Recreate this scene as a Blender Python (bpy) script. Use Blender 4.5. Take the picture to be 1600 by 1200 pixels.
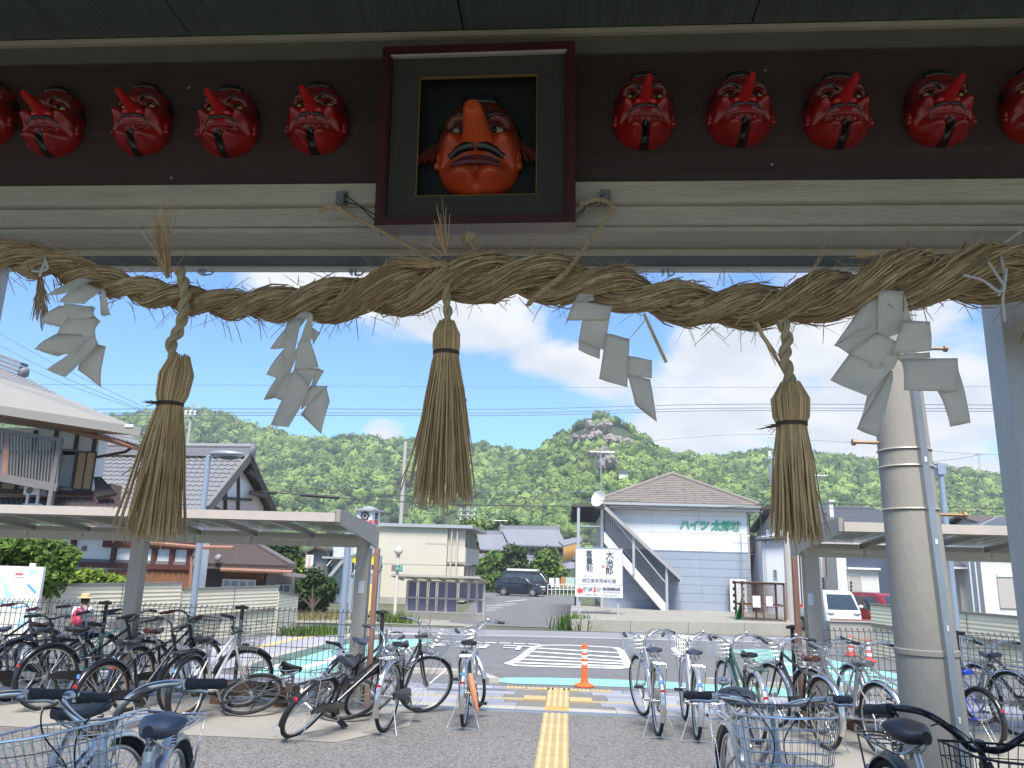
import bpy, bmesh, math, random
import numpy as np
from mathutils import Vector, Matrix, Euler, noise as mnoise
random.seed(7); np.random.seed(7)
PI = math.pi
R_ = math.radians
for o in list(bpy.data.objects):
    bpy.data.objects.remove(o)
SC = bpy.context.scene
COL = SC.collection
# ------------------------------------------------------------------ camera
EYE = 1.65
FPX, YAW, PITCH, ROLL = 1205.0, 4.4, 13.3, 1.7
cd = bpy.data.cameras.new('camera'); cam = bpy.data.objects.new('camera', cd); COL.objects.link(cam)
cd.sensor_fit = 'HORIZONTAL'; cd.sensor_width = 36.0; cd.lens = 36.0 * FPX / 1600.0
cd.clip_start = 0.05; cd.clip_end = 6000.0
CAMROT = Matrix.Rotation(R_(YAW), 3, 'Z') @ Matrix.Rotation(R_(90 + PITCH), 3, 'X') @ Matrix.Rotation(R_(ROLL), 3, 'Z')
cam.matrix_world = Matrix.Translation((0, 0, EYE)) @ CAMROT.to_4x4()
SC.camera = cam
# ------------------------------------------------------------------ world, sun, exposure
SUN_EL, SUN_ROT = 58.0, 176.0          # sun stands high behind the station, thin cloud in front of it
w = bpy.data.worlds.new('World'); SC.world = w; w.use_nodes = True
nt = w.node_tree; nt.nodes.clear()
def wn(t, **k):
    n = nt.nodes.new(t)
    for a, b in k.items(): setattr(n, a, b)
    return n
wl = nt.links.new
out = wn('ShaderNodeOutputWorld'); bg = wn('ShaderNodeBackground'); bg.inputs['Strength'].default_value = 0.08
sky = wn('ShaderNodeTexSky', sky_type='NISHITA', sun_disc=False)
sky.sun_elevation = R_(SUN_EL); sky.sun_rotation = R_(SUN_ROT)
sky.altitude = 100; sky.air_density = 1.1; sky.dust_density = 0.25; sky.ozone_density = 4.0
tc = wn('ShaderNodeTexCoord')
nrm = wn('ShaderNodeVectorMath', operation='NORMALIZE'); wl(tc.outputs['Generated'], nrm.inputs[0])
sep = wn('ShaderNodeSeparateXYZ'); wl(nrm.outputs[0], sep.inputs[0])
addz = wn('ShaderNodeMath', operation='ADD'); addz.inputs[1].default_value = 0.22; wl(sep.outputs['Z'], addz.inputs[0])
mxz = wn('ShaderNodeMath', operation='MAXIMUM'); mxz.inputs[1].default_value = 0.05; wl(addz.outputs[0], mxz.inputs[0])
comb = wn('ShaderNodeCombineXYZ')
for i, ax in enumerate('XY'):
    dv = wn('ShaderNodeMath', operation='DIVIDE'); wl(sep.outputs[ax], dv.inputs[0]); wl(mxz.outputs[0], dv.inputs[1]); wl(dv.outputs[0], comb.inputs[i])
n1 = wn('ShaderNodeTexNoise'); n1.inputs['Scale'].default_value = 2.3; n1.inputs['Detail'].default_value = 9; n1.inputs['Roughness'].default_value = 0.56
n1.inputs['Distortion'].default_value = 0.25; wl(comb.outputs[0], n1.inputs['Vector'])
def pix(px, py):
    return (CAMROT @ Vector(((px - 800) / FPX, -(py - 600) / FPX, -1.0)))
cover = n1.outputs[0]
# cumulus banks and blue gaps: (pixel direction, angular radius, amount)
for px, py, rad, amt in [(1240, 600, .17, .15), (1080, 620, .10, .11), (1480, 660, .16, .14), (800, 535, .05, .13), (720, 515, .05, .12), (870, 560, .05, .13),
                         (940, 590, .05, .10), (590, 672, .03, .16), (640, 430, .14, .22), (430, 440, .10, .17), (560, 520, .07, .05),
                         (150, 560, .24, -.35), (380, 580, .12, -.25), (560, 595, .08, -.18), (760, 640, .09, -.22), (930, 480, .05, -.22),
                         (1380, 560, .04, -.05), (1010, 540, .035, -.12), (1550, 560, .05, -.05), (640, 600, .06, -.15)]:
    d = pix(px, py).normalized()
    sub = wn('ShaderNodeVectorMath', operation='DISTANCE'); sub.inputs[1].default_value = d; wl(nrm.outputs[0], sub.inputs[0])
    mr = wn('ShaderNodeMapRange', interpolation_type='SMOOTHSTEP'); mr.inputs['From Min'].default_value = rad * 1.5; mr.inputs['From Max'].default_value = 0.0
    mr.inputs['To Min'].default_value = 0.0; mr.inputs['To Max'].default_value = amt; wl(sub.outputs['Value'], mr.inputs['Value'])
    ad = wn('ShaderNodeMath', operation='ADD'); wl(cover, ad.inputs[0]); wl(mr.outputs[0], ad.inputs[1]); cover = ad.outputs[0]
mask = wn('ShaderNodeMapRange', interpolation_type='SMOOTHSTEP'); mask.inputs['From Min'].default_value = 0.455; mask.inputs['From Max'].default_value = 0.64
wl(cover, mask.inputs['Value'])
n2 = wn('ShaderNodeTexNoise'); n2.inputs['Scale'].default_value = 4.0; n2.inputs['Detail'].default_value = 7; wl(comb.outputs[0], n2.inputs['Vector'])
ramp = wn('ShaderNodeMix', data_type='RGBA'); _mr = wn('ShaderNodeMapRange'); _mr.inputs['From Min'].default_value = .36; _mr.inputs['From Max'].default_value = .60; wl(n2.outputs[0], _mr.inputs['Value']); wl(_mr.outputs[0], ramp.inputs['Factor'])
ramp.inputs['A'].default_value = (3.5, 3.75, 4.1, 1); ramp.inputs['B'].default_value = (4.5, 4.55, 4.65, 1)
tint = wn('ShaderNodeMix', data_type='RGBA', blend_type='MULTIPLY'); tint.inputs['Factor'].default_value = 1.0
tint.inputs['B'].default_value = (0.60, 0.86, 1.14, 1); wl(sky.outputs[0], tint.inputs['A'])
mx = wn('ShaderNodeMix', data_type='RGBA'); wl(mask.outputs[0], mx.inputs['Factor']); wl(tint.outputs['Result'], mx.inputs['A']); wl(ramp.outputs['Result'], mx.inputs['B'])
wl(mx.outputs['Result'], bg.inputs['Color']); wl(bg.outputs[0], out.inputs['Surface'])
sd = bpy.data.lights.new('sun', 'SUN'); sd.energy = 2.9; sd.angle = R_(25); sd.color = (1.0, 0.95, 0.88)
sun = bpy.data.objects.new('sun', sd); COL.objects.link(sun)
_a = R_(SUN_ROT); _e = R_(SUN_EL)
SUNDIR = Vector((math.sin(_a) * math.cos(_e), math.cos(_a) * math.cos(_e), math.sin(_e)))
sun.rotation_euler = SUNDIR.to_track_quat('Z', 'Y').to_euler()
SC.view_settings.view_transform = 'Standard'; SC.view_settings.look = 'None'
SC.view_settings.exposure = 1.45; SC.view_settings.gamma = 1.0
try: SC.view_settings.use_curve_mapping = False
except Exception: pass
SC.render.engine = 'CYCLES'
SC.cycles.max_bounces = 8; SC.cycles.diffuse_bounces = 5; SC.cycles.transparent_max_bounces = 16
SC.cycles.use_denoising = True

# ------------------------------------------------------------------ measuring helpers (world: X along the station front, Y outwards, Z up)
CAMV = Vector((0, 0, EYE))
def P(px, py, Y):
    d = pix(px, py); return CAMV + d * (Y / d.y)
def GZ(Y): return -0.03 * (min(max(Y, 11.6), 39.3) - 11.6)
def G(px, py, dz=0.0):
    d = pix(px, py); z = 0.0
    for _ in range(60):
        p = CAMV + d * ((z + dz - EYE) / d.z); z = .5 * z + .5 * GZ(p.y)
    p.z = GZ(p.y) + dz
    return p
# ------------------------------------------------------------------ materials
MATS = {}
def lin(c):
    return tuple(((x / 12.92) if x <= .04045 else ((x + .055) / 1.055) ** 2.4) for x in c)
def M(name, col, rough=.6, metal=0.0, var=.12, scale=6.0, bump=0.0, bscale=40.0, spec=.5, dirt=0.0, stretch=None, trans=0.0, island=0.0, coat=0.0, dark=(.05, .045, .035), obj=False):
    """Principled material; col is linear base colour. var: brightness wander by noise; dirt: dark stains; island: brightness change per loose piece."""
    if name in MATS: return MATS[name]
    m = bpy.data.materials.new(name); m.use_nodes = True; t = m.node_tree; b = t.nodes['Principled BSDF']; L = t.links.new
    def N(k, **a):
        n = t.nodes.new(k)
        for x, y in a.items(): setattr(n, x, y)
        return n
    b.inputs['Roughness'].default_value = rough; b.inputs['Metallic'].default_value = metal
    b.inputs['Specular IOR Level'].default_value = spec
    if coat: b.inputs['Coat Weight'].default_value = coat; b.inputs['Coat Roughness'].default_value = .08
    tcn = N('ShaderNodeTexCoord'); vec = tcn.outputs['Object']
    if stretch:
        mp = N('ShaderNodeMapping'); mp.inputs['Scale'].default_value = stretch; L(vec, mp.inputs['Vector']); vec = mp.outputs[0]
    c = None
    base = N('ShaderNodeRGB'); base.outputs[0].default_value = (*col, 1); c = base.outputs[0]
    if var:
        nz = N('ShaderNodeTexNoise'); nz.inputs['Scale'].default_value = scale; nz.inputs['Detail'].default_value = 6; nz.inputs['Roughness'].default_value = .62; L(vec, nz.inputs['Vector'])
        mr = N('ShaderNodeMapRange'); mr.inputs['From Min'].default_value = .25; mr.inputs['From Max'].default_value = .75
        mr.inputs['To Min'].default_value = 1 - var; mr.inputs['To Max'].default_value = 1 + var; L(nz.outputs[0], mr.inputs['Value'])
        mu = N('ShaderNodeVectorMath', operation='SCALE'); L(c, mu.inputs[0]); L(mr.outputs[0], mu.inputs['Scale']); c = mu.outputs[0]
    if island or obj:
        if island:
            gi = N('ShaderNodeNewGeometry'); src = gi.outputs['Random Per Island']; amt = island
        else:
            oi = N('ShaderNodeObjectInfo'); src = oi.outputs['Random']; amt = obj
        mr = N('ShaderNodeMapRange'); mr.inputs['To Min'].default_value = 1 - amt; mr.inputs['To Max'].default_value = 1 + amt; L(src, mr.inputs['Value'])
        mu = N('ShaderNodeVectorMath', operation='SCALE'); L(c, mu.inputs[0]); L(mr.outputs[0], mu.inputs['Scale']); c = mu.outputs[0]
        if island >= .3:
            f1 = N('ShaderNodeMath', operation='MULTIPLY'); f1.inputs[1].default_value = 17.3; L(src, f1.inputs[0]); f2 = N('ShaderNodeMath', operation='FRACT'); L(f1.outputs[0], f2.inputs[0]); f3 = N('ShaderNodeMath', operation='POWER'); f3.inputs[1].default_value = 2.2; L(f2.outputs[0], f3.inputs[0]); f4 = N('ShaderNodeMath', operation='MULTIPLY'); f4.inputs[1].default_value = .7; L(f3.outputs[0], f4.inputs[0])
            m9 = N('ShaderNodeMix', data_type='RGBA'); L(f4.outputs[0], m9.inputs['Factor']); L(c, m9.inputs['A']); m9.inputs['B'].default_value = (col[0] * .42, col[1] * .34, col[2] * .30, 1); c = m9.outputs['Result']
    if dirt:
        nd = N('ShaderNodeTexNoise'); nd.inputs['Scale'].default_value = scale * .7; nd.inputs['Detail'].default_value = 10; nd.inputs['Roughness'].default_value = .7; L(vec, nd.inputs['Vector'])
        md = N('ShaderNodeMapRange', interpolation_type='SMOOTHSTEP'); md.inputs['From Min'].default_value = .5; md.inputs['From Max'].default_value = .78; md.inputs['To Max'].default_value = dirt; L(nd.outputs[0], md.inputs['Value'])
        mm = N('ShaderNodeMix', data_type='RGBA'); L(md.outputs[0], mm.inputs['Factor']); L(c, mm.inputs['A']); mm.inputs['B'].default_value = (*dark, 1); c = mm.outputs['Result']
    L(c, b.inputs['Base Color'])
    if bump:
        nb = N('ShaderNodeTexNoise'); nb.inputs['Scale'].default_value = bscale; nb.inputs['Detail'].default_value = 5; L(vec, nb.inputs['Vector'])
        bp = N('ShaderNodeBump'); bp.inputs['Strength'].default_value = bump; bp.inputs['Distance'].default_value = .02; L(nb.outputs[0], bp.inputs['Height']); L(bp.outputs[0], b.inputs['Normal'])
    if trans:
        tr = N('ShaderNodeBsdfTranslucent'); L(c, tr.inputs['Color']); mxs = N('ShaderNodeMixShader'); mxs.inputs[0].default_value = trans
        L(b.outputs[0], mxs.inputs[1]); L(tr.outputs[0], mxs.inputs[2]); L(mxs.outputs[0], t.nodes['Material Output'].inputs['Surface'])
    MATS[name] = m
    return m
# ------------------------------------------------------------------ mesh collector
class MB:
    def __init__(s): s.v = []; s.f = []
    def add(s, vs, fs):
        o = len(s.v); s.v.extend([tuple(x) for x in vs]); s.f.extend([tuple(i + o for i in q) for q in fs]); return s
    def box(s, a, b, mat=None):
        (x0, y0, z0), (x1, y1, z1) = a, b
        vs = [(x0, y0, z0), (x1, y0, z0), (x1, y1, z0), (x0, y1, z0), (x0, y0, z1), (x1, y0, z1), (x1, y1, z1), (x0, y1, z1)]
        if mat is not None: vs = [tuple(mat @ Vector(v)) for v in vs]
        return s.add(vs, [(0, 3, 2, 1), (4, 5, 6, 7), (0, 1, 5, 4), (1, 2, 6, 5), (2, 3, 7, 6), (3, 0, 4, 7)])
    def cbox(s, c, size, mat=None):
        c = Vector(c); h = Vector(size) / 2; return s.box(c - h, c + h, mat)
    def bar(s, a, b, w, h, up=(0, 0, 1)):
        """box beam from a to b, w across, h along up"""
        a, b = Vector(a), Vector(b); d = (b - a); l = d.length; d.normalize(); u = Vector(up); x = d.cross(u)
        if x.length < 1e-5: x = d.cross(Vector((1, 0, 0)))
        x.normalize(); u = x.cross(d).normalized()
        vs = []
        for p in (a, b):
            for sx, sz in ((-1, -1), (1, -1), (1, 1), (-1, 1)): vs.append(p + x * (sx * w / 2) + u * (sz * h / 2))
        return s.add(vs, [(0, 1, 2, 3), (7, 6, 5, 4), (0, 4, 5, 1), (1, 5, 6, 2), (2, 6, 7, 3), (3, 7, 4, 0)])
    def tube(s, pts, r, n=6, cap=True, closed=False):
        pts = [Vector(p) for p in pts]; k = len(pts)
        rs = r if hasattr(r, '__len__') else [r] * k
        o = len(s.v); ref = None
        for i, p in enumerate(pts):
            if closed: d = pts[(i + 1) % k] - pts[i - 1]
            else: d = pts[min(i + 1, k - 1)] - pts[max(i - 1, 0)]
            if d.length < 1e-9: d = Vector((0, 0, 1))
            d.normalize()
            if ref is None: ref = d.orthogonal().normalized()
            ref = (ref - d * ref.dot(d))
            ref = ref.normalized() if ref.length > 1e-6 else d.orthogonal().normalized()
            bi = d.cross(ref)
            for j in range(n):
                a = 2 * PI * j / n; s.v.append(tuple(p + (ref * math.cos(a) + bi * math.sin(a)) * rs[i]))
        m = k if closed else k - 1
        for i in range(m):
            for j in range(n):
                a = o + i * n + j; b = o + i * n + (j + 1) % n; i2 = (i + 1) % k
                s.f.append((a, b, o + i2 * n + (j + 1) % n, o + i2 * n + j))
        if cap and not closed:
            s.f.append(tuple(o + j for j in reversed(range(n)))); s.f.append(tuple(o + (k - 1) * n + j for j in range(n)))
        return s
    def cyl(s, a, b, r, n=12, r2=None): return s.tube([a, b], [r, r if r2 is None else r2], n)
    def ring(s, c, R, r, axis='Y', n=32, m=6, a0=0, a1=2 * PI):
        c = Vector(c); full = abs(a1 - a0 - 2 * PI) < 1e-6; pts = []
        for i in range(n if full else n + 1):
            t = a0 + (a1 - a0) * i / n; u, v_ = math.cos(t) * R, math.sin(t) * R
            pts.append(c + (Vector((u, 0, v_)) if axis == 'Y' else Vector((u, v_, 0)) if axis == 'Z' else Vector((0, u, v_))))
        return s.tube(pts, r, m, closed=full)
    def lathe(s, prof, c=(0, 0, 0), n=16, mat=None):
        o = len(s.v); c = Vector(c)
        for r, z in prof:
            for j in range(n):
                a = 2 * PI * j / n; p = Vector((r * math.cos(a), r * math.sin(a), z))
                s.v.append(tuple((mat @ p if mat is not None else p) + c))
        for i in range(len(prof) - 1):
            for j in range(n):
                s.f.append((o + i * n + j, o + i * n + (j + 1) % n, o + (i + 1) * n + (j + 1) % n, o + (i + 1) * n + j))
        s.f.append(tuple(o + j for j in reversed(range(n)))); s.f.append(tuple(o + (len(prof) - 1) * n + j for j in range(n)))
        return s
    def prism(s, poly, d):
        """closed polygon (3d points) pushed along vector d"""
        n = len(poly); d = Vector(d); poly = [Vector(p) for p in poly]
        nrm_ = sum(((poly[i] - poly[0]).cross(poly[(i + 1) % n] - poly[0]) for i in range(1, n - 1)), Vector())
        if nrm_.dot(d) > 0: poly = poly[::-1]
        vs = poly + [p + d for p in poly]
        fs = [tuple(range(n)), tuple(reversed(range(n, 2 * n)))] + [(i, i + n, (i + 1) % n + n, (i + 1) % n) for i in range(n)]
        return s.add(vs, fs)
    def blob(s, c, size, sub=2, amp=.0, freq=2.0, seed=0, flat=None):
        bm = bmesh.new(); bmesh.ops.create_icosphere(bm, subdivisions=sub, radius=1)
        vs = []
        for v in bm.verts:
            p = v.co.copy()
            if amp: p *= 1 + amp * mnoise.noise(p * freq + Vector((seed * 7.1, seed * 3.3, seed)))
            p = Vector((p.x * size[0], p.y * size[1], p.z * size[2]))
            if flat is not None and p.z < flat: p.z = flat
            vs.append(p + Vector(c))
        s.add(vs, [tuple(v.index for v in f.verts) for f in bm.faces]); bm.free(); return s
    def xf(s, mat):
        s.v = [tuple(mat @ Vector(v)) for v in s.v]; return s
    def mesh(s, name, mat=None, smooth=35):
        me = bpy.data.meshes.new(name); me.from_pydata(s.v, [], s.f); me.update()
        if mat: me.materials.append(mat)
        if smooth:
            me.polygons.foreach_set('use_smooth', [True] * len(me.polygons))
            me.set_sharp_from_angle(angle=R_(smooth))
        return me
    def build(s, name, mat, parent=None, smooth=35, **k):
        return link(name, s.mesh(name, mat, smooth), parent, **k)
def link(name, me, parent=None, label=None, cat=None, group=None, kind=None, loc=None, mw=None):
    o = bpy.data.objects.new(name, me); COL.objects.link(o)
    if parent is not None:
        o.parent = parent; o.matrix_parent_inverse = Matrix.Identity(4)
        if parent.get('_w') is None and mw is None and loc is None:
            # geometry is written in world space unless the parent is a local frame
            if not parent.get('_l'): o.matrix_parent_inverse = parent.matrix_basis.inverted()
    if loc is not None: o.location = loc
    if mw is not None: o.matrix_basis = mw
    tag(o, label, cat, group, kind); return o
def tag(o, label=None, cat=None, group=None, kind=None):
    if label: o['label'] = label
    if cat: o['category'] = cat
    if group: o['group'] = group
    if kind: o['kind'] = kind
    return o
def thing(name, label, cat, loc=(0, 0, 0), group=None, rz=0.0, local=False, rot=None):
    """an Empty at the thing's base; its parts are written in world space, or in its own frame when local"""
    o = bpy.data.objects.new(name, None); COL.objects.link(o); o.empty_display_size = .2
    o.matrix_basis = Matrix.Translation(Vector(loc)) @ ((rot.to_4x4() if rot is not None else Matrix.Rotation(rz, 4, 'Z')))
    if local: o['_l'] = 1
    return tag(o, label, cat, group)
def copy_tree(o, parent=None):
    c = o.copy(); COL.objects.link(c); c.parent = parent
    for ch in list(o.children): copy_tree(ch, c)
    return c
def quad_sheet(name, pts, mat, dz=0.0, kind='structure', sub=1, label=None, parent=None):
    mb = MB(); mb.add([Vector(p) + Vector((0, 0, dz)) for p in pts], [tuple(range(len(pts)))])
    return mb.build(name, mat, parent, smooth=0, kind=kind)
# text as real flat lettering
def text_mesh(body, size, mat, extr=.002, bold=0.0, align='CENTER', shear=0.0, spacing=1.0):
    cu = bpy.data.curves.new('lettering', 'FONT'); cu.body = body; cu.size = size; cu.extrude = extr; cu.offset = bold; cu.align_x = align; cu.align_y = 'CENTER'
    cu.shear = shear; cu.space_character = spacing; cu.resolution_u = 2
    o = bpy.data.objects.new('lettering', cu); COL.objects.link(o)
    dg = bpy.context.evaluated_depsgraph_get(); dg.update()
    me = bpy.data.meshes.new_from_object(o.evaluated_get(dg)); bpy.data.objects.remove(o); bpy.data.curves.remove(cu)
    me.name = 'lettering'; me.materials.clear(); me.materials.append(mat); return me
def text(name, body, size, mat, o, xdir, up, parent=None, extr=.002, sx=1.0, kind=None, **k):
    """lettering centred at o, running along xdir, up direction up (world space)"""
    x = Vector(xdir).normalized(); u = Vector(up).normalized(); n = x.cross(u).normalized(); u = n.cross(x)
    me = text_mesh(body, size, mat, extr, **k)
    m4 = Matrix(((x.x * sx, u.x, n.x, o[0]), (x.y * sx, u.y, n.y, o[1]), (x.z * sx, u.z, n.z, o[2]), (0, 0, 0, 1)))
    me.transform(m4)
    return link(name, me, parent, kind=kind)
# ================================================================== GROUND
def asphalt(name, col, spk=.5):
    m = M(name, col, rough=.9, var=.10, scale=.9, bump=.35, bscale=160, dirt=.22, dark=(col[0] * .55,) * 3, spec=.3)
    t = m.node_tree; b = t.nodes['Principled BSDF']; src = b.inputs['Base Color'].links[0].from_socket
    tcn = t.nodes.new('ShaderNodeTexCoord'); v = t.nodes.new('ShaderNodeTexVoronoi'); v.inputs['Scale'].default_value = 70
    t.links.new(tcn.outputs['Object'], v.inputs['Vector'])
    mr = t.nodes.new('ShaderNodeMapRange'); mr.inputs['To Min'].default_value = 1 - spk; mr.inputs['To Max'].default_value = 1 + spk
    sp = t.nodes.new('ShaderNodeSeparateColor'); t.links.new(v.outputs['Color'], sp.inputs[0]); t.links.new(sp.outputs[0], mr.inputs['Value'])
    mu = t.nodes.new('ShaderNodeVectorMath'); mu.operation = 'SCALE'; t.links.new(src, mu.inputs[0]); t.links.new(mr.outputs[0], mu.inputs['Scale'])
    t.links.new(mu.outputs[0], b.inputs['Base Color']); return m
m_lot = asphalt('lot_asphalt', (.17, .165, .158), .5)
m_road = asphalt('road_asphalt', (.16, .16, .162), .35)
m_road2 = asphalt('main_road_asphalt', (.24, .24, .25), .3)
m_earth = M('field_earth', (.10, .11, .055), rough=.95, var=.3, scale=.4)
m_conc = M('pad_concrete', (.29, .275, .24), rough=.85, var=.12, scale=1.2, dirt=.35, dark=(.16, .15, .125), bump=.15, bscale=60)
m_kerb = M('kerb_concrete', (.38, .36, .31), rough=.85, var=.12, scale=3, dirt=.3, dark=(.18, .17, .14), obj=.1)
m_white = M('road_paint_white', (.72, .72, .70), rough=.7, var=.1, scale=8, dirt=.3, dark=(.3, .3, .3))
m_cyan = M('road_paint_cyan', (.225, .47, .415), rough=.8, var=.1, scale=1.5, dirt=.25, dark=(.14, .30, .27))
m_yel = M('tactile_yellow', (.52, .42, .22), rough=.75, var=.12, scale=5, dirt=.35, dark=(.36, .27, .13), obj=.06)
m_yelb = M('tactile_base', (.38, .29, .14), rough=.85, var=.15, scale=6, dirt=.5, dark=(.22, .17, .10), obj=.08)
m_grass = M('grass_green', (.10, .17, .035), rough=.9, var=.35, scale=5)
# base sheet reaching the horizon, following the fall of the street
mb = MB(); ys = [-60, 0, 11.6] + [11.6 + i * 2.77 for i in range(1, 11)] + [60, 120, 300, 545]
for i, y in enumerate(ys):
    for x in (-570, -60, 0, 60, 570): mb.v.append((x, y, GZ(y) - .03))
for i in range(len(ys) - 1):
    for j in range(4): mb.f.append((i * 5 + j, i * 5 + j + 1, i * 5 + j + 6, i * 5 + j + 5))
mb.build('ground', m_earth, kind='structure', smooth=0)
def strip(name, x0, x1, yy, mat, dz, kind='structure'):
    """sheet following the slope between y values"""
    mb = MB(); ys = sorted(set([yy[0], yy[1]] + [y for y in (11.6, 39.3) if yy[0] < y < yy[1]]))
    for y in ys: mb.v += [(x0, y, GZ(y) + dz), (x1, y, GZ(y) + dz)]
    for i in range(len(ys) - 1): mb.f.append((2 * i, 2 * i + 1, 2 * i + 3, 2 * i + 2))
    return mb.build(name, mat, kind=kind, smooth=0)
strip('station_lot', -14, 14, (-6, 9.62), m_lot, 0.0)
strip('plaza_road', -16, 16, (11.5, 27.5), m_road, -.012)
def gpoly(name, pts, mat, dz, raw=False, parent=None):
    q = []
    for i in range(len(pts)):
        a = Vector(pts[i]) if raw else G(*pts[i], dz); b = Vector(pts[(i + 1) % len(pts)]) if raw else G(*pts[(i + 1) % len(pts)], dz)
        n = max(1, int((b - a).length / 1.5))
        for k in range(n):
            p = a.lerp(b, k / n); p.z = GZ(p.y) + dz; q.append(p)
    bm = bmesh.new(); vs = [bm.verts.new(p) for p in q]; f = bm.faces.new(vs); bm.normal_update()
    if f.normal.z < 0: f.normal_flip()
    bmesh.ops.triangulate(bm, faces=[f]); me = bpy.data.meshes.new(name); bm.to_mesh(me); bm.free(); me.materials.append(mat)
    return link(name, me, parent, kind='structure')
# main street across the view, seen beyond the plaza
def XY(p): return Vector((p.x, p.y, 0))
ra, rb = G(600, 978), G(1235, 994)
rdir = (XY(rb) - XY(ra)).normalized(); rnor = Vector((-rdir.y, rdir.x, 0))
a0, a1 = XY(ra) - rdir * 45, XY(rb) + rdir * 45
def ribbon(name, p, q, o0, o1, mat, dz):
    return gpoly(name, [p + rnor * o0, q + rnor * o0, q + rnor * o1, p + rnor * o1], mat, dz, raw=True)
ribbon('main_road', a0, a1, -4.6, -.5, m_road2, -.006)
ribbon('road_gutter', a0, a1, -.5, .0, asphalt('gutter_asphalt', (.075, .075, .078), .2), -.004)
ribbon('road_edge_line', a0, a1, -4.2, -4.05, m_white, .0)
# cyan cycle lane bands, white island hatching, stop lettering
gpoly('cyan_band', [(762, 1063), (790, 1058.5), (850, 1058.5), (950, 1061), (1060, 1066), (1200, 1074), (1330, 1083), (1330, 1096), (1200, 1086), (1060, 1076.5), (930, 1072), (800, 1068)], m_cyan, -.006)
gpoly('cyan_lane', [(395, 1046), (450, 1030), (505, 1014), (548, 1003), (597, 999), (676, 998.5), (676, 1003), (640, 1012), (610, 1020), (585, 1030), (560, 1040), (520, 1062), (395, 1062)], m_cyan, -.006)
gpoly('cyan_lane', [(1140, 1015), (1190, 1014), (1225, 1016), (1270, 1024), (1340, 1040), (1420, 1056), (1420, 1078), (1330, 1074), (1240, 1058), (1205, 1042), (1175, 1030)], m_cyan, -.006)
for q in ([(430, 1051), (505, 1032), (530, 1022), (540, 1024), (512, 1036), (440, 1055)], [(410, 1044), (440, 1036), (450, 1037), (420, 1047)],
          [(1195, 1036), (1260, 1037), (1262, 1039), (1198, 1039)], [(1220, 1052), (1300, 1056), (1300, 1058), (1224, 1055)], [(1260, 1045), (1330, 1051), (1330, 1053), (1262, 1047)],
          [(1047, 1012), (1056, 1011), (1062, 1020), (1066, 1020), (1062, 1027), (1050, 1022), (1055, 1021)]):
    gpoly('lane_marking', q, m_white, -.002)
def gline(name, pts, wpx, mat=m_white, dz=-.002, closed=False):
    """painted line through ground points, given width in metres"""
    ps = [G(x, y, dz) for x, y in pts]; n = len(ps); mb = MB(); o = []
    for i in range(n):
        a = ps[i - 1] if (i or closed) else ps[i]; b = ps[(i + 1) % n] if (i < n - 1 or closed) else ps[i]
        d = (b - a).normalized(); s = Vector((-d.y, d.x, 0)) * wpx / 2
        mb.v += [tuple(ps[i] + s), tuple(ps[i] - s)]
    for i in range(n if closed else n - 1):
        j = (i + 1) % n; mb.f.append((2 * i, 2 * i + 1, 2 * j + 1, 2 * j))
    return mb.build(name, mat, kind='structure', smooth=0)
gline('island_outline', [(794, 1036.5), (806, 1032), (818, 1024.5), (828, 1016), (836, 1010.5), (848, 1008), (890, 1008), (940, 1010.5), (962, 1012), (970, 1016), (975, 1026), (983, 1042), (965, 1044), (920, 1042.6), (850, 1041), (806, 1039.5)], .17, closed=True)
for q in ([(840, 1012.5), (967, 1020)], [(833, 1018), (970, 1027)], [(826, 1024.5), (974, 1033)], [(816, 1030), (977, 1037)], [(806, 1035), (980, 1041.5)]):
    gline('island_stripe', q, .20)
for i in range(7): gline('dashed_line', [(690 + i * 22.5, 1001.4 + i * .75), (708 + i * 22.5, 1002 + i * .75)], .16)
for q in ([(560, 991), (680, 990.5)], [(440, 985), (560, 989)]): gline('road_line', q, .16)
ctr = G(740, 1009.5, 0); sl = (G(740, 1004, 0) - G(740, 1015, 0)).normalized(); xl = Vector((-1, .0, 0))
text('road_lettering', '止まれ', 1.55, m_white, tuple(ctr + Vector((.05, 0, .012))), (-1, 0, 0), tuple(-sl), extr=.001, sx=.62, bold=.025, spacing=1.25, kind='structure')
# concrete pads below the cycle shelters
gpoly('concrete_pad', [Vector((-12, 7.68, 0)), Vector((-2.13, 7.66, 0)), Vector((-1.62, 8.55, 0)), Vector((-1.75, 9.6, 0)), Vector((-12, 9.6, 0))], m_conc, .004, raw=True)
gpoly('concrete_pad', [Vector((2.35, 9.6, 0)), Vector((1.9, 8.55, 0)), Vector((2.62, 6.9, 0)), Vector((12, 6.6, 0)), Vector((12, 9.6, 0))], m_conc, .004, raw=True)
# drain grating along the lot edge: a sunken channel under bars
m_steel = M('galvanised_steel', (.36, .42, .50), rough=.45, metal=.55, var=.12, scale=12)
m_dark = M('dark_gap', (.02, .02, .02), rough=.9, var=0)
gt = thing('drain_grating', 'blue grey steel drain grating running along the edge of the asphalt lot', 'drain grating', (0, 9.68, 0))
mb = MB(); mb.box((-9, 9.62, -.05), (9, 9.635, .008)); mb.box((-9, 9.745, -.05), (9, 9.76, .008)); mb.build('grating_frame', m_steel, gt, smooth=0)
mb = MB(); mb.box((-9, 9.635, -.06), (9, 9.745, -.03)); mb.build('channel', m_dark, gt, smooth=0)
mb = MB()
for i in range(720): mb.box((-9 + i * .025, 9.636, -.02), (-9 + i * .025 + .009, 9.744, .006))
mb.build('grating_bars', m_steel, gt, smooth=0, kind='stuff')
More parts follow.
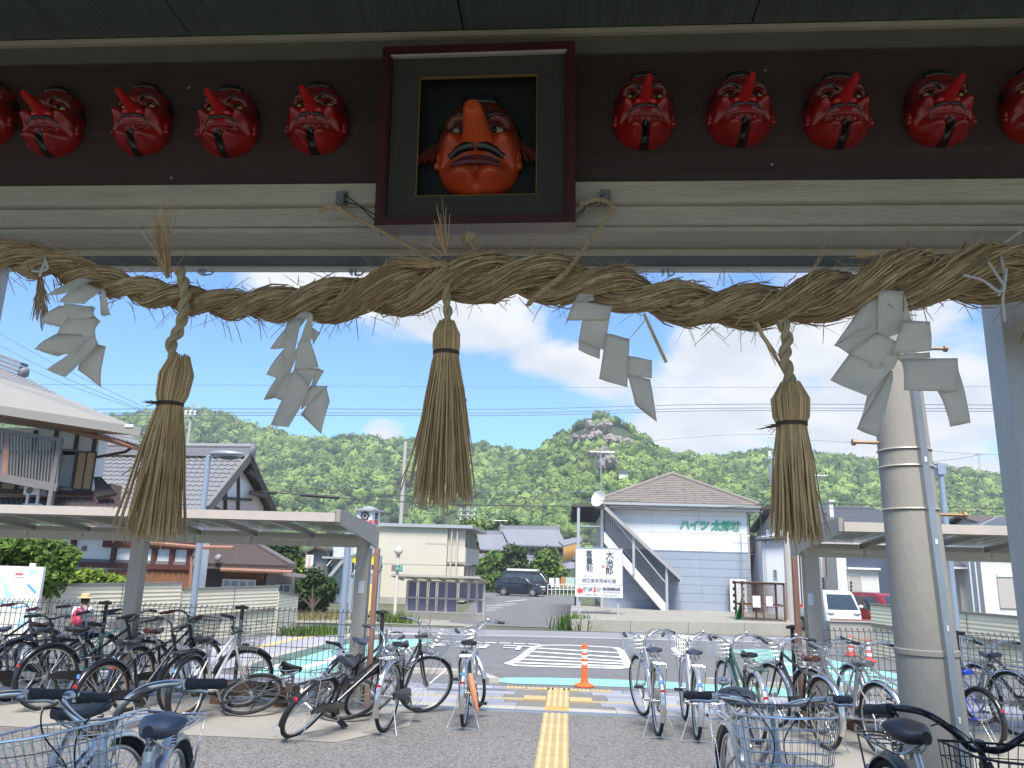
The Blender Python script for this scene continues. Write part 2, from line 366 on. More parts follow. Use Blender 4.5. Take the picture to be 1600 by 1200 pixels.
# pavement: kerb stones, light and slate blocks laid in courses
pv = thing('pavement', None, None, (0, 10.6, 0)); pv['kind'] = 'structure'
mb = MB(); mb.box((-9, 9.76, -.06), (9, 11.62, -.012)); mb.build('bedding', M('joint_mortar', (.17, .165, .15), rough=.95), pv, smooth=0)
kme = MB().box((-.297, -.11, -.05), (.297, .11, .006)).mesh('kerb_stone', m_kerb, smooth=0)
for i in range(30): link('kerb_stone', kme, pv, loc=(-8.7 + i * .6, 9.873, 0))
b_l = [M('paving_block_%s' % n, c, rough=.8, var=.10, scale=9, dirt=.18, dark=(.17, .17, .18), obj=.10) for n, c in (('pale', (.30, .31, .345)), ('grey', (.24, .25, .285)), ('slate', (.12, .125, .155)), ('sand', (.40, .33, .19)))]
bme = {}
def block(x, y, wx, wy, k):
    key = (round(wx, 3), round(wy, 3), k)
    if key not in bme: bme[key] = MB().box((-wx / 2 + .004, -wy / 2 + .004, -.05), (wx / 2 - .004, wy / 2 - .004, .0)).mesh('paving_block', b_l[k], smooth=0)
    link('paving_block', bme[key], pv, loc=(x, y, random.uniform(-.001, .002)))
rnd = random.Random(5)
rows = [(10.00, .25), (10.25, .25), (10.50, .12), (10.62, .3), (10.92, .2), (11.12, .2), (11.32, .25)]
for r, (y, h) in enumerate(rows):
    x = -6.6 - r * .17
    while x < 6.6:
        wx = .6 if h < .28 else .45
        k = 3 if r == 2 else (rnd.choice([0, 0, 1, 2]) if r in (1, 4, 5) else rnd.choice([0, 0, 0, 1]))
        if not (-.62 < x + wx / 2 < .40 and y < 11.2 or (-.27 < x + wx / 2 < .06)): block(x + wx / 2, y + h / 2, wx, h, k)
        x += wx
# tactile paving: each tile a part
tp = thing('tactile_path', 'yellow tactile paving strip leading from the station to the kerb', 'tactile paving', (-.11, 6, 0))
def tact(kind):
    mb = MB(); mb.box((-.145, -.145, -.03), (.145, .145, .006))
    if kind == 'bar':
        for i in range(4): x = -.1095 + i * .073; mb.box((x - .015, -.138, .006), (x + .015, .138, .013))
    elif kind == 'dot':
        for i in range(5):
            for j in range(5): mb.cyl((-.11 + i * .055, -.11 + j * .055, .006), (-.11 + i * .055, -.11 + j * .055, .011), .014, 6, .009)
    me = mb.mesh('tactile_tile', m_yelb, smooth=0); me.materials.append(m_yel)
    for p_ in me.polygons:
        if p_.index > 5: p_.material_index = 1
    return me
tb = tact('bar'); td = tact('dot')
mo = M('tactile_orange', (.58, .30, .10), rough=.75, var=.15, dirt=.3); tdo = td.copy(); tdo.materials.clear(); tdo.materials.append(mo); tdo.materials.append(mo)
for i in range(24):
    link('tactile_tile', tb, tp, mw=Matrix.Translation((-.115, 2.6 + i * .298, 0)))
link('tactile_tile', tdo, tp, mw=Matrix.Translation((-.110, 9.90, .002)))
for i in range(5): link('tactile_tile', tb, tp, mw=Matrix.Translation((-.105, 10.18 + i * .297, .002)))
rot90 = Matrix.Rotation(PI / 2, 4, 'Z')
for x in (-.40, .19): link('tactile_tile', tb, tp, mw=Matrix.Translation((x, 10.63, .002)) @ rot90)
for i in range(5): link('tactile_tile', td, tp, mw=Matrix.Translation((-.70 + i * .297, 11.45, .002)) @ Matrix.Diagonal((1, .5, 1, 1)))
for o in tp.children: o.matrix_parent_inverse = tp.matrix_basis.inverted()
for o in pv.children: o.matrix_parent_inverse = pv.matrix_basis.inverted()
# pavement beyond the left fence with its kerb, and the pale kerb wedges
gpoly('side_pavement', [(300, 1018), (390, 1000), (470, 985), (548, 985), (548, 1000), (470, 1016), (395, 1036), (300, 1056)], M('side_paving', (.33, .33, .36), rough=.85, var=.18, scale=2.0, dirt=.3, dark=(.17, .17, .2)), .0)
gline('tactile_line', [(370, 1018), (470, 996), (548, 987)], .3, m_yel, .006)
mb = MB(); kp = [G(x, y) for x, y in ((380, 1052), (400, 1043), (470, 1024), (545, 1003), (600, 996))]
for a, b in zip(kp, kp[1:]): mb.bar(a + Vector((0, 0, .04)), b + Vector((0, 0, .04)), .2, .16)
mb.build('kerb', m_kerb, kind='structure', smooth=0)
mb = MB(); kp = [G(x, y) for x, y in ((640, 1050), (690, 1051), (740, 1054), (772, 1066))]
for a, b in zip(kp, kp[1:]): mb.bar(a + Vector((0, 0, .01)), b + Vector((0, 0, .01)), .16, .10)
mb.build('kerb', m_kerb, kind='structure', smooth=0)
mb = MB(); kp = [G(x, y) for x, y in ((1105, 1065), (1180, 1072), (1300, 1077), (1420, 1084))]
for a, b in zip(kp, kp[1:]): mb.bar(a + Vector((0, 0, .01)), b + Vector((0, 0, .01)), .16, .10)
mb.build('kerb', m_kerb, kind='structure', smooth=0)
# car park beyond the street
gpoly('car_park', [(745, 977), (700, 972), (756, 925), (900, 925), (905, 978), (860, 981)], m_road, -.008)
gpoly('lawn', [(850, 929.5), (900, 929.5), (905, 923), (850, 923)], m_grass, -.004)
for q in ([(759, 953.5), (775, 953)], [(759, 950), (785, 949.5)], [(759, 946.5), (799, 945.5)], [(775, 944), (808, 943)], [(790, 940), (823, 937)], [(875, 961), (887, 961.5)]): gline('bay_line', q, .22)
gpoly('street_apron', [(400, 962), (560, 962), (640, 966), (760, 972), (745, 979), (600, 975), (420, 972)], m_conc, -.01)

# pale summer air: one closed box of even haze round everything
hm = bpy.data.materials.new('haze_air'); hm.use_nodes = True; ht = hm.node_tree; ht.nodes.remove(ht.nodes['Principled BSDF']); pvn = ht.nodes.new('ShaderNodeVolumePrincipled')
pvn.inputs['Color'].default_value = (.80, .88, .96, 1); pvn.inputs['Density'].default_value = .00055; ht.links.new(pvn.outputs[0], ht.nodes['Material Output'].inputs['Volume'])
MB().box((-590, -80, -6), (590, 570, 125)).build('haze', hm, None, smooth=0, kind='stuff')
# ================================================================== STATION FRONT: ceiling, beam, boards, gutter
m_ceil = M('ceiling_green', (.092, .112, .098), rough=.55, var=.22, scale=2.5, stretch=(14, .5, 1), dirt=.3, dark=(.05, .06, .055), bump=.1, bscale=20)
m_beam = M('beam_paint', (.50, .45, .36), rough=.42, var=.10, scale=5, stretch=(.5, 3, 3), dirt=.62, dark=(.20, .15, .10), bump=.3, bscale=30)
m_trim = M('trim_paint', (.42, .37, .29), rough=.5, var=.12, scale=5, dirt=.35, dark=(.2, .15, .1))
m_board = M('board_brown', (.052, .031, .028), rough=.5, var=.30, scale=3.0, stretch=(.35, 3, 9), dirt=.35, dark=(.05, .035, .02), bump=.12, bscale=40)
m_gutter = M('gutter_white', (.62, .62, .58), rough=.45, var=.08, dirt=.25, dark=(.35, .33, .28))
m_green = M('fascia_green', (.03, .055, .055), rough=.5, var=.15)
m_column = M('column_grey_paint', (.54, .55, .55), rough=.35, var=.08, scale=8, dirt=.15, dark=(.2, .2, .2))
m_wall = M('station_wall', (.55, .52, .46), rough=.8, var=.08, scale=2, dirt=.15, dark=(.35, .33, .3))
YB = 2.6
cn = thing('station_canopy', 'dark green station canopy ceiling with cream beams, posts and gutter', 'canopy', (0, 2.6, 0))
zt, zb = 3.5550, 3.0150
# ceiling sheets, each with its seam and a shallow pressed rib
x = -6.93
while x < 7:
    mb = MB(); x1 = x + 1.085
    mb.box((x, -1.0, 3.6500), (x1 - .006, 2.545, 3.6800))
    mb.build('ceiling_panel', m_ceil, cn, smooth=0)
    mb = MB()
    for k in range(5):
        xx = x + .11 + k * .215; mb.prism([(xx - .03, -1, 3.6500), (xx + .03, -1, 3.6500), (xx + .018, -1, 3.6420), (xx - .018, -1, 3.6420)], (0, 3.54, 0))
    mb.build('ceiling_rib', m_ceil, cn, smooth=0)
    x = x1
MB().box((-7, -1, 3.6810), (7, 2.95, 3.7800)).build('roof_deck', m_green, cn, smooth=0)
MB().box((-7, 2.548, 3.6250), (7, 2.575, 3.6480)).build('trim_strip', m_trim, cn, smooth=0)
MB().box((-7, 2.565, 3.5500), (7, 2.60, 3.6240)).build('trim_board', M('trim_grey', (.13, .125, .105), rough=.5, var=.15, dirt=.3), cn, smooth=0)
# upper beam with a rounded lower lip, lower I beam with flange, soffit, fascia, gutter
def roll(y0, y1, z0, z1, r, name, mat):
    pr_ = [(y0, z1)] + [(y0 + r - r * math.cos(a), z0 + r - r * math.sin(a)) for a in [PI / 2 * i / 5 for i in range(6)]] + [(y1, z0), (y1, z1)]
    return MB().prism([(-7, a, b) for a, b in pr_], (14, 0, 0)).build(name, mat, cn, smooth=40)
roll(2.555, 2.80, 2.9280, 3.0100, .018, 'upper_beam', m_beam)
roll(2.585, 2.84, 2.8560, 2.9265, .014, 'middle_beam', m_beam)
roll(2.60, 2.87, 2.8350, 2.8540, .006, 'beam_flange', m_beam)
roll(2.75, 2.771, 2.8150, 2.8340, .006, 'lower_flange', m_beam)
MB().box((-7, 2.772, 2.818), (7, 2.884, 2.834)).build('soffit', m_green, cn, smooth=0)
MB().box((-7, 2.8845, 2.825), (7, 2.8858, 3.68)).build('fascia', m_green, cn, smooth=0)
gp = [(2.886, 2.90), (2.886, 2.822), (2.894, 2.812), (2.938, 2.812), (2.946, 2.822), (2.946, 2.90), (2.940, 2.90), (2.940, 2.826), (2.892, 2.826), (2.892, 2.90)]
gut = MB().prism([(-7, a, b) for a, b in gp], (14, 0, 0)).build('gutter', m_gutter, cn, smooth=40)
for px in (320, 555, 1040, 1292):
    p = P(px, 425, 2.93); mb = MB()
    mb.box((p.x - .016, 2.90, 2.795), (p.x - .010, 2.935, 2.8115)); mb.box((p.x + .005, 2.90, 2.787), (p.x + .010, 2.92, 2.8115)); mb.tube([(p.x + .010, 2.91, 2.789), (p.x + .03, 2.93, 2.80), (p.x + .035, 2.935, 2.8115)], .0035, 5)
    mb.build('gutter_clip', m_steel, gut)
# posts of the canopy at both picture edges
def canopy_post(px, py, mat, w=.1):
    c = P(px, py, 2.84); cx = c.x
    col = MB(); col.box((cx - .012 - w, 2.78, 0), (cx - .012, 2.90, 2.832)); o = col.build('post', mat, cn, smooth=0)
    MB().box((cx - .006, 2.79, 0), (cx + .10, 2.93, 2.832)).build('post', mat, cn, smooth=0)
    MB().box((cx - .0115, 2.80, 0), (cx - .0065, 2.9, 2.83)).build('post_gap', m_dark, cn, smooth=0)
canopy_post(1587, 600, m_column, .045)
canopy_post(-62, 500, m_column)
MB().box((-7, -1.02, 3.35), (7, -.9, 3.64)).build('rear_beam', m_beam, cn, smooth=0)
# mask board, nail heads
bd = thing('mask_board', 'long dark brown board on the beam carrying the red masks', 'board', (0, YB, zb))
MB().box((-7, 2.575, zb + .002), (7, 2.602, zt - .006)).build('panel', m_board, bd, smooth=0)
mb = MB()
for px, py in ((130, 97), (205, 92), (295, 91), (432, 88), (570, 86), (1046, 74), (1142, 70), (1400, 64), (295, 137), (1196, 110), (1206, 257), (268, 278)):
    p = P(px, py, 2.572); mb.cyl((p.x, 2.5745, p.z), (p.x, 2.570, p.z), .005, 8)
mb.build('nail_heads', m_steel, bd, kind='stuff')
# ================================================================== TENGU MASKS
m_red = M('mask_lacquer_red', (.31, .010, .009), rough=.26, var=.28, scale=14, coat=.55, dirt=.5, dark=(.12, .006, .006))
m_redb = M('mask_vermilion', (.50, .060, .015), rough=.38, var=.16, scale=14, coat=.2, dirt=.3, dark=(.22, .02, .008))
def painted(m, c):
    t = m.node_tree; b = t.nodes['Principled BSDF']; src = b.inputs['Base Color'].links[0].from_socket; a = t.nodes.new('ShaderNodeAttribute'); a.attribute_name = 'paint'; x = t.nodes.new('ShaderNodeMix'); x.data_type = 'RGBA'
    t.links.new(a.outputs['Fac'], x.inputs['Factor']); t.links.new(src, x.inputs['A']); x.inputs['B'].default_value = (*c, 1); t.links.new(x.outputs['Result'], b.inputs['Base Color'])
painted(m_red, (.022, .006, .006)); painted(m_redb, (.035, .010, .008))
m_mdark = M('mask_black', (.012, .011, .012), rough=.25, var=.2, coat=.5)
m_eye = M('mask_eye_yellow', (.70, .55, .22), rough=.25, var=.05, coat=.5)
m_eyew = M('mask_eye_white', (.40, .36, .28), rough=.3, var=.05, coat=.3)
m_dred = M('mask_dark_red', (.13, .012, .012), rough=.3, var=.2, coat=.4)
def bump2(x, z, cx, cz, rx, rz): return math.exp(-(((x - cx) / rx) ** 2 + ((z - cz) / rz) ** 2))
def half_w(z): return (1 - min(1, abs(z)) ** (3.4 if z < 0 else 2.8)) ** .5 * (.93 if z < 0 else .95 - .10 * z)
def face_h(x, z):
    """height of the carved face above its board; x -1..1, z -1..1"""
    u = min(1, abs(x) / max(half_w(z), .02)); ax = abs(x)
    h = .60 * (1 - u ** 3) ** .5 * (1 - min(1, abs(z)) ** 4) ** .45
    k = (1 - u ** 6) * (1 - abs(z) ** 8)
    h += k * (.33 * bump2(ax, z, .60, -.03, .20, .16)        # cheeks
        + .30 * bump2(ax, z, .34, -.70, .24, .14) - .16 * bump2(x, z, 0, -.74, .07, .22)   # cleft chin
        + .16 * bump2(ax, z, .42, .44, .34, .09) - .20 * bump2(ax, z, .42, .24, .20, .09)  # brow ridge, eye sockets
        + .12 * bump2(x, z, 0, -.20, .5, .08) - .14 * bump2(ax, z + .30 * ax * ax, .0, -.385, .62, .04) + .10 * bump2(ax, z + .30 * ax * ax, .0, -.47, .5, .05)
        - .09 * bump2(ax, z + .8 * ax, .58, .12, .35, .05) + .05 * math.cos((z + .34 * x * x + .36) * 46) * bump2(ax, z + .34 * x * x, 0, -.36, .62, .15))
    for zz in (.60, .68, .76): h += k * .035 * math.cos((z - zz) * 70) * bump2(x, z, 0, zz, .42, .05)
    return h
def tengu(name, label, cat, c, sx, sz, sy, mats, group=None, big=False):
    """carved tengu mask at c on a board; parts stand out towards -Y"""
    mface, mnose, mhair, meye, mlip = mats
    t = thing(name, label, cat, c, group)
    cx, cy, cz = c
    def W(x, z, h): return Vector((cx + x * sx, cy - h * sy, cz + z * sz))
    n = 52; mb = MB(); idx = {}; paint_v = []
    for j in range(n + 1):
        for i in range(n + 1):
            u, v = math.sin((-1 + 2 * i / n) * PI / 2), math.sin((-1 + 2 * j / n) * PI / 2); z = v; x = u * max(half_w(z), .10); wx = 1; idx[i, j] = len(mb.v)
            a_ = abs(x); pt = min(1, .9 * bump2(a_, z, .48, .30, .34, .17) + .55 * bump2(x, z, 0, .62, .6, .16) + .5 * bump2(a_, z, .25, -.36, .32, .10) + .6 * bump2(a_, z, .9, .1, .15, .4) + (0 if big else 1.4 * max(0, min(1, (.155 - a_) / .05)) * max(0, min(1, (-.47 - z) / .05)))); pt = max(pt, .88 * max(0, min(1, (z - .08) / .16)) * (1 - .35 * bump2(a_, z, .42, .36, .2, .07)), .8 * bump2(a_, z + .3 * x * x, .12, -.42, .46, .13)) if big else pt; paint_v.append(pt)
            rim = max(abs(u), abs(v)) >= .999
            mb.v.append(tuple(W(x * wx, z, 0 if rim else face_h(x, z) + .02)))
    for j in range(n):
        for i in range(n): mb.f.append((idx[i, j], idx[i + 1, j], idx[i + 1, j + 1], idx[i, j + 1]))
    face = mb.build('face', mface, t, smooth=70); at = face.data.attributes.new('paint', 'FLOAT', 'POINT'); at.data.foreach_set('value', paint_v)
    # nose: long tapered, swelling at the wings
    mb = MB(); L = 1.05 if not big else 1.15; pts = []; rs = []
    for k in range(11):
        q = k / 10; pts.append(W(0, (.03 if not big else -.02) + (.08 if not big else .20) * q, .50 + L * q)); rs.append(sx * (((.335 if big else .215) - (.15 if big else .115) * q + .06 * math.exp(-((q - .06) / .1) ** 2)) * (1 if q < .93 else .75)))
    mb.tube(pts, rs, 14)
    for s in (-1, 1): mb.blob(W(.22 * s, -.03, .62), (sx * .14, sy * .18, sz * .10), 2)
    mb.build('nose', mnose, t, smooth=60)
    for s in (-1, 1):
        mb = MB(); mb.blob(W(.40 * s, .23, face_h(.40, .23) + .02), (sx * .19, sy * .12, sz * .092), 2); e = mb.build('eye', meye, t, smooth=60)
        mb = MB(); mb.blob(W(.37 * s, .23, face_h(.38, .23) + .125), (sx * .06, sy * .045, sz * .065), 2); mb.build('pupil', m_mdark, e, smooth=60)
        mb = MB(); lid = []
        for k in range(9):
            a = PI * k / 8; lid.append(W(s * (.40 - .19 * math.cos(a)), .24 + .10 * math.sin(a), face_h(.40 - .19 * math.cos(a), .24 + .1 * math.sin(a)) + .07))
        mb.tube(lid, sx * .022, 6); mb.build('eyelid', mface if not big else mlip, e, smooth=60)
        mb = MB(); ps = []; rr = []
        for k in range(8):
            q = k / 7; x = .14 + .56 * q; z = .34 + .16 * math.sin(q * 2.2); ps.append(W(s * x, z, face_h(x, z) + .02)); rr.append(sx * (.02 + .028 * math.sin(PI * min(q + .2, 1))))
        mb.tube(ps, rr, 8); mb.build('eyebrow', mhair, t, smooth=60)
        mb = MB(); mb.blob(W(.86 * s, -.22, .16), (sx * .10, sy * .14, sz * .17), 2, .15, 2, 3); mb.blob(W(.90 * s, -.38, .2), (sx * .085, sy * .1, sz * .09), 2); mb.build('ear', mface, t, smooth=60)
        mb = MB(); ps = []; rr = []
        for k in range(7):
            q = k / 6; x = .03 + (.47 if not big else .56) * q; z = (-.135 if not big else -.20) - .13 * q * q; ps.append(W(s * x, z, face_h(x, z) + .03)); rr.append(sx * ((.085 if not big else .125) - .05 * q))
        mb.tube(ps, rr, 8); mb.build('moustache', mhair, t, smooth=60)
        if big:   # red tassels hanging from the ears
            mb = MB()
            for k in range(26):
                a = random.uniform(-.16, .16); b0 = W(.93 * s, .12, .12)
                mb.tube([b0, b0 + Vector((s * sx * (.12 + a), -sy * .06 + a * .02, -sz * .18)), b0 + Vector((s * sx * (.30 + 2.0 * a), -sy * .1 + a * .05, -sz * (.42 + random.uniform(-.04, .04))))], sx * .018, 4)
            mb.build('ear_tassel', m_dred, t)
    # lips
    for dz, rr, hh in (((-.31, .050, .07), (-.43, .060, .06)) if not big else ((-.37, .07, .08), (-.50, .085, .07))):
        mb = MB(); ps = []
        for k in range(15):
            x = -.52 + 1.04 * k / 14; z = dz - .36 * x * x * (1.0 + .2 * math.cos(5 * x)); ps.append(W(x, z, face_h(x, z) + hh * .5))
        mb.tube(ps, [sx * rr * (1 - .6 * abs(-1 + 2 * k / 14) ** 2) for k in range(15)], 8); mb.build('lip', mlip, t, smooth=60)
    # hair band around the forehead top and small black cap
    for s in (-1, 1):
        MB().blob(W(.80 * s, .20, .14), (sx * .13, sy * .16, sz * .26), 2, .25, 3, 5).build('sideburn', mhair, t, smooth=60)
    mb = MB(); mb.lathe([(sx * .40, -.0), (sx * .44, sz * .04), (sx * .40, sz * .16), (sx * .30, sz * .20), (sx * .02, sz * .21)], W(0, .84, .26), 16, Matrix.Diagonal((1, sy / sx * .55, 1)).to_3x3())
    mb.build('cap', mhair, t, smooth=50)
    return t
reds = (m_red, M('nose_lacquer_red', (.52, .016, .013), rough=.22, var=.1, coat=.6), m_mdark, m_eye, m_red)
spots = [(-16, 183, 'red tengu mask cut off by the left edge, leftmost of all the masks'), (88, 196, 'red tengu mask nearest the left end whose nose points far left'), (226, 192, 'red tengu mask, third to the left of the framed one'),
         (360, 196, 'red tengu mask, second to the left of the framed one'), (498, 191, 'red tengu mask hanging just left of the framed one'),
         (1005, 180, 'red tengu mask hanging just right of the framed one with its nose pointing straight up'), (1155, 178, 'red tengu mask, second to the right of the framed one'), (1306, 180, 'red tengu mask, third to the right of the framed one'),
         (1464, 176, 'red tengu mask, fourth to the right of the framed one with its nose pointing right'), (1612, 172, 'red tengu mask cut off by the right edge of the picture')]
for px, py, lb in spots:
    p = P(px, py, YB - .03)
    k_ = random.uniform(-.006, .006); tengu('tengu_mask', lb, 'mask', (p.x, YB - .0262, p.z), .120 + k_, .140 - k_, .135 + random.uniform(-.01, .01), reds, 'red tengu masks in a row on the brown board')
# framed big mask, leaning out slightly at the top
m_frame = M('frame_lacquer', (.058, .007, .009), rough=.4, var=.15, coat=.15)
m_mat = M('mount_cloth', (.046, .045, .038), rough=.9, var=.12, scale=60)
m_gold = M('gold_lip', (.42, .29, .10), rough=.35, metal=.6, var=.1)
m_case = M('case_lining', (.006, .011, .012), rough=.7, var=.2)
fc = thing('mask_case', 'large red lacquered frame with black mount hung at the centre of the beam', 'frame', (-.37, 2.5, 3.0), local=False)
tl, tr, bl, br = P(602, 70, 2.44), P(898, 66, 2.44), P(582, 352, 2.47), P(902, 347, 2.47)
ux = (br - bl).normalized(); uz = ((tl + tr) / 2 - (bl + br) / 2); uz = (uz - ux * uz.dot(ux)); H = uz.length; uz.normalize(); un = uz.cross(ux)  # un points outwards to +y
Wd = ((br - bl).length + (tr - tl).length) / 2
FM = Matrix(((ux.x, un.x, uz.x, (bl.x + br.x) / 2), (ux.y, un.y, uz.y, (bl.y + br.y) / 2), (ux.z, un.z, uz.z, (bl.z + br.z) / 2), (0, 0, 0, 1)))
if un.y < 0: print('frame normal flipped')
t_ = .030; D_ = .10
def fb(a, b, name, mat, par=None, bev=False):
    return MB().box(a, b, FM).build(name, mat, par or fc, smooth=0)
fb((-Wd / 2, 0, 0), (Wd / 2, D_, t_), 'frame_rail', m_frame); fb((-Wd / 2, 0, H - t_), (Wd / 2, D_, H), 'frame_rail', m_frame)
fb((-Wd / 2, 0, t_ + .0005), (-Wd / 2 + t_, D_, H - t_ - .0005), 'frame_stile', m_frame); fb((Wd / 2 - t_, 0, t_ + .0005), (Wd / 2, D_, H - t_ - .0005), 'frame_stile', m_frame)
i0 = Wd / 2 - t_
m_silver = M('inner_slip', (.42, .40, .34), rough=.4, var=.1)
fb((-i0, .004, H - t_ - .010), (i0, .02, H - t_ - .001), 'slip', m_silver)
for s in (-1, 1): fb((s * i0 - (.006 if s > 0 else 0), .004, t_ + .001), (s * i0 + (.006 if s < 0 else 0), .02, H - t_ - .011), 'slip', m_frame)
wx0, wx1, wz0, wz1 = -.215, .217, .114, H - .117
y0, y1 = .022, .03
fb((-i0, y0, t_ + .001), (i0, y1, wz0), 'mount', m_mat); fb((-i0, y0, wz1), (i0, y1, H - t_ - .011), 'mount', m_mat)
fb((-i0 + .007, y0, wz0 + .0005), (wx0, y1, wz1 - .0005), 'mount', m_mat); fb((wx1, y0, wz0 + .0005), (i0 - .007, y1, wz1 - .0005), 'mount', m_mat)
fb((wx0, y0 - .003, wz1 - .005), (wx1, y1, wz1 - .0008), 'gold_lip', m_gold); fb((wx0, y0 - .003, wz0 + .0008), (wx1, y1, wz0 + .003), 'gold_lip', m_gold)
fb((wx0 + .0005, y0 - .003, wz0 + .004), (wx0 + .003, y1, wz1 - .006), 'gold_lip', m_gold); fb((wx1 - .003, y0 - .003, wz0 + .004), (wx1 - .0005, y1, wz1 - .006), 'gold_lip', m_gold)
fb((-i0, D_ - .012, t_ + .001), (i0, D_ - .004, H - t_ - .001), 'backing', m_case)
bc = FM @ Vector((.004, D_ - .013, .315))
t = tengu('tengu_mask', 'big vermilion tengu mask with black moustache inside the lacquered frame', 'mask', tuple(bc), .164, .192, .15, (m_redb, M('nose_vermilion', (.58, .085, .016), rough=.4, var=.15, dirt=.25, dark=(.4, .05, .01)), m_mdark, m_eyew, M('mask_lip', (.10, .018, .018), rough=.4, var=.2)), None, True)
# hook brackets and thin wires holding the frame
m_brk = M('bracket_metal', (.28, .27, .27), rough=.4, metal=.6, var=.2, dirt=.4, dark=(.15, .1, .08))
for px, py, lb in ((534, 310, 'small metal bracket on the beam left of the framed mask'), (946, 308, 'small metal bracket on the beam right of the framed mask')):
    p = P(px, py, 2.54); t = thing('bracket', lb, 'bracket', p, 'brackets holding the frame')
    mb = MB(); mb.box((p.x - .018, 2.535, p.z - .025), (p.x + .018, 2.554, p.z + .028)); mb.box((p.x - .014, 2.515, p.z - .030), (p.x + .014, 2.5345, p.z + .010)); mb.build('plate', m_brk, t, smooth=0)
    MB().cyl((p.x, 2.5345, p.z + .018), (p.x, 2.528, p.z + .018), .006, 8).build('bolt', m_steel, t)
    e = P(585 if px < 700 else 900, 335, 2.52); mb = MB(); mb.tube([Vector((p.x, 2.52, p.z - .02)), (Vector((p.x, 2.52, p.z - .02)) + e) / 2 + Vector((0, 0, .012)), e], .0022, 5); mb.tube([Vector((p.x + .01, 2.52, p.z + .01)), (p + e) / 2 + Vector((0, -.03, .0)), e + Vector((0, 0, -.02))], .0022, 5)
    mb.build('wire', m_mdark, t)
# ================================================================== STRAW ROPE (shimenawa), tassels, paper streamers
m_straw = M('straw', (.54, .39, .215), rough=.75, var=.18, scale=30, island=.42, dirt=.3, dark=(.15, .095, .04), spec=.25)
m_straw2 = M('straw_core', (.29, .20, .10), rough=.85, var=.25, scale=25, stretch=None, dirt=.4, dark=(.10, .065, .03), bump=.5, bscale=60)
m_straw3 = M('tassel_straw', (.66, .455, .23), rough=.65, var=.15, scale=20, island=.34, dirt=.25, dark=(.18, .11, .045), spec=.3)
m_cord = M('straw_cord', (.48, .37, .21), rough=.8, var=.2, scale=40, dirt=.2, dark=(.15, .1, .05))
m_tie = M('tie_brown', (.12, .07, .045), rough=.8, var=.2)
m_string = M('white_string', (.62, .60, .56), rough=.8, var=.1)
m_paper = M('shide_paper', (.86, .80, .70), rough=.85, var=.05, scale=9, trans=.34, dirt=.10, dark=(.55, .5, .42), spec=.2)
YR = 2.36
ctrl = [(-700, 392, 34), (-400, 386, 34), (-140, 390, 34), (-40, 395, 31), (40, 406, 29), (110, 422, 25), (200, 450, 24), (270, 464, 25), (340, 475, 24), (410, 476, 28), (480, 474, 35), (560, 464, 40), (640, 450, 44), (720, 437, 43), (800, 432, 42),
        (880, 440, 41), (950, 450, 37), (1030, 468, 36), (1100, 477, 37), (1170, 479, 38), (1240, 472, 40), (1310, 458, 45), (1390, 442, 50), (1460, 430, 53), (1530, 428, 52), (1600, 430, 46), (1680, 436, 44), (1800, 445, 42), (2050, 438, 41), (2350, 420, 40)]
cpts = [P(x, y, YR) for x, y, r in ctrl]
crad = [r * .93 * (cpts[i] - CAMV).length / math.hypot(FPX, math.hypot(ctrl[i][0] - 800, ctrl[i][1] - 600)) for i, (x, y, r) in enumerate(ctrl)]
def cr_spline(pts, n):
    out_ = []
    for i in range(len(pts) - 1):
        p0, p1, p2, p3 = pts[max(i - 1, 0)], pts[i], pts[i + 1], pts[min(i + 2, len(pts) - 1)]
        for k in range(n):
            t = k / n; out_.append(.5 * ((2 * p1) + (p2 - p0) * t + (2 * p0 - 5 * p1 + 4 * p2 - p3) * t * t + (3 * p1 - p0 - 3 * p2 + p3) * t ** 3))
    out_.append(pts[-1]); return out_
CL = cr_spline(cpts, 12); CRd = cr_spline(crad, 12)
NS = len(CL); arc = [0.0]
for i in range(1, NS): arc.append(arc[-1] + (CL[i] - CL[i - 1]).length)
TWIST = []; a = 0.0
for i in range(NS):
    if i: a += (arc[i] - arc[i - 1]) / (CRd[i] * 5.9) * 2 * PI
    TWIST.append(a)
def at_arc(s):
    s = min(max(s, 0), arc[-1] - 1e-6); lo = 0; hi = NS - 1
    while hi - lo > 1:
        m_ = (lo + hi) // 2
        if arc[m_] <= s: lo = m_
        else: hi = m_
    t = (s - arc[lo]) / (arc[hi] - arc[lo]); return lo, hi, t
def frame_at(s):
    lo, hi, t = at_arc(s); c = CL[lo].lerp(CL[hi], t); r = CRd[lo] * (1 - t) + CRd[hi] * t; tw = TWIST[lo] * (1 - t) + TWIST[hi] * t
    d = (CL[min(hi + 1, NS - 1)] - CL[max(lo - 1, 0)]).normalized(); u = Vector((0, 0, 1)); u = (u - d * u.dot(d)).normalized(); b = d.cross(u)
    return c, r, tw, d, u, b
def strand_c(s, k):
    c, r, tw, d, u, b = frame_at(s); ph = tw + PI * k
    rad = u * math.cos(ph) - b * math.sin(ph)
    return c + rad * r * .47, r * .53, d
def strand_pt(s, k, phi, lift=0.0):
    """point on the surface of strand k, angle phi round it"""
    c, r, d = strand_c(s, k); c2, _, _ = strand_c(s + .004, k); t = (c2 - c).normalized()
    u = Vector((0, 0, 1)); u = (u - t * u.dot(t)).normalized(); b = t.cross(u)
    return c + (u * math.cos(phi) + b * math.sin(phi)) * (r * (1 + lift)), t
rope = thing('straw_rope', 'thick twisted straw rope hung across the whole opening below the beam', 'rope', tuple(CL[NS // 2]))
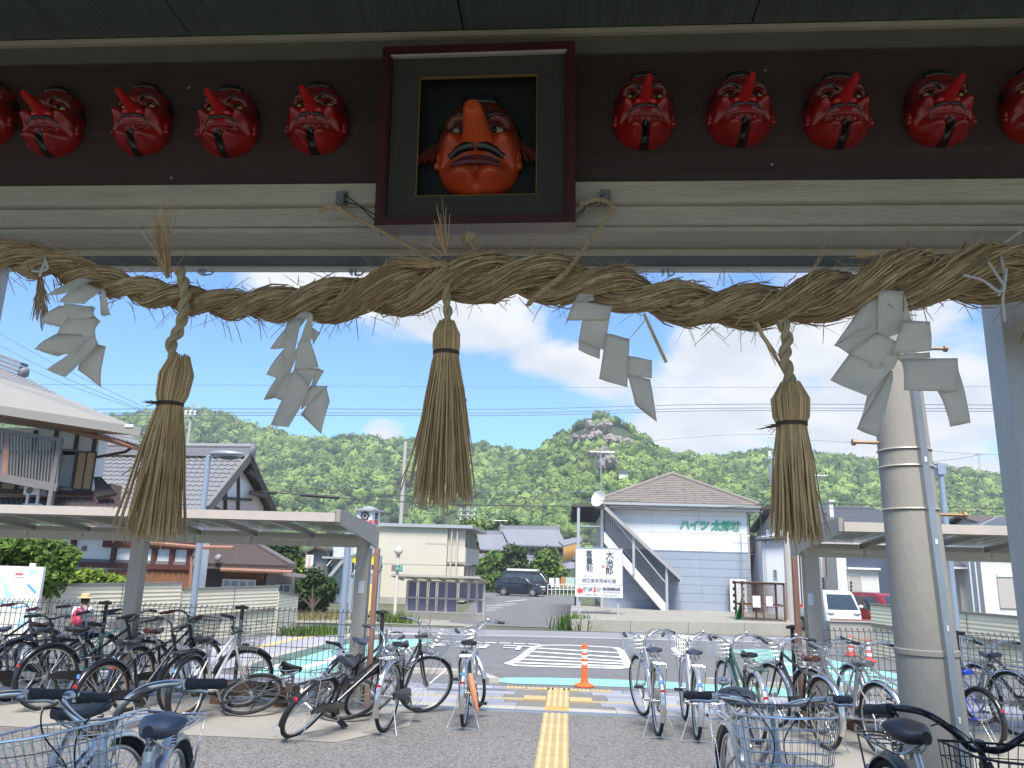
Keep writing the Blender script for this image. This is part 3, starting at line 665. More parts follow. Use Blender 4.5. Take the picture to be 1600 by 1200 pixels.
for k in (0, 1):
    mb = MB(); pts = []; rs = []; n = 460
    for i in range(n + 1):
        s = arc[-1] * i / n; c, r, d = strand_c(s, k); pts.append(c); rs.append(r * .97 * (1 + .05 * mnoise.noise(Vector((s * 9, k * 5, 0)))))
    mb.tube(pts, rs, 14); mb.build('strand', m_straw2, rope, smooth=60)
rr = random.Random(11); mb = MB()
def straw(mb, pts, r, n=4):
    mb.tube(pts, [r * .8] + [r] * (len(pts) - 2) + [r * .55], n, cap=False)
vis0, vis1 = 0.5, arc[-1] - .5
for i in range(9000):
    s = rr.uniform(vis0, vis1); k = rr.randint(0, 1); phi = rr.uniform(0, 2 * PI); L = rr.uniform(.05, .17); tw = rr.uniform(-7, -2); pts = []
    wild = rr.random() < .16
    for q in range(5):
        f = q / 4; lift = .01 + rr.uniform(0, .045) + (max(0, f - .4) * rr.uniform(.2, 1.0) if wild else 0)
        p, t = strand_pt(s + L * f, k, phi + tw * L * f, lift); pts.append(p)
    straw(mb, pts, rr.uniform(.0014, .0031))
mb.build('straw_fibres', m_straw, rope, smooth=60, kind='stuff')
mb = MB()
for i in range(800):   # stray ends standing off, most along the lower edge
    s = rr.uniform(vis0, vis1); c, r, tw, d, u, b = frame_at(s); a = rr.gauss(PI, .7) if rr.random() < .6 else rr.gauss(0, .8)
    o = u * math.cos(a) + b * math.sin(a); L = rr.uniform(.02, .085); v = (o * rr.uniform(.35, 1) + d * rr.uniform(-1.1, 1.1)).normalized(); p0 = c + o * r * .93
    bend = Vector((rr.uniform(-1, 1), rr.uniform(-.5, .5), rr.uniform(-1, .4))) * L * .25
    straw(mb, [p0, p0 + v * L * .5 + bend * .4, p0 + v * L + bend], rr.uniform(.0007, .0017), 3)
mb.build('stray_straws', m_straw, rope, smooth=60, kind='stuff')
def fan(p0, p1, n, spread, r=.0022, curl=.0, mat=None, mb=None, up=None):
    """bundle of straws from p0 fanning out towards p1"""
    mb = mb or MB(); p0, p1 = Vector(p0), Vector(p1); d = p1 - p0; L = d.length
    for i in range(n):
        e = p0 + d * rr.uniform(.55, 1.05) + Vector((rr.gauss(0, 1), rr.gauss(0, .5), rr.gauss(0, 1))) * spread * L * .35
        m_ = p0.lerp(e, .5) + Vector((rr.gauss(0, 1), rr.gauss(0, 1), rr.gauss(0, 1))) * spread * L * .08
        straw(mb, [p0 + Vector((rr.gauss(0, .004), rr.gauss(0, .004), rr.gauss(0, .004))), m_, e], rr.uniform(.5, 1.1) * r, 4)
    return mb
mb = fan(P(262, 432, 2.30), P(252, 330, 2.33), 42, .45, .0017); fan(P(262, 430, 2.30), P(240, 395, 2.3), 8, .7, .0015, mb=mb)
fan(P(697, 398, 2.28), P(682, 322, 2.30), 12, .22, .0020, mb=mb); fan(P(690, 400, 2.28), P(658, 372, 2.3), 5, .3, .0015, mb=mb)
fan(P(700, 415, 2.27), P(612, 407, 2.30), 44, .28, .0020, mb=mb); fan(P(1260, 440, 2.28), P(1296, 370, 2.3), 2, .1, .0018, mb=mb)
fan(P(1370, 400, 2.29), P(1330, 396, 2.3), 12, .4, .0018, mb=mb); fan(P(1180, 505, 2.32), P(1232, 585, 2.32), 16, .10, .0026, mb=mb)
mb.build('straw_tufts', m_straw3, rope, smooth=60, kind='stuff')
mb = MB().tube([P(1006, 490, 2.30), P(1022, 525, 2.30), P(1041, 566, 2.30)], [.0045, .0052, .005], 8); mb.build('loose_stalk', m_straw3, rope)
# binding cord running over the rope to the brackets, with its knot
def twisted(mb, pts, r, n=40, tw=60):
    cl = cr_spline([Vector(p) for p in pts], 14); a0 = 0
    for k in (0, 1):
        ps = []; L = 0
        for i, c in enumerate(cl):
            if i: L += (c - cl[i - 1]).length
            d = (cl[min(i + 1, len(cl) - 1)] - cl[max(i - 1, 0)]).normalized(); u = d.orthogonal().normalized(); b = d.cross(u); a = L * tw + PI * k
            ps.append(c + (u * math.cos(a) + b * math.sin(a)) * r * .5)
        mb.tube(ps, r * .62, 6)
    return mb
t = thing('hanging_rope', 'thin twisted straw cord slung from the right bracket down around the thick rope', 'rope', P(946, 330, 2.4))
twisted(MB(), [P(905, 320, 2.50), P(935, 312, 2.495), P(958, 322, 2.49), P(945, 345, 2.45), P(915, 385, 2.36), P(885, 425, 2.27), P(860, 445, 2.255), P(838, 462, 2.27), P(825, 476, 2.33)], .0085, tw=150).build('cord', m_cord, t)
t = thing('hanging_rope', 'thin twisted straw cord slung from the left bracket to the top of the thick rope', 'rope', P(534, 320, 2.4))
twisted(MB(), [P(500, 330, 2.52), P(522, 322, 2.49), P(545, 335, 2.485), P(590, 358, 2.44), P(640, 385, 2.36), P(672, 400, 2.29)], .008, tw=150).build('cord', m_cord, t)
t = thing('straw_knot', 'round straw knot tied on top of the thick rope below the framed mask', 'knot', P(735, 380, 2.4))
mb = MB(); kc = P(733, 374, 2.38)
for i in range(9):
    a = i * .7; q = Matrix.Rotation(a, 3, Vector((rr.uniform(-1, 1), rr.uniform(-1, 1), rr.uniform(-1, 1))).normalized())
    mb.tube([kc + q @ Vector((math.cos(x) * .026, math.sin(x) * .022, 0)) for x in [2 * PI * j / 18 for j in range(18)]], .006, 6, closed=True)
mb.build('knot_loops', m_cord, t); twisted(MB(), [kc, P(745, 392, 2.35), P(752, 408, 2.31)], .010, tw=120).build('cord_end', m_cord, t)
# white strings
for nm, lb, pp in (('string', 'white string tied round the rope at the left end', [[(68, 360, 2.5), (69, 385, 2.42), (71, 405, 2.30), (66, 420, 2.285)], [(50, 423, 2.29), (62, 424, 2.28), (74, 420, 2.28), (72, 408, 2.28)], [(62, 432, 2.28), (66, 420, 2.275), (71, 412, 2.28)]]),
                   ('string', 'white string tied round the rope at the right post', [[(1625, 342, 2.45), (1580, 372, 2.40), (1562, 388, 2.33), (1566, 410, 2.26), (1570, 440, 2.25), (1567, 470, 2.27), (1570, 503, 2.28)], [(1545, 410, 2.25), (1558, 430, 2.235), (1569, 448, 2.235), (1560, 455, 2.24), (1535, 438, 2.24), (1505, 430, 2.25)], [(1572, 420, 2.24), (1570, 440, 2.235), (1560, 462, 2.26)]])):
    t = thing(nm, lb, 'string', P(pp[0][0][0], pp[0][0][1], 2.4), 'white tie strings')
    mb = MB()
    for q in pp: mb.tube(cr_spline([P(*x) for x in q], 6), .0042, 6)
    mb.build('cord', m_string, t)
# tassels
def tassel(label, cord, head, tie, bottom, Y, n, loose=(), mat=None, group='straw tassels hanging from the rope', tail=None, wild=.0):
    """head/tie/bottom: (px, py, half width px). Straws run from head over the tie to the flared bottom"""
    S = (P(801, 600, Y) - P(800, 600, Y)).length
    h, ti, bo = P(head[0], head[1], Y), P(tie[0], tie[1], Y), P(bottom[0], bottom[1], Y)
    t = thing('straw_tassel', label, 'tassel', tuple(P(cord[0][0], cord[0][1], Y)), group)
    twisted(MB(), [P(x, y, Y) for x, y in cord], S * cord_w(cord), tw=70).build('hanging_cord', m_cord, t)
    mb = MB()
    for i in range(n):
        a = rr.uniform(0, 2 * PI); q = math.sqrt(rr.random()) if rr.random() < .5 else rr.uniform(.9, 1.0)
        o = Vector((math.cos(a) * q, math.sin(a) * q, 0))
        def at(c, wd, squash=.8): return c + Vector((o.x, o.y * squash, 0)) * (wd * S)
        p0 = at(h, head[2] * .55) + Vector((0, 0, rr.uniform(-.01, .012))); p1 = at(h.lerp(ti, .35), head[2] * 1.0); p2 = at(h.lerp(ti, .8), (head[2] * .6 + tie[2] * .45)); p3 = at(ti, tie[2])
        e = rr.gauss(1, .045) - (rr.random() < .15) * rr.uniform(0, .35); jit = Vector((rr.gauss(0, 1), rr.gauss(0, .8), 0)) * bottom[2] * S * (.16 + wild * .35)
        b_ = at(ti.lerp(bo, e), bottom[2]) + jit; m1 = ti.lerp(b_, .33); m1 = p3.lerp(b_, .35) + (at(ti, tie[2]) - ti) * .12; m2 = p3.lerp(b_, .7)
        straw(mb, [p0, p1, p2, p3, m1, m2, b_], rr.uniform(.0016, .0031) * 1.05, 5)
    for q in loose: straw(mb, cr_spline([P(x, y, Y - .02) for x, y in q], 4), .0021, 5)
    mb.build('straw', mat or m_straw3, t, smooth=60, kind='stuff')
    mb = MB()
    for dz in (-.003, .004): mb.ring(ti + Vector((0, 0, dz)), tie[2] * S * 1.04, .0036, 'Z', 22, 6)
    mb.xf(Matrix.Translation(ti) @ Matrix.Diagonal((1, .84, 1, 1)) @ Matrix.Translation(-ti))
    tb_ = mb.build('tie', m_tie, t)
    if tail:
        mb = fan(P(tail[0], tail[1], Y - .04), P(tail[2], tail[3], Y - .05), 14, .5, .0016); mb.build('tie_end', m_tie, tb_)
    return t
def cord_w(c): return c[0][2] if len(c[0]) > 2 else 10
def tassel_(label, cordpts, cw, *a, **k):
    return tassel(label, [(x, y, cw) for x, y in cordpts], *a, **k)
_t = tassel
def tassel(label, cord, *a, **k): return _t(label, cord, *a, **k)
# unpack triples for the cord
_P = P
def P(px, py, Y, *r): return _P(px, py, Y)
src = tassel
def mk(label, cordpts, cw, head, tie, bottom, Y, n, **k):
    global cord_w
    cord_w = lambda c: cw
    return _t(label, cordpts, head, tie, bottom, Y, n, **k)
mk('straw tassel on the left with a knotted head, bulging top and splayed lower end', [(280, 420), (290, 455), (286, 490), (280, 515), (268, 535), (272, 560)], 9, (281, 560, 27), (266, 632, 19), (236, 832, 40), 2.30, 230, tail=(246, 630, 226, 628), wild=.25,
   loose=([(250, 650), (215, 720), (190, 742)], [(240, 680), (205, 760), (176, 795)], [(262, 700), (275, 790), (273, 832)], [(272, 680), (279, 760), (278, 796)]))
mk('straw tassel in the middle hanging straight below the framed mask', [(697, 440), (698, 470), (700, 490), (698, 508)], 7, (698, 506, 21), (697, 552, 19), (690, 778, 42), 2.30, 250, wild=.1,
   loose=([(680, 555), (662, 640), (640, 720), (626, 768)], [(676, 560), (650, 690), (618, 770)], [(715, 556), (722, 610), (730, 627)], [(716, 560), (724, 660), (732, 735)], [(694, 780), (692, 800), (688, 812)]))
mk('straw tassel on the right with a tied waist hanging beside the concrete pole', [(1222, 500), (1230, 530), (1226, 560), (1234, 585), (1233, 604)], 9, (1234, 602, 28), (1237, 663, 21), (1248, 838, 31), 2.30, 230, tail=(1216, 664, 1190, 672), wild=.0,
   loose=([(1252, 664), (1268, 740), (1298, 836)], [(1240, 830), (1244, 855), (1245, 872)]))
t = thing('straw_tassel', 'small frayed straw tassel at the far left end of the rope', 'tassel', tuple(P(64, 425, 2.3)), 'straw tassels hanging from the rope')
mb = MB(); fan(P(62, 432, 2.31), P(64, 508, 2.31), 50, .22, .0022, mb=mb); fan(P(58, 435, 2.31), P(38, 428, 2.31), 26, .9, .0018, mb=mb); fan(P(62, 430, 2.31), P(78, 480, 2.31), 16, .35, .0015, mb=mb)
mb.build('straw', m_straw, t, smooth=60, kind='stuff')
t = thing('straw_tassel', 'frayed straw tassel end cut off by the right edge of the picture', 'tassel', tuple(P(1610, 480, 2.3)), 'straw tassels hanging from the rope')
mb = MB(); fan(P(1625, 480, 2.30), P(1600, 535, 2.31), 60, .35, .0024, mb=mb); fan(P(1640, 470, 2.30), P(1612, 500, 2.31), 20, .5, .0024, mb=mb)
mb.build('straw', m_straw, t, smooth=60, kind='stuff')
# shide: folded paper streamers; each leaf is its own sheet, bent a little
def leaf(mb, quad, Y, dY=(0, 0, 0, 0), bend=.015, n=8):
    """quad px corners (tl, tr, br, bl); dY depth offset per corner"""
    c = [P(q[0], q[1], Y + d) for q, d in zip(quad, dY)]; o = len(mb.v); q0 = quad[0][0] * 1.7
    for j in range(n + 1):
        for i in range(n + 1):
            u, v = i / n, j / n; p = (c[0] * (1 - u) + c[1] * u) * (1 - v) + (c[3] * (1 - u) + c[2] * u) * v
            p = p + Vector((0, -bend * math.sin(PI * v) * (.4 + .6 * math.sin(PI * u)) - .004 * math.sin(5 * u + 3 * v) - .0025 * abs(math.sin(2.6 * u + 4.4 * v + q0)), 0)); mb.v.append(tuple(p))
    for j in range(n):
        for i in range(n): a = o + j * (n + 1) + i; mb.f.append((a, a + n + 1, a + n + 2, a + 1))
def shide(label, leaves, Y=2.28):
    t = thing('paper_streamer', label, 'paper streamer', tuple(P(leaves[0][0][0][0], leaves[0][0][0][1], Y)), 'white folded paper streamers on the rope')
    for k, (quad, y, bend, dy) in enumerate(leaves):
        mb = MB(); leaf(mb, quad, Y + y, dy, bend); o = mb.build('paper_leaf', m_paper, t, smooth=70)
        sm = o.modifiers.new('thickness', 'SOLIDIFY'); sm.thickness = .0006
shide('white paper streamer at the left end of the rope with many overlapping folds', [
    ([(128, 432), (146, 436), (118, 456), (73, 462)], 0, .006, (.05, .03, -.01, -.01)), ([(132, 442), (162, 452), (134, 476), (92, 472)], -.012, .01, (.04, .02, 0, -.02)), ([(160, 450), (163, 452), (174, 493), (158, 493)], .01, .004, (0, 0, 0, .02)),
    ([(100, 474), (148, 480), (148, 496), (110, 500)], -.02, .006, (0, .01, 0, 0)), ([(92, 478), (146, 478), (118, 518), (62, 503)], -.006, .012, (.01, 0, .02, 0)), ([(120, 500), (146, 492), (159, 503), (136, 524)], .004, .008, (0, 0, .01, 0)),
    ([(108, 496), (150, 495), (151, 528), (88, 526)], -.01, .008, (0, 0, 0, 0)), ([(88, 522), (150, 524), (118, 556), (54, 546)], -.018, .01, (.0, .01, 0, -.02)), ([(64, 546), (112, 549), (92, 558), (64, 549)], .0, .002, (0, 0, 0, 0)), ([(150, 523), (152, 536), (104, 590), (73, 578)], -.03, -.012, (.02, .01, 0, -.02)),
    ([(140, 535), (165, 541), (159, 606), (122, 578)], .01, .02, (.02, 0, .02, 0))])
shide('white paper streamer left of the middle tassel with curled narrow folds', [
    ([(474, 482), (486, 488), (446, 545), (422, 545)], 0, .008, (.06, .04, 0, 0)), ([(484, 488), (488, 492), (487, 532), (468, 534)], -.02, -.012, (0, 0, 0, 0)), ([(448, 505), (472, 494), (456, 582), (444, 560)], -.008, .01, (.03, .02, 0, 0)),
    ([(488, 512), (500, 520), (490, 540), (487, 528)], .012, .003, (0, 0, 0, 0)), ([(443, 546), (452, 560), (440, 594), (416, 585)], .01, .008, (0, 0, 0, 0)), ([(466, 535), (484, 531), (499, 575), (460, 577)], -.022, -.014, (0, 0, 0, .01)),
    ([(459, 552), (475, 533), (440, 620), (412, 625)], -.012, .014, (.0, .0, .02, -.02)), ([(460, 577), (499, 575), (484, 604), (458, 590)], .0, .006, (0, 0, 0, 0)), ([(497, 576), (506, 579), (494, 604), (486, 604)], .008, .004, (0, 0, 0, 0)),
    ([(446, 590), (462, 577), (448, 629), (430, 622)], -.015, .006, (0, 0, 0, 0)), ([(461, 577), (484, 604), (452, 668), (423, 664)], -.03, -.016, (.0, .0, 0, -.02)), ([(482, 604), (512, 603), (498, 622), (470, 640)], -.008, .005, (0, 0, 0, 0)),
    ([(511, 604), (515, 628), (503, 679), (470, 648)], -.02, .018, (.0, .0, .0, .03))])
shide('white paper streamer right of the middle tassel stepping down to the right in clean zigzags', [
    ([(905, 456), (927, 450), (928, 470), (898, 472)], 0, .004, (.05, .05, 0, 0)), ([(897, 470), (957, 478), (950, 499), (885, 501)], -.01, .008, (0, 0, 0, -.01)), ([(910, 499), (956, 478), (944, 548), (904, 533)], .0, .004, (0, .0, .0, 0)),
    ([(904, 533), (938, 535), (937, 562), (904, 547)], .012, .004, (0, 0, 0, 0)), ([(947, 521), (984, 529), (980, 606), (936, 592)], -.014, .008, (0, 0, 0, 0)), ([(981, 556), (1019, 563), (1018, 592), (980, 586)], -.0135, .005, (0, 0, 0, 0)),
    ([(980, 586), (1016, 592), (1026, 660), (992, 632)], -.004, .02, (.0, 0, .03, .02))])
shide('white paper streamer in front of the concrete pole, the largest and widest one', [
    ([(1352, 468), (1373, 455), (1369, 518), (1303, 540)], .0, .008, (.05, .03, .0, .0)), ([(1303, 540), (1369, 500), (1362, 524), (1326, 554)], .003, .004, (0, 0, 0, 0)), ([(1372, 455), (1412, 454), (1410, 520), (1370, 532)], -.015, -.014, (.03, .03, 0, 0)),
    ([(1411, 454), (1424, 500), (1424, 502), (1410, 502)], .006, .004, (.03, 0, 0, 0)), ([(1368, 519), (1404, 534), (1366, 578), (1326, 554)], -.022, .012, (0, 0, 0, 0)), ([(1408, 502), (1454, 502), (1454, 549), (1392, 553)], -.018, .008, (0, 0, 0, 0)),
    ([(1326, 554), (1393, 577), (1355, 620), (1297, 594)], -.026, -.012, (0, 0, 0, -.02)), ([(1388, 536), (1408, 551), (1394, 578), (1361, 564)], .0, .006, (0, 0, 0, 0)), ([(1387, 556), (1453, 550), (1452, 560), (1408, 566)], .006, .004, (0, 0, 0, 0)),
    ([(1408, 562), (1497, 559), (1496, 612), (1412, 610)], -.02, .010, (0, 0, 0, 0)), ([(1392, 578), (1396, 590), (1370, 684), (1338, 670)], .004, .018, (0, 0, .0, .0)), ([(1354, 620), (1393, 577), (1372, 660), (1340, 668)], .008, .008, (0, 0, 0, 0)),
    ([(1464, 611), (1498, 576), (1515, 661), (1484, 667)], .006, .016, (0, 0, .0, .0))])
# ================================================================== CYCLE SHELTERS, FENCES, POLES
m_shel = M('shelter_aluminium', (.33, .305, .27), rough=.45, metal=.15, var=.06, scale=4, dirt=.2, dark=(.2, .17, .14))
m_shelp = M('shelter_front_trim', (.50, .44, .38), rough=.45, metal=.1, var=.06, dirt=.15, dark=(.3, .24, .2))
m_rust = M('drain_brown', (.27, .145, .10), rough=.6, var=.12, scale=8)
m_wire = M('fence_wire', (.17, .155, .135), rough=.5, metal=.3, var=.1)
m_fpost = M('fence_post_brown', (.035, .030, .026), rough=.45, var=.15)
def polycarb():
    m = bpy.data.materials.new('polycarbonate_roof'); m.use_nodes = True; t = m.node_tree; b = t.nodes['Principled BSDF']
    b.inputs['Base Color'].default_value = (.30, .31, .29, 1); b.inputs['Roughness'].default_value = .12; b.inputs['Specular IOR Level'].default_value = .6
    tr = t.nodes.new('ShaderNodeBsdfTransparent'); tr.inputs[0].default_value = (.72, .74, .71, 1); mx_ = t.nodes.new('ShaderNodeMixShader'); mx_.inputs[0].default_value = .45
    t.links.new(b.outputs[0], mx_.inputs[1]); t.links.new(tr.outputs[0], mx_.inputs[2]); t.links.new(mx_.outputs[0], t.nodes['Material Output'].inputs['Surface']); return m
m_poly = polycarb()
YP, YF = 9.40, 7.95
def shelter(name, label, x0, x1, posts, end, beam_px, front_px):
    zbm = P(*beam_px, YP).z; zfr = P(*front_px, YF).z
    t = thing(name, label, 'bicycle shelter', ((x0 + x1) / 2, YP, 0), 'bicycle shelters')
    zt = zbm + .20
    MB().box((x0, YP - .06, zbm), (x1, YP + .06, zbm + .10)).build('rear_beam', m_shel, t, smooth=0)
    MB().box((x0, YF - .03, zfr - .04), (x1, YF + .03, zfr + .05)).build('front_trim', m_shelp, t, smooth=0)
    MB().box((x0, YF + .031, zfr - .05), (x1, YF + .07, zfr + .02)).build('front_gutter', m_shel, t, smooth=0)
    def roof_z(y): return zt + (zfr + .03 - zt) * (YP - y) / (YP - YF)
    n = max(1, round((x1 - x0) / .73)); w_ = (x1 - x0) / n
    for i in range(n + 1):
        x = x0 + i * w_; MB().bar((x, YP + .06, roof_z(YP) - .06), (x, YF + .071, roof_z(YF) - .06), .035, .05).build('rafter', m_shel, t, smooth=0)
    for i in range(n):
        a = x0 + i * w_ + .019; b = x0 + (i + 1) * w_ - .019
        MB().add([(a, YP + .25, roof_z(YP + .25)), (b, YP + .25, roof_z(YP + .25)), (b, YF + .06, roof_z(YF)), (a, YF + .06, roof_z(YF)), (a, YP + .25, roof_z(YP + .25) + .004), (b, YP + .25, roof_z(YP + .25) + .004), (b, YF + .06, roof_z(YF) + .004), (a, YF + .06, roof_z(YF) + .004)],
                 [(0, 1, 2, 3), (7, 6, 5, 4), (0, 4, 5, 1), (1, 5, 6, 2), (2, 6, 7, 3), (3, 7, 4, 0)]).build('roof_panel', m_poly, t, smooth=0)
    for i in range(n // 2): MB().box((x0 + .3 + i * 1.9, YP - .064, zbm + .055), (x0 + .75 + i * 1.9, YP - .0605, zbm + .075)).build('beam_slot', m_kerb, t, smooth=0)
    MB().box((x0, YP + .061, zbm + .05), (x1, YP + .26, zbm + .16)).build('rear_gutter', m_shel, t, smooth=0)
    for x in (end,):
        s = -.022 if x == x1 else .022
        MB().prism([(x, YP + .3, zbm + .0), (x, YP + .3, zbm + .26), (x, YF - .0, zfr + .09), (x, YF - .0, zfr - .04)], (-s * 2, 0, 0)).build('end_fascia', m_shel, t, smooth=0)
    for px in posts:
        c = P(px, 950, YP).x
        mb = MB(); mb.prism([(c - .08, YP - .07, 0), (c + .08, YP - .07, 0), (c + .08, YP + .07, 0), (c - .08, YP + .07, 0)], (0, 0, zbm - .001)); p_ = mb.build('post', m_shel, t, smooth=0)
        for z in (1.25, 1.40, 1.58): MB().cyl((c - .03, YP - .0705, z), (c - .03, YP - .074, z), .012, 8).build('bolt', m_steel, p_)
        MB().box((c - .11, YP - .10, 0), (c + .11, YP + .10, .012)).build('base_plate', m_steel, p_, smooth=0)
    return t, zbm
sl, zl = shelter('bicycle_shelter', 'long grey bicycle shelter with clear roof panels on the left', -9.6, P(575, 840, YP).x + .02, (206, 563), P(575, 840, YP).x + .02, (400, 851), (400, 806))
sr, zr = shelter('bicycle_shelter', 'grey bicycle shelter with clear roof panels behind the concrete pole on the right', P(1253, 850, YP).x - .01, 9.0, (1270,), P(1253, 850, YP).x - .01, (1400, 874), (1450, 827))
cx = P(574, 950, YP).x + .045; MB().box((cx, YP - .03, 0), (cx + .055, YP + .04, zl - .002)).build('downpipe', m_rust, sl, smooth=0)
cx = P(1252, 950, YP).x; MB().box((cx - .075, YP - .03, 0), (cx - .02, YP + .04, zr - .002)).build('downpipe', m_rust, sr, smooth=0)
p = P(567, 917, YP); MB().box((p.x - .035, YP - .0735, p.z - .07), (p.x + .035, YP - .0712, p.z + .07)).build('notice', M('notice_paper', (.5, .52, .55), rough=.6), sl, smooth=0)
p = P(1264, 938, YP); MB().box((p.x - .03, YP - .0735, p.z - .05), (p.x + .03, YP - .0712, p.z + .08)).build('notice', M('notice_blue', (.45, .52, .62), rough=.6), sr, smooth=0)
# welded wire fences
def wire_fence(label, x0, x1, posts, Y=9.62, z1=1.10, clampy=True):
    t = thing('wire_fence', label, 'fence', ((x0 + x1) / 2, Y, 0), 'wire mesh fences behind the bicycles')
    mb = MB(); z0 = .06; n = int((x1 - x0) / .066)
    for i in range(n + 1): x = x0 + (x1 - x0) * i / n; mb.tube([(x, Y, z0), (x, Y, z1), (x, Y + .03, z1 + .035), (x, Y + .05, z1 + .01)], .0042, 4, cap=False)
    for k in range(8): z = z0 + (z1 - z0) * k / 7; mb.tube([(x0, Y - .005, z), (x1, Y - .005, z)], .005, 4, cap=False)
    mb.build('wire_mesh', m_wire, t, smooth=60, kind='stuff')
    for x in posts:
        p_ = MB().cyl((x, Y + .04, 0), (x, Y + .04, z1 + .03), .024, 10).cyl((x, Y + .04, z1 + .03), (x, Y + .04, z1 + .045), .028, 10).build('fence_post', m_fpost, t)
        MB().cbox((x - .045, Y + .01, z1 + .02), (.05, .045, .035)).cbox((x + .045, Y + .01, z1 + .02), (.05, .045, .035)).cyl((x - .08, Y, z1 + .02), (x + .08, Y, z1 + .02), .012, 8).build('clamp', m_fpost, p_)
    return t
YW = 9.64
wire_fence('dark wire mesh fence running behind the bicycles on the left', -9.5, P(594, 950, YW).x, [P(x, 950, YW).x for x in (-110, 163, 377)] + [P(595, 950, YW).x + .02], YW, 1.04)
wire_fence('dark wire mesh fence running behind the bicycles on the right', P(1240, 970, YW).x, 9.5, [P(1240, 970, YW).x - .01, P(1496, 985, YW).x], YW, 1.03)
# wooden logs as wheel stops
m_log = M('log_wood', (.13, .072, .04), rough=.8, var=.35, scale=6, stretch=(.4, 5, 5), dirt=.4, dark=(.05, .03, .02), bump=.4, bscale=30)
m_logend = M('log_end', (.22, .12, .065), rough=.85, var=.3, scale=30)
for lb, a, b in (('weathered wooden log lying along the left fence', (330, 1060), (466, 1062)), ('weathered wooden log lying along the right fence', (1322, 1085), (1440, 1090))):
    pa, pb = P(a[0], a[1], 9.35), P(b[0], b[1], 9.35); pa.z = pb.z = .165
    t = thing('log', lb, 'log', (pb.x, 9.35, 0), 'logs used as wheel stops')
    mb = MB(); mb.tube([pa, pa.lerp(pb, .3) + Vector((0, .01, .01)), pa.lerp(pb, .7), pb], [.085, .09, .084, .088], 14, cap=False); mb.build('log_bark', m_log, t, smooth=60)
    d = (pb - pa).normalized(); MB().cyl(pb - d * .01, pb - d * .002, .083, 14).build('log_end', m_logend, t); MB().cyl(pa + d * .01, pa + d * .002, .08, 14).build('log_end', m_logend, t)
    for q in (.12, .85): c = pa.lerp(pb, q); MB().cbox((c.x, c.y, .045), (.14, .2, .09)).build('log_support', m_log, t, smooth=0)
# concrete electricity pole on the right, steel conduit, step bolts
m_pole = M('pole_concrete', (.33, .315, .28), rough=.85, var=.10, scale=3, stretch=(1, 1, .25), dirt=.35, dark=(.17, .16, .14), bump=.2, bscale=50)
YC = 4.9
pb_, pt_ = P(1454, 1080, YC), P(1412, 700, YC); rb_ = (P(1501, 1080, YC) - P(1406, 1080, YC)).length / 2; rt_ = (P(1450, 700, YC) - P(1373, 700, YC)).length / 2
dax = (pt_ - pb_); k0 = (0 - pb_.z) / dax.z; k1 = (7.5 - pb_.z) / dax.z
def pole_at(z): k = (z - pb_.z) / dax.z; return pb_ + dax * k, rb_ + (rt_ - rb_) * k
t = thing('concrete_pole', 'thick tapered concrete electricity pole with a steel conduit at the right', 'pole', tuple(pole_at(0)[0]))
c0, r0 = pole_at(-.1); c1, r1 = pole_at(7.5); mb = MB(); mb.tube([c0.lerp(c1, i / 10) for i in range(11)], [r0 + (r1 - r0) * i / 10 for i in range(11)], 40); mb.build('shaft', m_pole, t)
a = math.radians(-76); off = lambda z, s=1.03: pole_at(z)[0] + Vector((math.cos(a), math.sin(a), 0)) * (pole_at(z)[1] * s)
mb = MB()
for z0, z1 in ((-.05, 3.6),): mb.bar(off(z0, 1.08), off(z1, 1.08), .045, .04, (math.cos(a), math.sin(a), 0))
cdt = mb.build('conduit', M('conduit_steel', (.40, .43, .46), rough=.35, metal=.7, var=.1), t)
mbd = M('pole_band', (.45, .43, .38), rough=.5, metal=.3, var=.1)
for px, py in ((1410, 705), (1412, 731), (1420, 797)):
    z = P(px, py, YC).z; c, r = pole_at(z); MB().ring(c, r + .002, .007, 'Z', 40, 6).build('band', mbd, t)
z = P(1452, 1018, YC).z; c, r = pole_at(z); MB().lathe([(r + .001, -.018), (r + .006, -.014), (r + .006, .014), (r + .001, .018)], c, 40).build('seam_band', m_pole, t)
m_bolt = M('step_bolt', (.36, .24, .15), rough=.6, metal=.5, var=.2)
for px, py, s in ((1478, 545, 1), (1333, 691, -1), (1508, 805, 1)):
    e = P(px, py, YC); c, r = pole_at(e.z); a0_ = c + Vector((s * r * .95, 0, 0)); mb = MB(); mb.cyl(a0_, e, .010, 8); d = (e - a0_).normalized(); mb.cyl(e - d * .012, e + d * .006, .021, 8); mb.build('step_bolt', m_bolt, t)
mb = MB()
for i in range(5): z = .9 + i * .48; mb.cbox(off(z, 1.2), (.014, .014, .03))
mb.build('conduit_clips', m_white, cdt, smooth=0, kind='stuff')
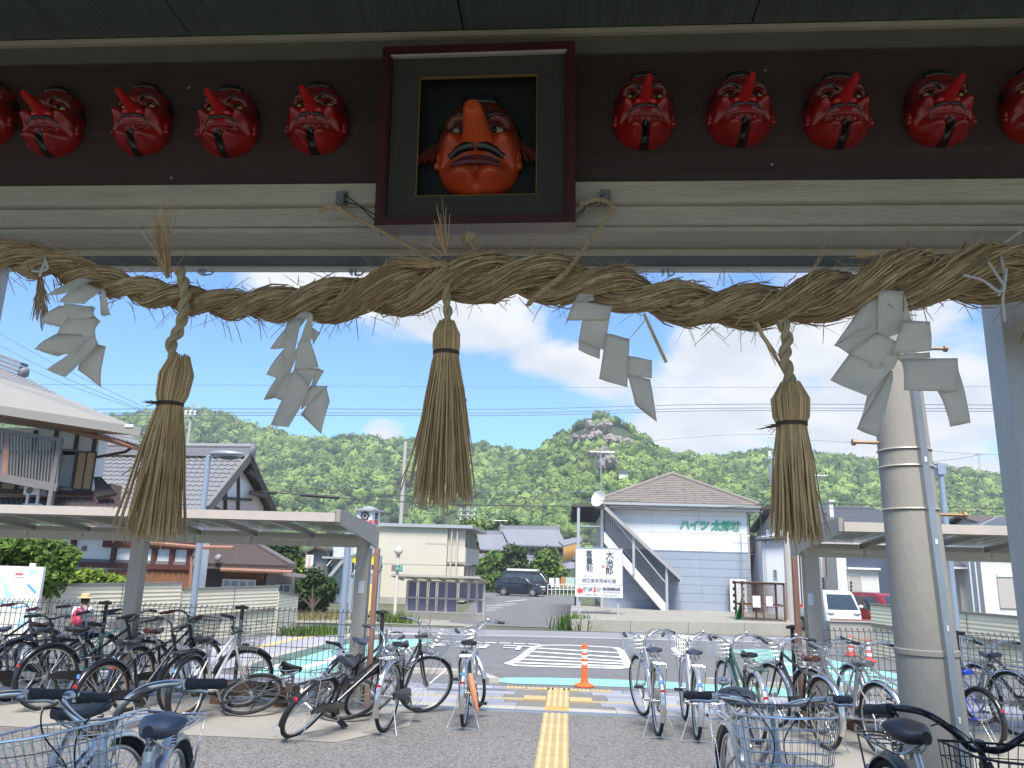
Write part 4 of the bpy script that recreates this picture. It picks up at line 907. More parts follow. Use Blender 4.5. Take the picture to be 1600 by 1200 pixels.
# slim lamp posts
m_lpole = M('lamp_post_grey', (.30, .35, .43), rough=.4, metal=.3, var=.06)
m_lhead = M('lamp_head_grey', (.30, .32, .34), rough=.4, metal=.3, var=.06)
def lamp_post(label, base, top, Y, head=True):
    b0 = P(*base, Y); tp_ = P(*top, Y); x = b0.x; z1 = tp_.z; x1 = tp_.x
    t = thing('lamp_post', label, 'lamp post', (x, Y, GZ(Y)), 'grey street lamp posts')
    MB().cyl((x, Y, GZ(Y)), (x1, Y, z1), .052, 12, .038).build('pole', m_lpole, t)
    if head:
        h = P(350, 716, Y - .1); mb = MB(); mb.blob((x1 + .30, Y - .05, z1 + .02), (.27, .16, .055), 2); mb.build('lamp_head', m_lhead, t, smooth=60)
        MB().blob((x1 + .33, Y - .05, z1 - .025), (.15, .10, .04), 2).build('lamp_glass', M('lamp_glass', (.10, .11, .12), rough=.2), t, smooth=60); MB().cyl((x1, Y, z1 - .02), (x1 + .12, Y - .02, z1 + .02), .03, 8).build('arm', m_lpole, t)
    else:
        MB().cyl((x1, Y, z1 - .03), (x1 - .28, Y, z1 + .06), .03, 8).build('arm', m_lpole, t); MB().cbox((x1, Y, z1 - .03), (.11, .11, .16)).build('cap', m_lpole, t)
lamp_post('slim grey lamp post with flat head behind the left shelter', (292, 1045), (326, 712), 10.9)
lamp_post('slim grey lamp post with bracket right of the concrete pole', (1498, 1010), (1469, 730), 11.4, False)
t = thing('steel_post', 'thin grey steel post just right of the right shelter post', 'post', (P(1286, 1000, 10.2).x, 10.2, 0)); MB().cyl((P(1286, 1030, 10.2).x, 10.2, 0), (P(1286, 1030, 10.2).x, 10.2, P(1278, 872, 10.2).z), .045, 12).build('shaft', m_lpole, t)
t = thing('steel_post', 'thin grey steel post left of the left shelter end post', 'post', (P(545, 1000, 11.9).x, 11.9, 0)); MB().cyl((P(532, 1005, 11.9).x, 11.9, GZ(11.9)), (P(532, 1005, 11.9).x, 11.9, P(545, 850, 11.9).z + .4), .05, 12).build('shaft', m_lpole, t)
# orange bollard
m_or = M('bollard_orange', (.80, .13, .025), rough=.45, var=.06); m_rw = M('reflective_white', (.75, .75, .72), rough=.3, var=.05)
bp_ = G(913, 1072); t = thing('bollard', 'orange flexible bollard with white bands at the pavement edge', 'bollard', tuple(bp_))
MB().lathe([(.15, .0), (.15, .012), (.11, .03), (.062, .05), (.055, .07), (.05, .10), (.045, .12), (.042, .55), (.036, .575), (.02, .585)], bp_, 20).build('post', m_or, t)
for z in (.26, .345, .43): MB().lathe([(.0435, 0), (.0455, .004), (.0455, .046), (.0435, .05)], bp_ + Vector((0, 0, z + .03)), 20).build('reflective_band', m_rw, t)
# traffic cones with bar on the right
m_cone = M('cone_red', (.78, .07, .025), rough=.5, var=.08)
cs = []
for px, py, lb in ((1330, 1024, 'taller red and white traffic cone left of the concrete pole'), (1358, 1033, 'red and white traffic cone nearest the concrete pole')):
    c = G(px, py); cs.append(c); t = thing('traffic_cone', lb, 'traffic cone', tuple(c), 'red and white traffic cones')
    MB().box(c + Vector((-.14, -.14, 0)), c + Vector((.14, .14, .022))).build('base', m_cone, t, smooth=0)
    pr0 = lambda z: .105 - .085 * z / .48
    for a_, b_, m_, nm in ((.022, .11, m_cone, 'cone_ring'), (.11, .18, m_rw, 'white_ring'), (.18, .25, m_cone, 'cone_ring'), (.25, .32, m_rw, 'white_ring'), (.32, .38, m_cone, 'cone_ring'), (.38, .42, m_rw, 'white_ring'), (.42, .49, m_cone, 'cone_ring')):
        MB().lathe([(pr0(a_), a_), (pr0(b_), b_)], c, 16).build(nm, m_, t)
a_, b_ = cs[0] + Vector((.03, 0, .44)), cs[1] + Vector((-.03, 0, .43)); t = thing('cone_bar', 'striped black and yellow bar resting on the two traffic cones', 'barrier bar', tuple(a_))
for i in range(10): MB().cyl(a_.lerp(b_, i / 10), a_.lerp(b_, (i + 1) / 10 - .001), .014, 8).build('bar_section', m_fpost if i % 2 else M('bar_yellow', (.65, .42, .04), rough=.5), t)
# concrete box planter behind the cones
t = thing('concrete_trough', 'low grey concrete trough with a rusty top rail behind the traffic cones', 'trough', tuple(G(1340, 1010)))
c = G(1340, 1012); MB().box((c.x - .75, c.y, c.z), (c.x + .75, c.y + .7, c.z + .72)).build('box', m_conc, t, smooth=0); MB().bar((c.x - .75, c.y - .05, c.z + .78), (c.x + .75, c.y - .05, c.z + .78), .05, .05).build('top_rail', m_rust, t, smooth=0)
# ---------------------------------------------------------------- ramp walls of lapped cream boards, both sides
m_cream = M('cream_siding', (.70, .63, .47), rough=.75, var=.05, scale=3, dirt=.12, dark=(.38, .33, .22), island=.03)
m_cap = M('wall_cap_grey', (.20, .185, .155), rough=.7, var=.1)
def siding_wall(label, runs, rail=None, group='cream slatted walls'):
    """runs: list of (base point a, base point b, top z at a, top z at b) in world"""
    t = thing('slatted_wall', label, 'wall', tuple(runs[0][0]), group)
    for a, b, za, zb_ in runs:
        a, b = Vector(a), Vector(b); d = (b - a); d.z = 0; L = d.length; d.normalize(); n_ = Vector((d.y, -d.x, 0))
        if n_.dot(CAMV - a) < 0: n_ = -n_
        bz = min(a.z, b.z) - .3; mb = MB(); h = .085; z = bz; top = max(za, zb_)
        while z < top - .01:
            z1 = min(z + h, top)
            def lim(zz, q): return min(zz, za + (zb_ - za) * q)
            a0 = a.copy(); b0 = b.copy()
            vs = []
            for q, p_ in ((0, a), (1, b)):
                for o, zz in ((.028, z), (.010, z1), (-.03, z1), (-.03, z)): pp = p_ + n_ * o; pp.z = lim(zz, q); vs.append(pp)
            mb.add(vs, [(0, 4, 5, 1), (1, 5, 6, 2), (2, 6, 7, 3), (3, 7, 4, 0), (0, 1, 2, 3), (7, 6, 5, 4)]); z = z1
        mb.build('boards', m_cream, t, smooth=0, kind='stuff')
        A, B = a.copy(), b.copy(); A.z = za + .02; B.z = zb_ + .02; MB().bar(A, B, .09, .045).build('cap', m_cap, t, smooth=0)
        k = int(L / 2.0)
        for i in range(1, k + 1):
            q = i / (k + 1); c = a.lerp(b, q) + n_ * .029; MB().bar((c.x, c.y, bz), (c.x, c.y, za + (zb_ - za) * q), .012, .012, tuple(n_)).build('joint', m_cap, t, smooth=0)
    if rail:
        for p_, q_ in rail: MB().bar(p_, q_, .05, .09).build('handrail', m_cap, t, smooth=0)
    return t
def wl_(pxa, pxb, Ya, Yb, topa, topb):
    a = P(pxa, 950, Ya); b = P(pxb, 950, Yb); za = P(pxa, topa, Ya).z; zb_ = P(pxb, topb, Yb).z; return (Vector((a.x, a.y, GZ(Ya))), Vector((b.x, b.y, GZ(Yb))), za, zb_)
def onw(px, py, r):  # point on a run at pixel
    d = pix(px, py); a, b = r[0], r[1]; e = b - a; n_ = Vector((e.y, -e.x, 0)); k = (a - CAMV).dot(n_) / d.dot(n_); return CAMV + d * k * .997
r1 = wl_(-60, 279, 13.0, 17.6, 918, 912); r2 = wl_(281, 432, 17.7, 21.2, 922, 917); r3 = wl_(433, 464, 21.2, 22.9, 926, 931)
siding_wall('cream wall of lapped boards along the ramp on the left, stepping down towards the street', [r1, r2, r3], [(onw(170, 974, r1), onw(272, 962, r1)), (onw(282, 968, r2), onw(428, 952, r2)), (onw(272, 1012, r1), onw(276, 1011, r1))])
q1 = wl_(1361, 1610, 20.5, 15.6, 945, 968); siding_wall('cream wall of lapped boards along the ramp on the right, behind the concrete pole', [q1], [(onw(1362, 976, q1), onw(1605, 1012, q1))])
# area map board at the left edge
m_pan = M('panel_white', (.72, .72, .70), rough=.4, var=.03)
def map_mat():
    m = bpy.data.materials.new('printed_map'); m.use_nodes = True; t = m.node_tree; b = t.nodes['Principled BSDF']; b.inputs['Roughness'].default_value = .4
    tcn = t.nodes.new('ShaderNodeTexCoord'); v = t.nodes.new('ShaderNodeTexNoise'); v.inputs['Scale'].default_value = 3.2; v.inputs['Detail'].default_value = 4; t.links.new(tcn.outputs['Object'], v.inputs['Vector'])
    cr = t.nodes.new('ShaderNodeValToRGB'); e = cr.color_ramp.elements; e[0].position = .36; e[0].color = (.42, .62, .72, 1); e[1].position = .44; e[1].color = (.72, .76, .68, 1)
    for p_, c in ((.52, (.74, .72, .62, 1)), (.60, (.70, .55, .48, 1)), (.63, (.76, .74, .68, 1)), (.70, (.48, .66, .45, 1))): x = cr.color_ramp.elements.new(p_); x.color = c
    t.links.new(v.outputs[0], cr.inputs[0]); t.links.new(cr.outputs[0], b.inputs['Base Color']); return m
YM = 12.2; tl_, tr_, br_ = P(-60, 884, YM), P(69, 884, YM), P(60, 1030, YM)
t = thing('map_board', 'white area map board on posts at the left edge behind the fence', 'map board', (tr_.x, YM, 0))
zt_ = (tl_.z + tr_.z) / 2; xr_ = tr_.x; xl_ = tl_.x
MB().box((xl_, YM, .25), (xr_, YM + .06, zt_)).build('panel', m_pan, t, smooth=0)
mp = MB().box((xl_ + .05, YM - .006, .30), (xr_ - .05, YM - .001, zt_ - .05)).build('map_print', map_mat(), t, smooth=0)
p = P(31, 897, YM); MB().box((p.x - .09, YM - .012, p.z - .045), (p.x + .09, YM - .0065, p.z + .03)).build('title_plate', m_pan, mp, smooth=0); MB().box((p.x - .065, YM - .016, p.z - .012), (p.x + .065, YM - .0125, p.z + .016)).build('title_bar', M('print_red', (.65, .10, .12), rough=.5), mp, smooth=0)
mb = MB(); q = [P(44, 913, YM), P(56, 926, YM)]; mb.bar(Vector((q[0].x, YM - .009, q[0].z)), Vector((q[1].x, YM - .009, q[1].z)), .03, .004, (0, 1, 0)); mb.build('river_print', M('print_blue', (.08, .35, .70), rough=.5), mp, smooth=0)
mb = MB(); q = [P(x, y, YM) for x, y in ((-10, 938), (10, 944), (24, 950), (44, 946))]
for a_, b_ in zip(q, q[1:]): mb.bar(Vector((a_.x, YM - .009, a_.z)), Vector((b_.x, YM - .009, b_.z)), .018, .004, (0, 1, 0))
mb.build('river_print', M('print_blue', (.08, .35, .70), rough=.5), mp, smooth=0)
p = P(50, 880, YM); MB().box((p.x - .045, YM + .01, zt_), (p.x + .045, YM + .05, zt_ + .055)).build('lamp_box', m_pan, t, smooth=0)
for x in (xl_ + .1, xr_ - .1): MB().box((x - .04, YM + .01, 0), (x + .04, YM + .055, .249)).build('leg', m_steel, t, smooth=0)
# ================================================================== BICYCLES (local frame: x forward, origin on the ground below the rear hub)
m_chrome = M('chrome', (.74, .73, .71), rough=.27, metal=1.0, var=.06, scale=20)
m_alu = M('brushed_alloy', (.60, .60, .59), rough=.35, metal=.9, var=.1, scale=20)
m_rubber = M('tyre_rubber', (.022, .022, .024), rough=.85, var=.2, scale=20)
m_blackp = M('black_plastic', (.018, .018, .02), rough=.5, var=.2)
m_grip = M('grip_rubber', (.05, .05, .055), rough=.7, var=.1)
m_refl = M('reflector_red', (.50, .018, .02), rough=.15, var=.05, coat=.6)
m_lamp = M('lamp_lens', (.55, .55, .55), rough=.1, var=.05, coat=.5)
m_stk = M('registration_sticker', (.10, .30, .62), rough=.5, var=.1)
m_stk2 = M('name_sticker', (.7, .7, .68), rough=.5, var=.1)
m_ped = M('pedal_orange', (.55, .22, .04), rough=.3, var=.1)
def paint(name, c, r=.25, metal=.0): return M('bike_' + name, c, rough=r, metal=metal, var=.08, scale=10, coat=.35, dirt=.12, dark=(.08, .06, .04))
PT = dict(black=paint('black', (.014, .014, .017)), silver=paint('silver', (.50, .51, .53), .3, .6), grey=paint('grey', (.10, .11, .125)), white=paint('white', (.66, .66, .65)), cream=paint('cream', (.55, .54, .47)), navy=paint('navy', (.012, .022, .085)),
          mint=paint('mint', (.16, .48, .37)), green=paint('green', (.03, .085, .06)), blue=paint('blue', (.02, .035, .42)), gold=paint('gold', (.30, .24, .14), .35, .4), dgrey=paint('dark_grey', (.05, .055, .06)))
SD = dict(black=M('saddle_black', (.022, .022, .026), rough=.38, var=.15, scale=30), brown=M('saddle_brown', (.075, .028, .018), rough=.4, var=.2, scale=20, dirt=.3), grey=M('saddle_grey', (.085, .09, .095), rough=.45, var=.1), blue=M('saddle_blue', (.012, .045, .40), rough=.35, var=.1), slate=M('saddle_slate', (.06, .075, .115), rough=.3, var=.1))
ME = {}
def cached(key, fn, mat, smooth=45):
    k = (key, mat.name)
    if k not in ME: ME[k] = fn().mesh(key[0] if isinstance(key, tuple) else key, mat, smooth)
    return ME[k]
WR = .335
def g_tyre(fat=.019): return lambda: MB().ring((0, 0, 0), WR - fat, fat, 'Y', 44, 8)
def g_rim():
    mb = MB(); mb.ring((0, 0, 0), WR - .043, .010, 'Y', 40, 6); return mb
def g_spokes():
    mb = MB()
    for i in range(32):
        a = 2 * PI * i / 32; s = 1 if i % 2 else -1; b = a + (.35 if (i // 2) % 2 else -.35)
        mb.tube([(math.cos(b) * .022, s * .03, math.sin(b) * .022), (math.cos(a) * .29, 0, math.sin(a) * .29)], .0013, 3, cap=False)
    return mb
def g_hub(): return MB().cyl((0, -.045, 0), (0, .045, 0), .017, 10).cyl((0, -.033, 0), (0, -.028, 0), .03, 12).cyl((0, .028, 0), (0, .033, 0), .03, 12).cyl((0, -.065, 0), (0, .065, 0), .006, 6)
def g_guard(a0, a1):
    def f():
        mb = MB(); n = 22; prof = [(-.030, -.010), (-.026, .004), (-.014, .013), (0, .016), (.014, .013), (.026, .004), (.030, -.010)]
        for i in range(n + 1):
            t = a0 + (a1 - a0) * i / n
            for y, d in prof: r = WR + .012 + d; mb.v.append((math.cos(t) * r, y, math.sin(t) * r))
            for y, d in prof: r = WR + .009 + d; mb.v.append((math.cos(t) * r, y * .93, math.sin(t) * r))
        for i in range(n):
            for j in range(6):
                a = i * 14 + j; mb.f.append((a, a + 1, a + 15, a + 14)); a += 7; mb.f.append((a, a + 14, a + 15, a + 1))
        return mb
    return f
def g_saddle():
    mb = MB(); n = 14; m = 12; st = []
    for i in range(n + 1):
        q = i / n; x = -.125 + .26 * q; w = .098 * (1 - (q ** 1.6) * .80) * (min(1, (q + .04) / .2) ** .5); top = .012 * math.cos(q * 5.2) + .004; th = .052 * (1 - .35 * q)
        for j in range(m):
            a = 2 * PI * j / m; sy = math.copysign(abs(math.cos(a)) ** .8, math.cos(a)); sz = math.sin(a); z = top + (sz * .022 if sz > 0 else sz * th * (.45 + .55 * abs(math.cos(a)) ** .7))
            mb.v.append((x, sy * w, z))
    for i in range(n):
        for j in range(m): mb.f.append((i * m + j, i * m + (j + 1) % m, (i + 1) * m + (j + 1) % m, (i + 1) * m + j))
    mb.f.append(tuple(range(m))[::-1]); mb.f.append(tuple(n * m + j for j in range(m))); return mb
def g_sadsprings():
    mb = MB()
    for s in (-1, 1):
        pts = [(-.085 + .013 * math.cos(k * 1.2), s * .045 + .013 * math.sin(k * 1.2), -.085 + k * .0022) for k in range(26)]
        mb.tube(pts, .003, 4); mb.tube([(-.085, s * .045, -.09), (-.03, s * .03, -.085), (.06, s * .018, -.045), (.11, s * .008, -.02)], .0045, 5)
    mb.box((-.03, -.02, -.10), (.0, .02, -.07)); return mb
def g_basket(w0=.16, w1=.185, d0=.20, d1=.27, h=.215, nx=10, nz=5, r=.0019, curved=True):
    def f():
        mb = MB()
        def ringp(t, n=None):
            w = w0 + (w1 - w0) * t; d = d0 + (d1 - d0) * t; z = h * t; x0 = 0; bow = .03 * t if curved else 0
            c = [(x0, -w, z), (x0 + d * .82, -w, z), (x0 + d, -w * .78, z), (x0 + d + bow, 0, z), (x0 + d, w * .78, z), (x0 + d * .82, w, z), (x0, w, z)]
            return c
        for k in range(nz + 1): mb.tube(ringp(k / nz), r * (2.0 if k == nz else 1.0), 6 if k == nz else 4, closed=True)
        def along(t, q):
            c = [Vector(p) for p in ringp(t)] + [Vector(ringp(t)[0])]; L = [(c[i + 1] - c[i]).length for i in range(7)]; T = sum(L) * q
            for i in range(7):
                if T <= L[i] + 1e-9: return c[i].lerp(c[i + 1], T / L[i])
                T -= L[i]
            return c[-1]
        nn = nx * 4
        for k in range(nn): mb.tube([along(0, k / nn), along(1, k / nn)], r * .8, 4, cap=False)
        for k in range(7): y = -w0 + 2 * w0 * (k + 1) / 8; mb.tube([(0, y, 0), (d0 * .95, y * .95, 0)], r * .8, 4, cap=False)
        for k in range(4): x = d0 * (k + 1) / 5; mb.tube([(x, -w0, 0), (x, w0, 0)], r * .8, 4, cap=False)
        return mb
    return f
def g_rack():
    mb = MB(); z = .725
    mb.tube([(.12, -.035, z - .01), (-.02, -.062, z), (-.26, -.066, z), (-.29, -.045, z), (-.29, .045, z), (-.26, .066, z), (-.02, .062, z), (.12, .035, z - .01)], .0052, 6)
    mb.tube([(.02, -.03, z - .003), (-.22, -.032, z - .003), (-.24, 0, z - .003), (-.22, .032, z - .003), (.02, .03, z - .003)], .004, 5)
    for x in (-.05, -.15, -.22): mb.tube([(x, -.064, z - .004), (x, .064, z - .004)], .0035, 5)
    for s in (-1, 1): mb.tube([(0, s * .068, WR + .01), (-.20, s * .07, z - .03), (-.235, s * .066, z)], .0048, 6)
    return mb
def g_stand():
    mb = MB(); z = .004
    mb.tube([(.0, -.07, WR), (-.03, -.085, .22), (-.10, -.165, z + .008), (-.125, -.17, z), (-.135, -.10, z + .004), (-.125, 0, z + .012), (-.135, .10, z + .004), (-.125, .17, z), (-.10, .165, z + .008), (-.03, .085, .22), (0, .07, WR)], .0062, 6)
    return mb
def g_sidestand(): return MB().tube([(.06, .07, .30), (.0, .12, .10), (-.03, .19, .006)], .008, 6)
def g_chaincase(): return MB().prism([(-.03, -.058, .385), (.10, -.058, .40), (.42, -.058, .375), (.50, -.058, .345), (.525, -.058, .285), (.50, -.058, .22), (.44, -.058, .195), (.37, -.058, .215), (.33, -.058, .27), (.10, -.058, .315), (-.03, -.058, .315)], (0, -.018, 0))
def g_crank():
    mb = MB(); mb.cyl((.45, -.075, .285), (.45, .075, .285), .018, 10)
    mb.bar((.45, -.082, .285), (.45 + .10, -.09, .285 - .135), .012, .022, (0, 1, 0)); mb.bar((.45, .082, .285), (.45 - .10, .09, .285 + .135), .012, .022, (0, 1, 0)); return mb
def g_pedal(s):
    def f():
        c = Vector((.45 + .10, -.145, .15)) if s < 0 else Vector((.45 - .10, .145, .42)); mb = MB()
        mb.cbox(c + Vector((-.032, 0, 0)), (.012, .09, .022)); mb.cbox(c + Vector((.032, 0, 0)), (.012, .09, .022)); mb.cbox(c, (.02, .09, .012)); mb.cbox(c + Vector((0, .04, 0)), (.052, .008, .014)); mb.cbox(c + Vector((0, -.04, 0)), (.052, .008, .014)); return mb
    return f
def g_frame(kind):
    def f():
        mb = MB(); bb = Vector((.45, 0, .285)); st = Vector((.335, 0, .70)); ht, hb = Vector((.855, 0, .825)), Vector((.90, 0, .70))
        mb.cyl(hb, ht, .019, 10)
        if kind == 'diamond':
            mb.cyl(Vector((.345, 0, .66)), Vector((.86, 0, .80)), .014, 8); mb.cyl(bb, Vector((.89, 0, .73)), .017, 8)
        elif kind == 'step':   # low curved double tube
            for d in (0, 1):
                e = Vector((.375, 0, .54)) if d else bb; a = Vector((.872, 0, .79)) if d else Vector((.892, 0, .72)); m_ = a.lerp(e, .5) + Vector((.015, 0, -.035))
                mb.tube(cr_spline([a, m_, e], 6), .0155, 8)
        else:                  # two straight parallel tubes
            mb.cyl(Vector((.868, 0, .80)), Vector((.385, 0, .50)), .0155, 8); mb.cyl(Vector((.893, 0, .715)), bb, .0175, 8)
        mb.cyl(bb, st, .0165, 8); mb.cyl(bb + Vector((0, -.035, 0)), bb + Vector((0, .035, 0)), .024, 10)
        for s in (-1, 1):
            mb.tube([bb + Vector((-.02, s * .03, 0)), (.25, s * .05, .30), (0, s * .062, WR)], .0095, 6); mb.tube([st + Vector((.01, s * .018, -.05)), (.16, s * .05, .52), (0, s * .062, WR)], .0075, 6)
        return mb
    return f
def g_fork():
    mb = MB(); mb.cyl((.905, 0, .69), (.93, 0, .67), .021, 8)
    for s in (-1, 1): mb.tube([(.915, s * .03, .69), (.925, s * .045, .66), (1.0, s * .05, .50), (1.055, s * .052, .40), (1.10, s * .055, WR)], [.013, .013, .012, .010, .008], 6)
    return mb
def g_stem(): return MB().cyl((.858, 0, .82), (.825, 0, .885), .0115, 8).cyl((.862, 0, .815), (.850, 0, .845), .021, 10).cyl((.82, 0, .875), (.83, 0, .905), .018, 8)
BARS = dict(gull=[(.83, 0, .985), (.85, .045, .99), (.862, .12, 1.03), (.845, .19, 1.052), (.79, .245, 1.05), (.70, .285, 1.035), (.66, .295, 1.03)],
            flat=[(.83, 0, .985), (.84, .05, .99), (.85, .12, 1.012), (.835, .20, 1.02), (.79, .29, 1.015), (.75, .33, 1.01)],
            rise=[(.83, 0, .975), (.86, .05, .98), (.885, .11, 1.03), (.865, .18, 1.075), (.80, .235, 1.08), (.68, .27, 1.055), (.62, .28, 1.045)])
BARS = {k: [(x, y, z - .09) for x, y, z in v] for k, v in BARS.items()}
def g_bar(k):
    def f():
        h = cr_spline([Vector(p) for p in BARS[k]], 5); L = [Vector((p.x, -p.y, p.z)) for p in h[::-1]]; return MB().tube(L + h[1:], .0115, 8)
    return f
def bar_end(k, s):
    a, b = Vector(BARS[k][-2]), Vector(BARS[k][-1]); a.y *= s; b.y *= s; return a, b
def g_grip(k, s):
    def f():
        a, b = bar_end(k, s); d = (b - a).normalized(); return MB().tube([b - d * .115, b - d * .11, b - d * .05, b - d * .005, b + d * .004], [.015, .0175, .0165, .0175, .014], 10).cyl(b - d * .150, b - d * .117, .02, 10)
    return f
def g_lever(k, s):
    def f():
        a, b = bar_end(k, s); d = (b - a).normalized(); f_ = Vector((1, 0, -.25)).normalized(); o = b - d * .15
        return MB().tube([o, o + f_ * .035, o + f_ * .055 + d * .04, o + f_ * .05 + d * .10, o + f_ * .062 + d * .135], [.010, .008, .006, .006, .007], 6).cbox(o, (.03, .022, .03))
    return f
def g_cable():
    mb = MB()
    for s in (-1, 1): mb.tube(cr_spline([Vector(p) for p in ((.86, s * .17, .95), (.95, s * .15, .97), (1.0, s * .08, .90), (.97, s * .02, .80), (.95, s * .03, .69))], 6), .0026, 5)
    return mb
def g_bell(s):
    def f(): return MB().lathe([(.004, -.012), (.010, -.010), (.026, .0), (.027, .008), (.020, .020), (.008, .025), (.001, .026)], (.845, s * .185, .985), 14)
    return f
def g_light(): return MB().tube([(.98, .0, .70), (1.03, 0, .695), (1.055, 0, .69)], [.022, .034, .030], 12).cbox((.965, 0, .69), (.03, .03, .02))
def g_light2(): return MB().cyl((1.056, 0, .69), (1.060, 0, .69), .027, 12)
def g_refl(): return MB().cyl((-.318, 0, .475), (-.334, 0, .47), .024, 14)
def g_stk(): return MB().cbox((-.305, 0, .565), (.006, .03, .035), None)
def g_brack(): return MB().tube([(.93, -.05, .665), (.945, -.06, .74)], .004, 5).tube([(.93, .05, .665), (.945, .06, .74)], .004, 5).tube([(1.10, -.06, WR), (1.15, -.08, .60), (1.13, -.09, .725)], .0042, 5).tube([(1.10, .06, WR), (1.15, .08, .60), (1.13, .09, .725)], .0042, 5)
def g_post(): return MB().cyl((.35, 0, .64), (.275, 0, .75), .0125, 8).cyl((.341, 0, .665), (.335, 0, .70), .021, 8)
def g_bstay(): return MB().tube([(0, -.04, WR), (-.25, -.034, .22 + .335)], .0025, 4).tube([(0, .04, WR), (-.25, .034, .22 + .335)], .0025, 4).tube([(0, -.04, WR), (-.33, -.032, .335)], .0025, 4).tube([(0, .04, WR), (-.33, .032, .335)], .0025, 4)
HEADAX = ((Vector((.815, 0, .975)) - Vector((.905, 0, .69))).normalized(), Vector((.905, 0, .69)))
def bicycle(label, pos, heading, steer=0, lean=0, frame='black', saddle='black', bars='gull', kind='twin', guard='chrome', basket='chrome', rack='chrome', stand='double', bar='chrome', grip=None, tan=False, light=True, case='black', bell=False, roll3=None, scale=1.0, pitch=0.0, saddle_z=0.0, sticker=True, wheel_turn=0):
    """heading: degrees, 0 looks along +Y, positive turns left"""
    rot = Matrix.Rotation(R_(heading + 90), 3, 'Z') @ Matrix.Rotation(R_(lean), 3, 'X') @ Matrix.Rotation(R_(pitch), 3, 'Y')
    if roll3 is not None: rot = roll3
    t = thing('bicycle', label, 'bicycle', pos, 'parked bicycles', rot=rot, local=True)
    t.matrix_basis = t.matrix_basis @ Matrix.Scale(scale, 4)
    fm = PT[frame]; gm = {'chrome': m_chrome, 'paint': fm, 'black': PT['black'], 'alu': m_alu, 'silver': PT['silver']}
    S4 = Matrix.Translation(HEADAX[1]) @ Matrix.Rotation(R_(steer), 4, HEADAX[0]) @ Matrix.Translation(-HEADAX[1])
    def part(name, key, fn, mat, par=t, steerd=False, at=None, sm=45, kd=None):
        me = cached((name,) + (key if isinstance(key, tuple) else (key,)), fn, mat, sm); o = bpy.data.objects.new(name, me); COL.objects.link(o); o.parent = par; o['_l'] = 1
        mw = Matrix.Identity(4)
        if at is not None: mw = Matrix.Translation(at)
        if steerd: mw = S4 @ mw
        o.matrix_basis = mw
        if kd: o['kind'] = kd
        return o
    part('frame', kind, g_frame(kind), fm)
    for rear in (1, 0):
        at = Vector((0, 0, WR)) if rear else Vector((1.10, 0, WR))
        wh = part('wheel', 'hub', g_hub, m_alu, steerd=not rear, at=at)
        part('tyre', 'a', g_tyre(), m_rubber, wh); part('rim', 't' if tan else 'a', g_rim, M('rim_tan', (.42, .33, .20), rough=.4, metal=.2) if tan else m_alu, wh); part('spokes', 'a', g_spokes, m_chrome, wh, kd='stuff')
    if guard:
        part('mudguard', 'r', g_guard(R_(20), R_(205)), gm[guard], at=(0, 0, WR)); part('mudguard', 'f', g_guard(R_(45), R_(175)), gm[guard], steerd=True, at=(1.10, 0, WR)); part('mudguard_stays', 'a', g_bstay, m_chrome)
        part('reflector', 'a', g_refl, m_refl)
        if sticker: part('sticker', sticker if isinstance(sticker, str) else 'a', g_stk, m_stk2 if sticker == 'w' else m_stk)
    part('fork', 'a', g_fork, fm if guard != 'x' else m_alu, steerd=True); part('stem', 'a', g_stem, gm[bar], steerd=True); hb = part('handlebar', bars, g_bar(bars), gm[bar], steerd=True)
    gmat = grip or m_grip
    for s in (-1, 1):
        part('grip', (bars, s), g_grip(bars, s), gmat, hb); part('brake_lever', (bars, s), g_lever(bars, s), m_alu if bar != 'black' else m_blackp, hb)
    if bell: part('bell', bell, g_bell(bell), m_alu, hb)
    part('brake_cable', 'a', g_cable, m_blackp, steerd=True)
    sm_ = part('saddle', 'a', g_saddle, SD[saddle], at=(.25, 0, .82 + saddle_z), sm=50); part('saddle_springs', 'a', g_sadsprings, m_alu, sm_); part('seat_post', 'a', g_post, m_alu)
    if basket:
        bm_ = {'chrome': m_chrome, 'black': m_blackp, 'alu': m_alu}[basket]
        part('basket', 'a', g_basket(), bm_, steerd=True, at=(.935, 0, .705)); part('basket_bracket', 'a', g_brack, gm.get(basket, m_chrome), steerd=True)
    if rack: part('rack', 'a', g_rack, gm[rack])
    if stand == 'double': part('stand', 'a', g_stand, m_alu)
    elif stand == 'side': part('stand', 'b', g_sidestand, m_blackp)
    if case: part('chain_case', 'a', g_chaincase, gm.get(case, m_blackp))
    cr = part('crank', 'a', g_crank, m_alu)
    for s in (-1, 1): part('pedal', s, g_pedal(s), m_blackp, cr)
    if light:
        li = part('headlight', 'a', g_light, m_blackp if light == 'black' else m_alu, steerd=True); part('lens', 'a', g_light2, m_lamp, li)
    return t
def gp0(px, py): p = G(px, py); return (p.x, p.y, 0.0)
brown_grip = M('grip_brown', (.10, .035, .022), rough=.6)
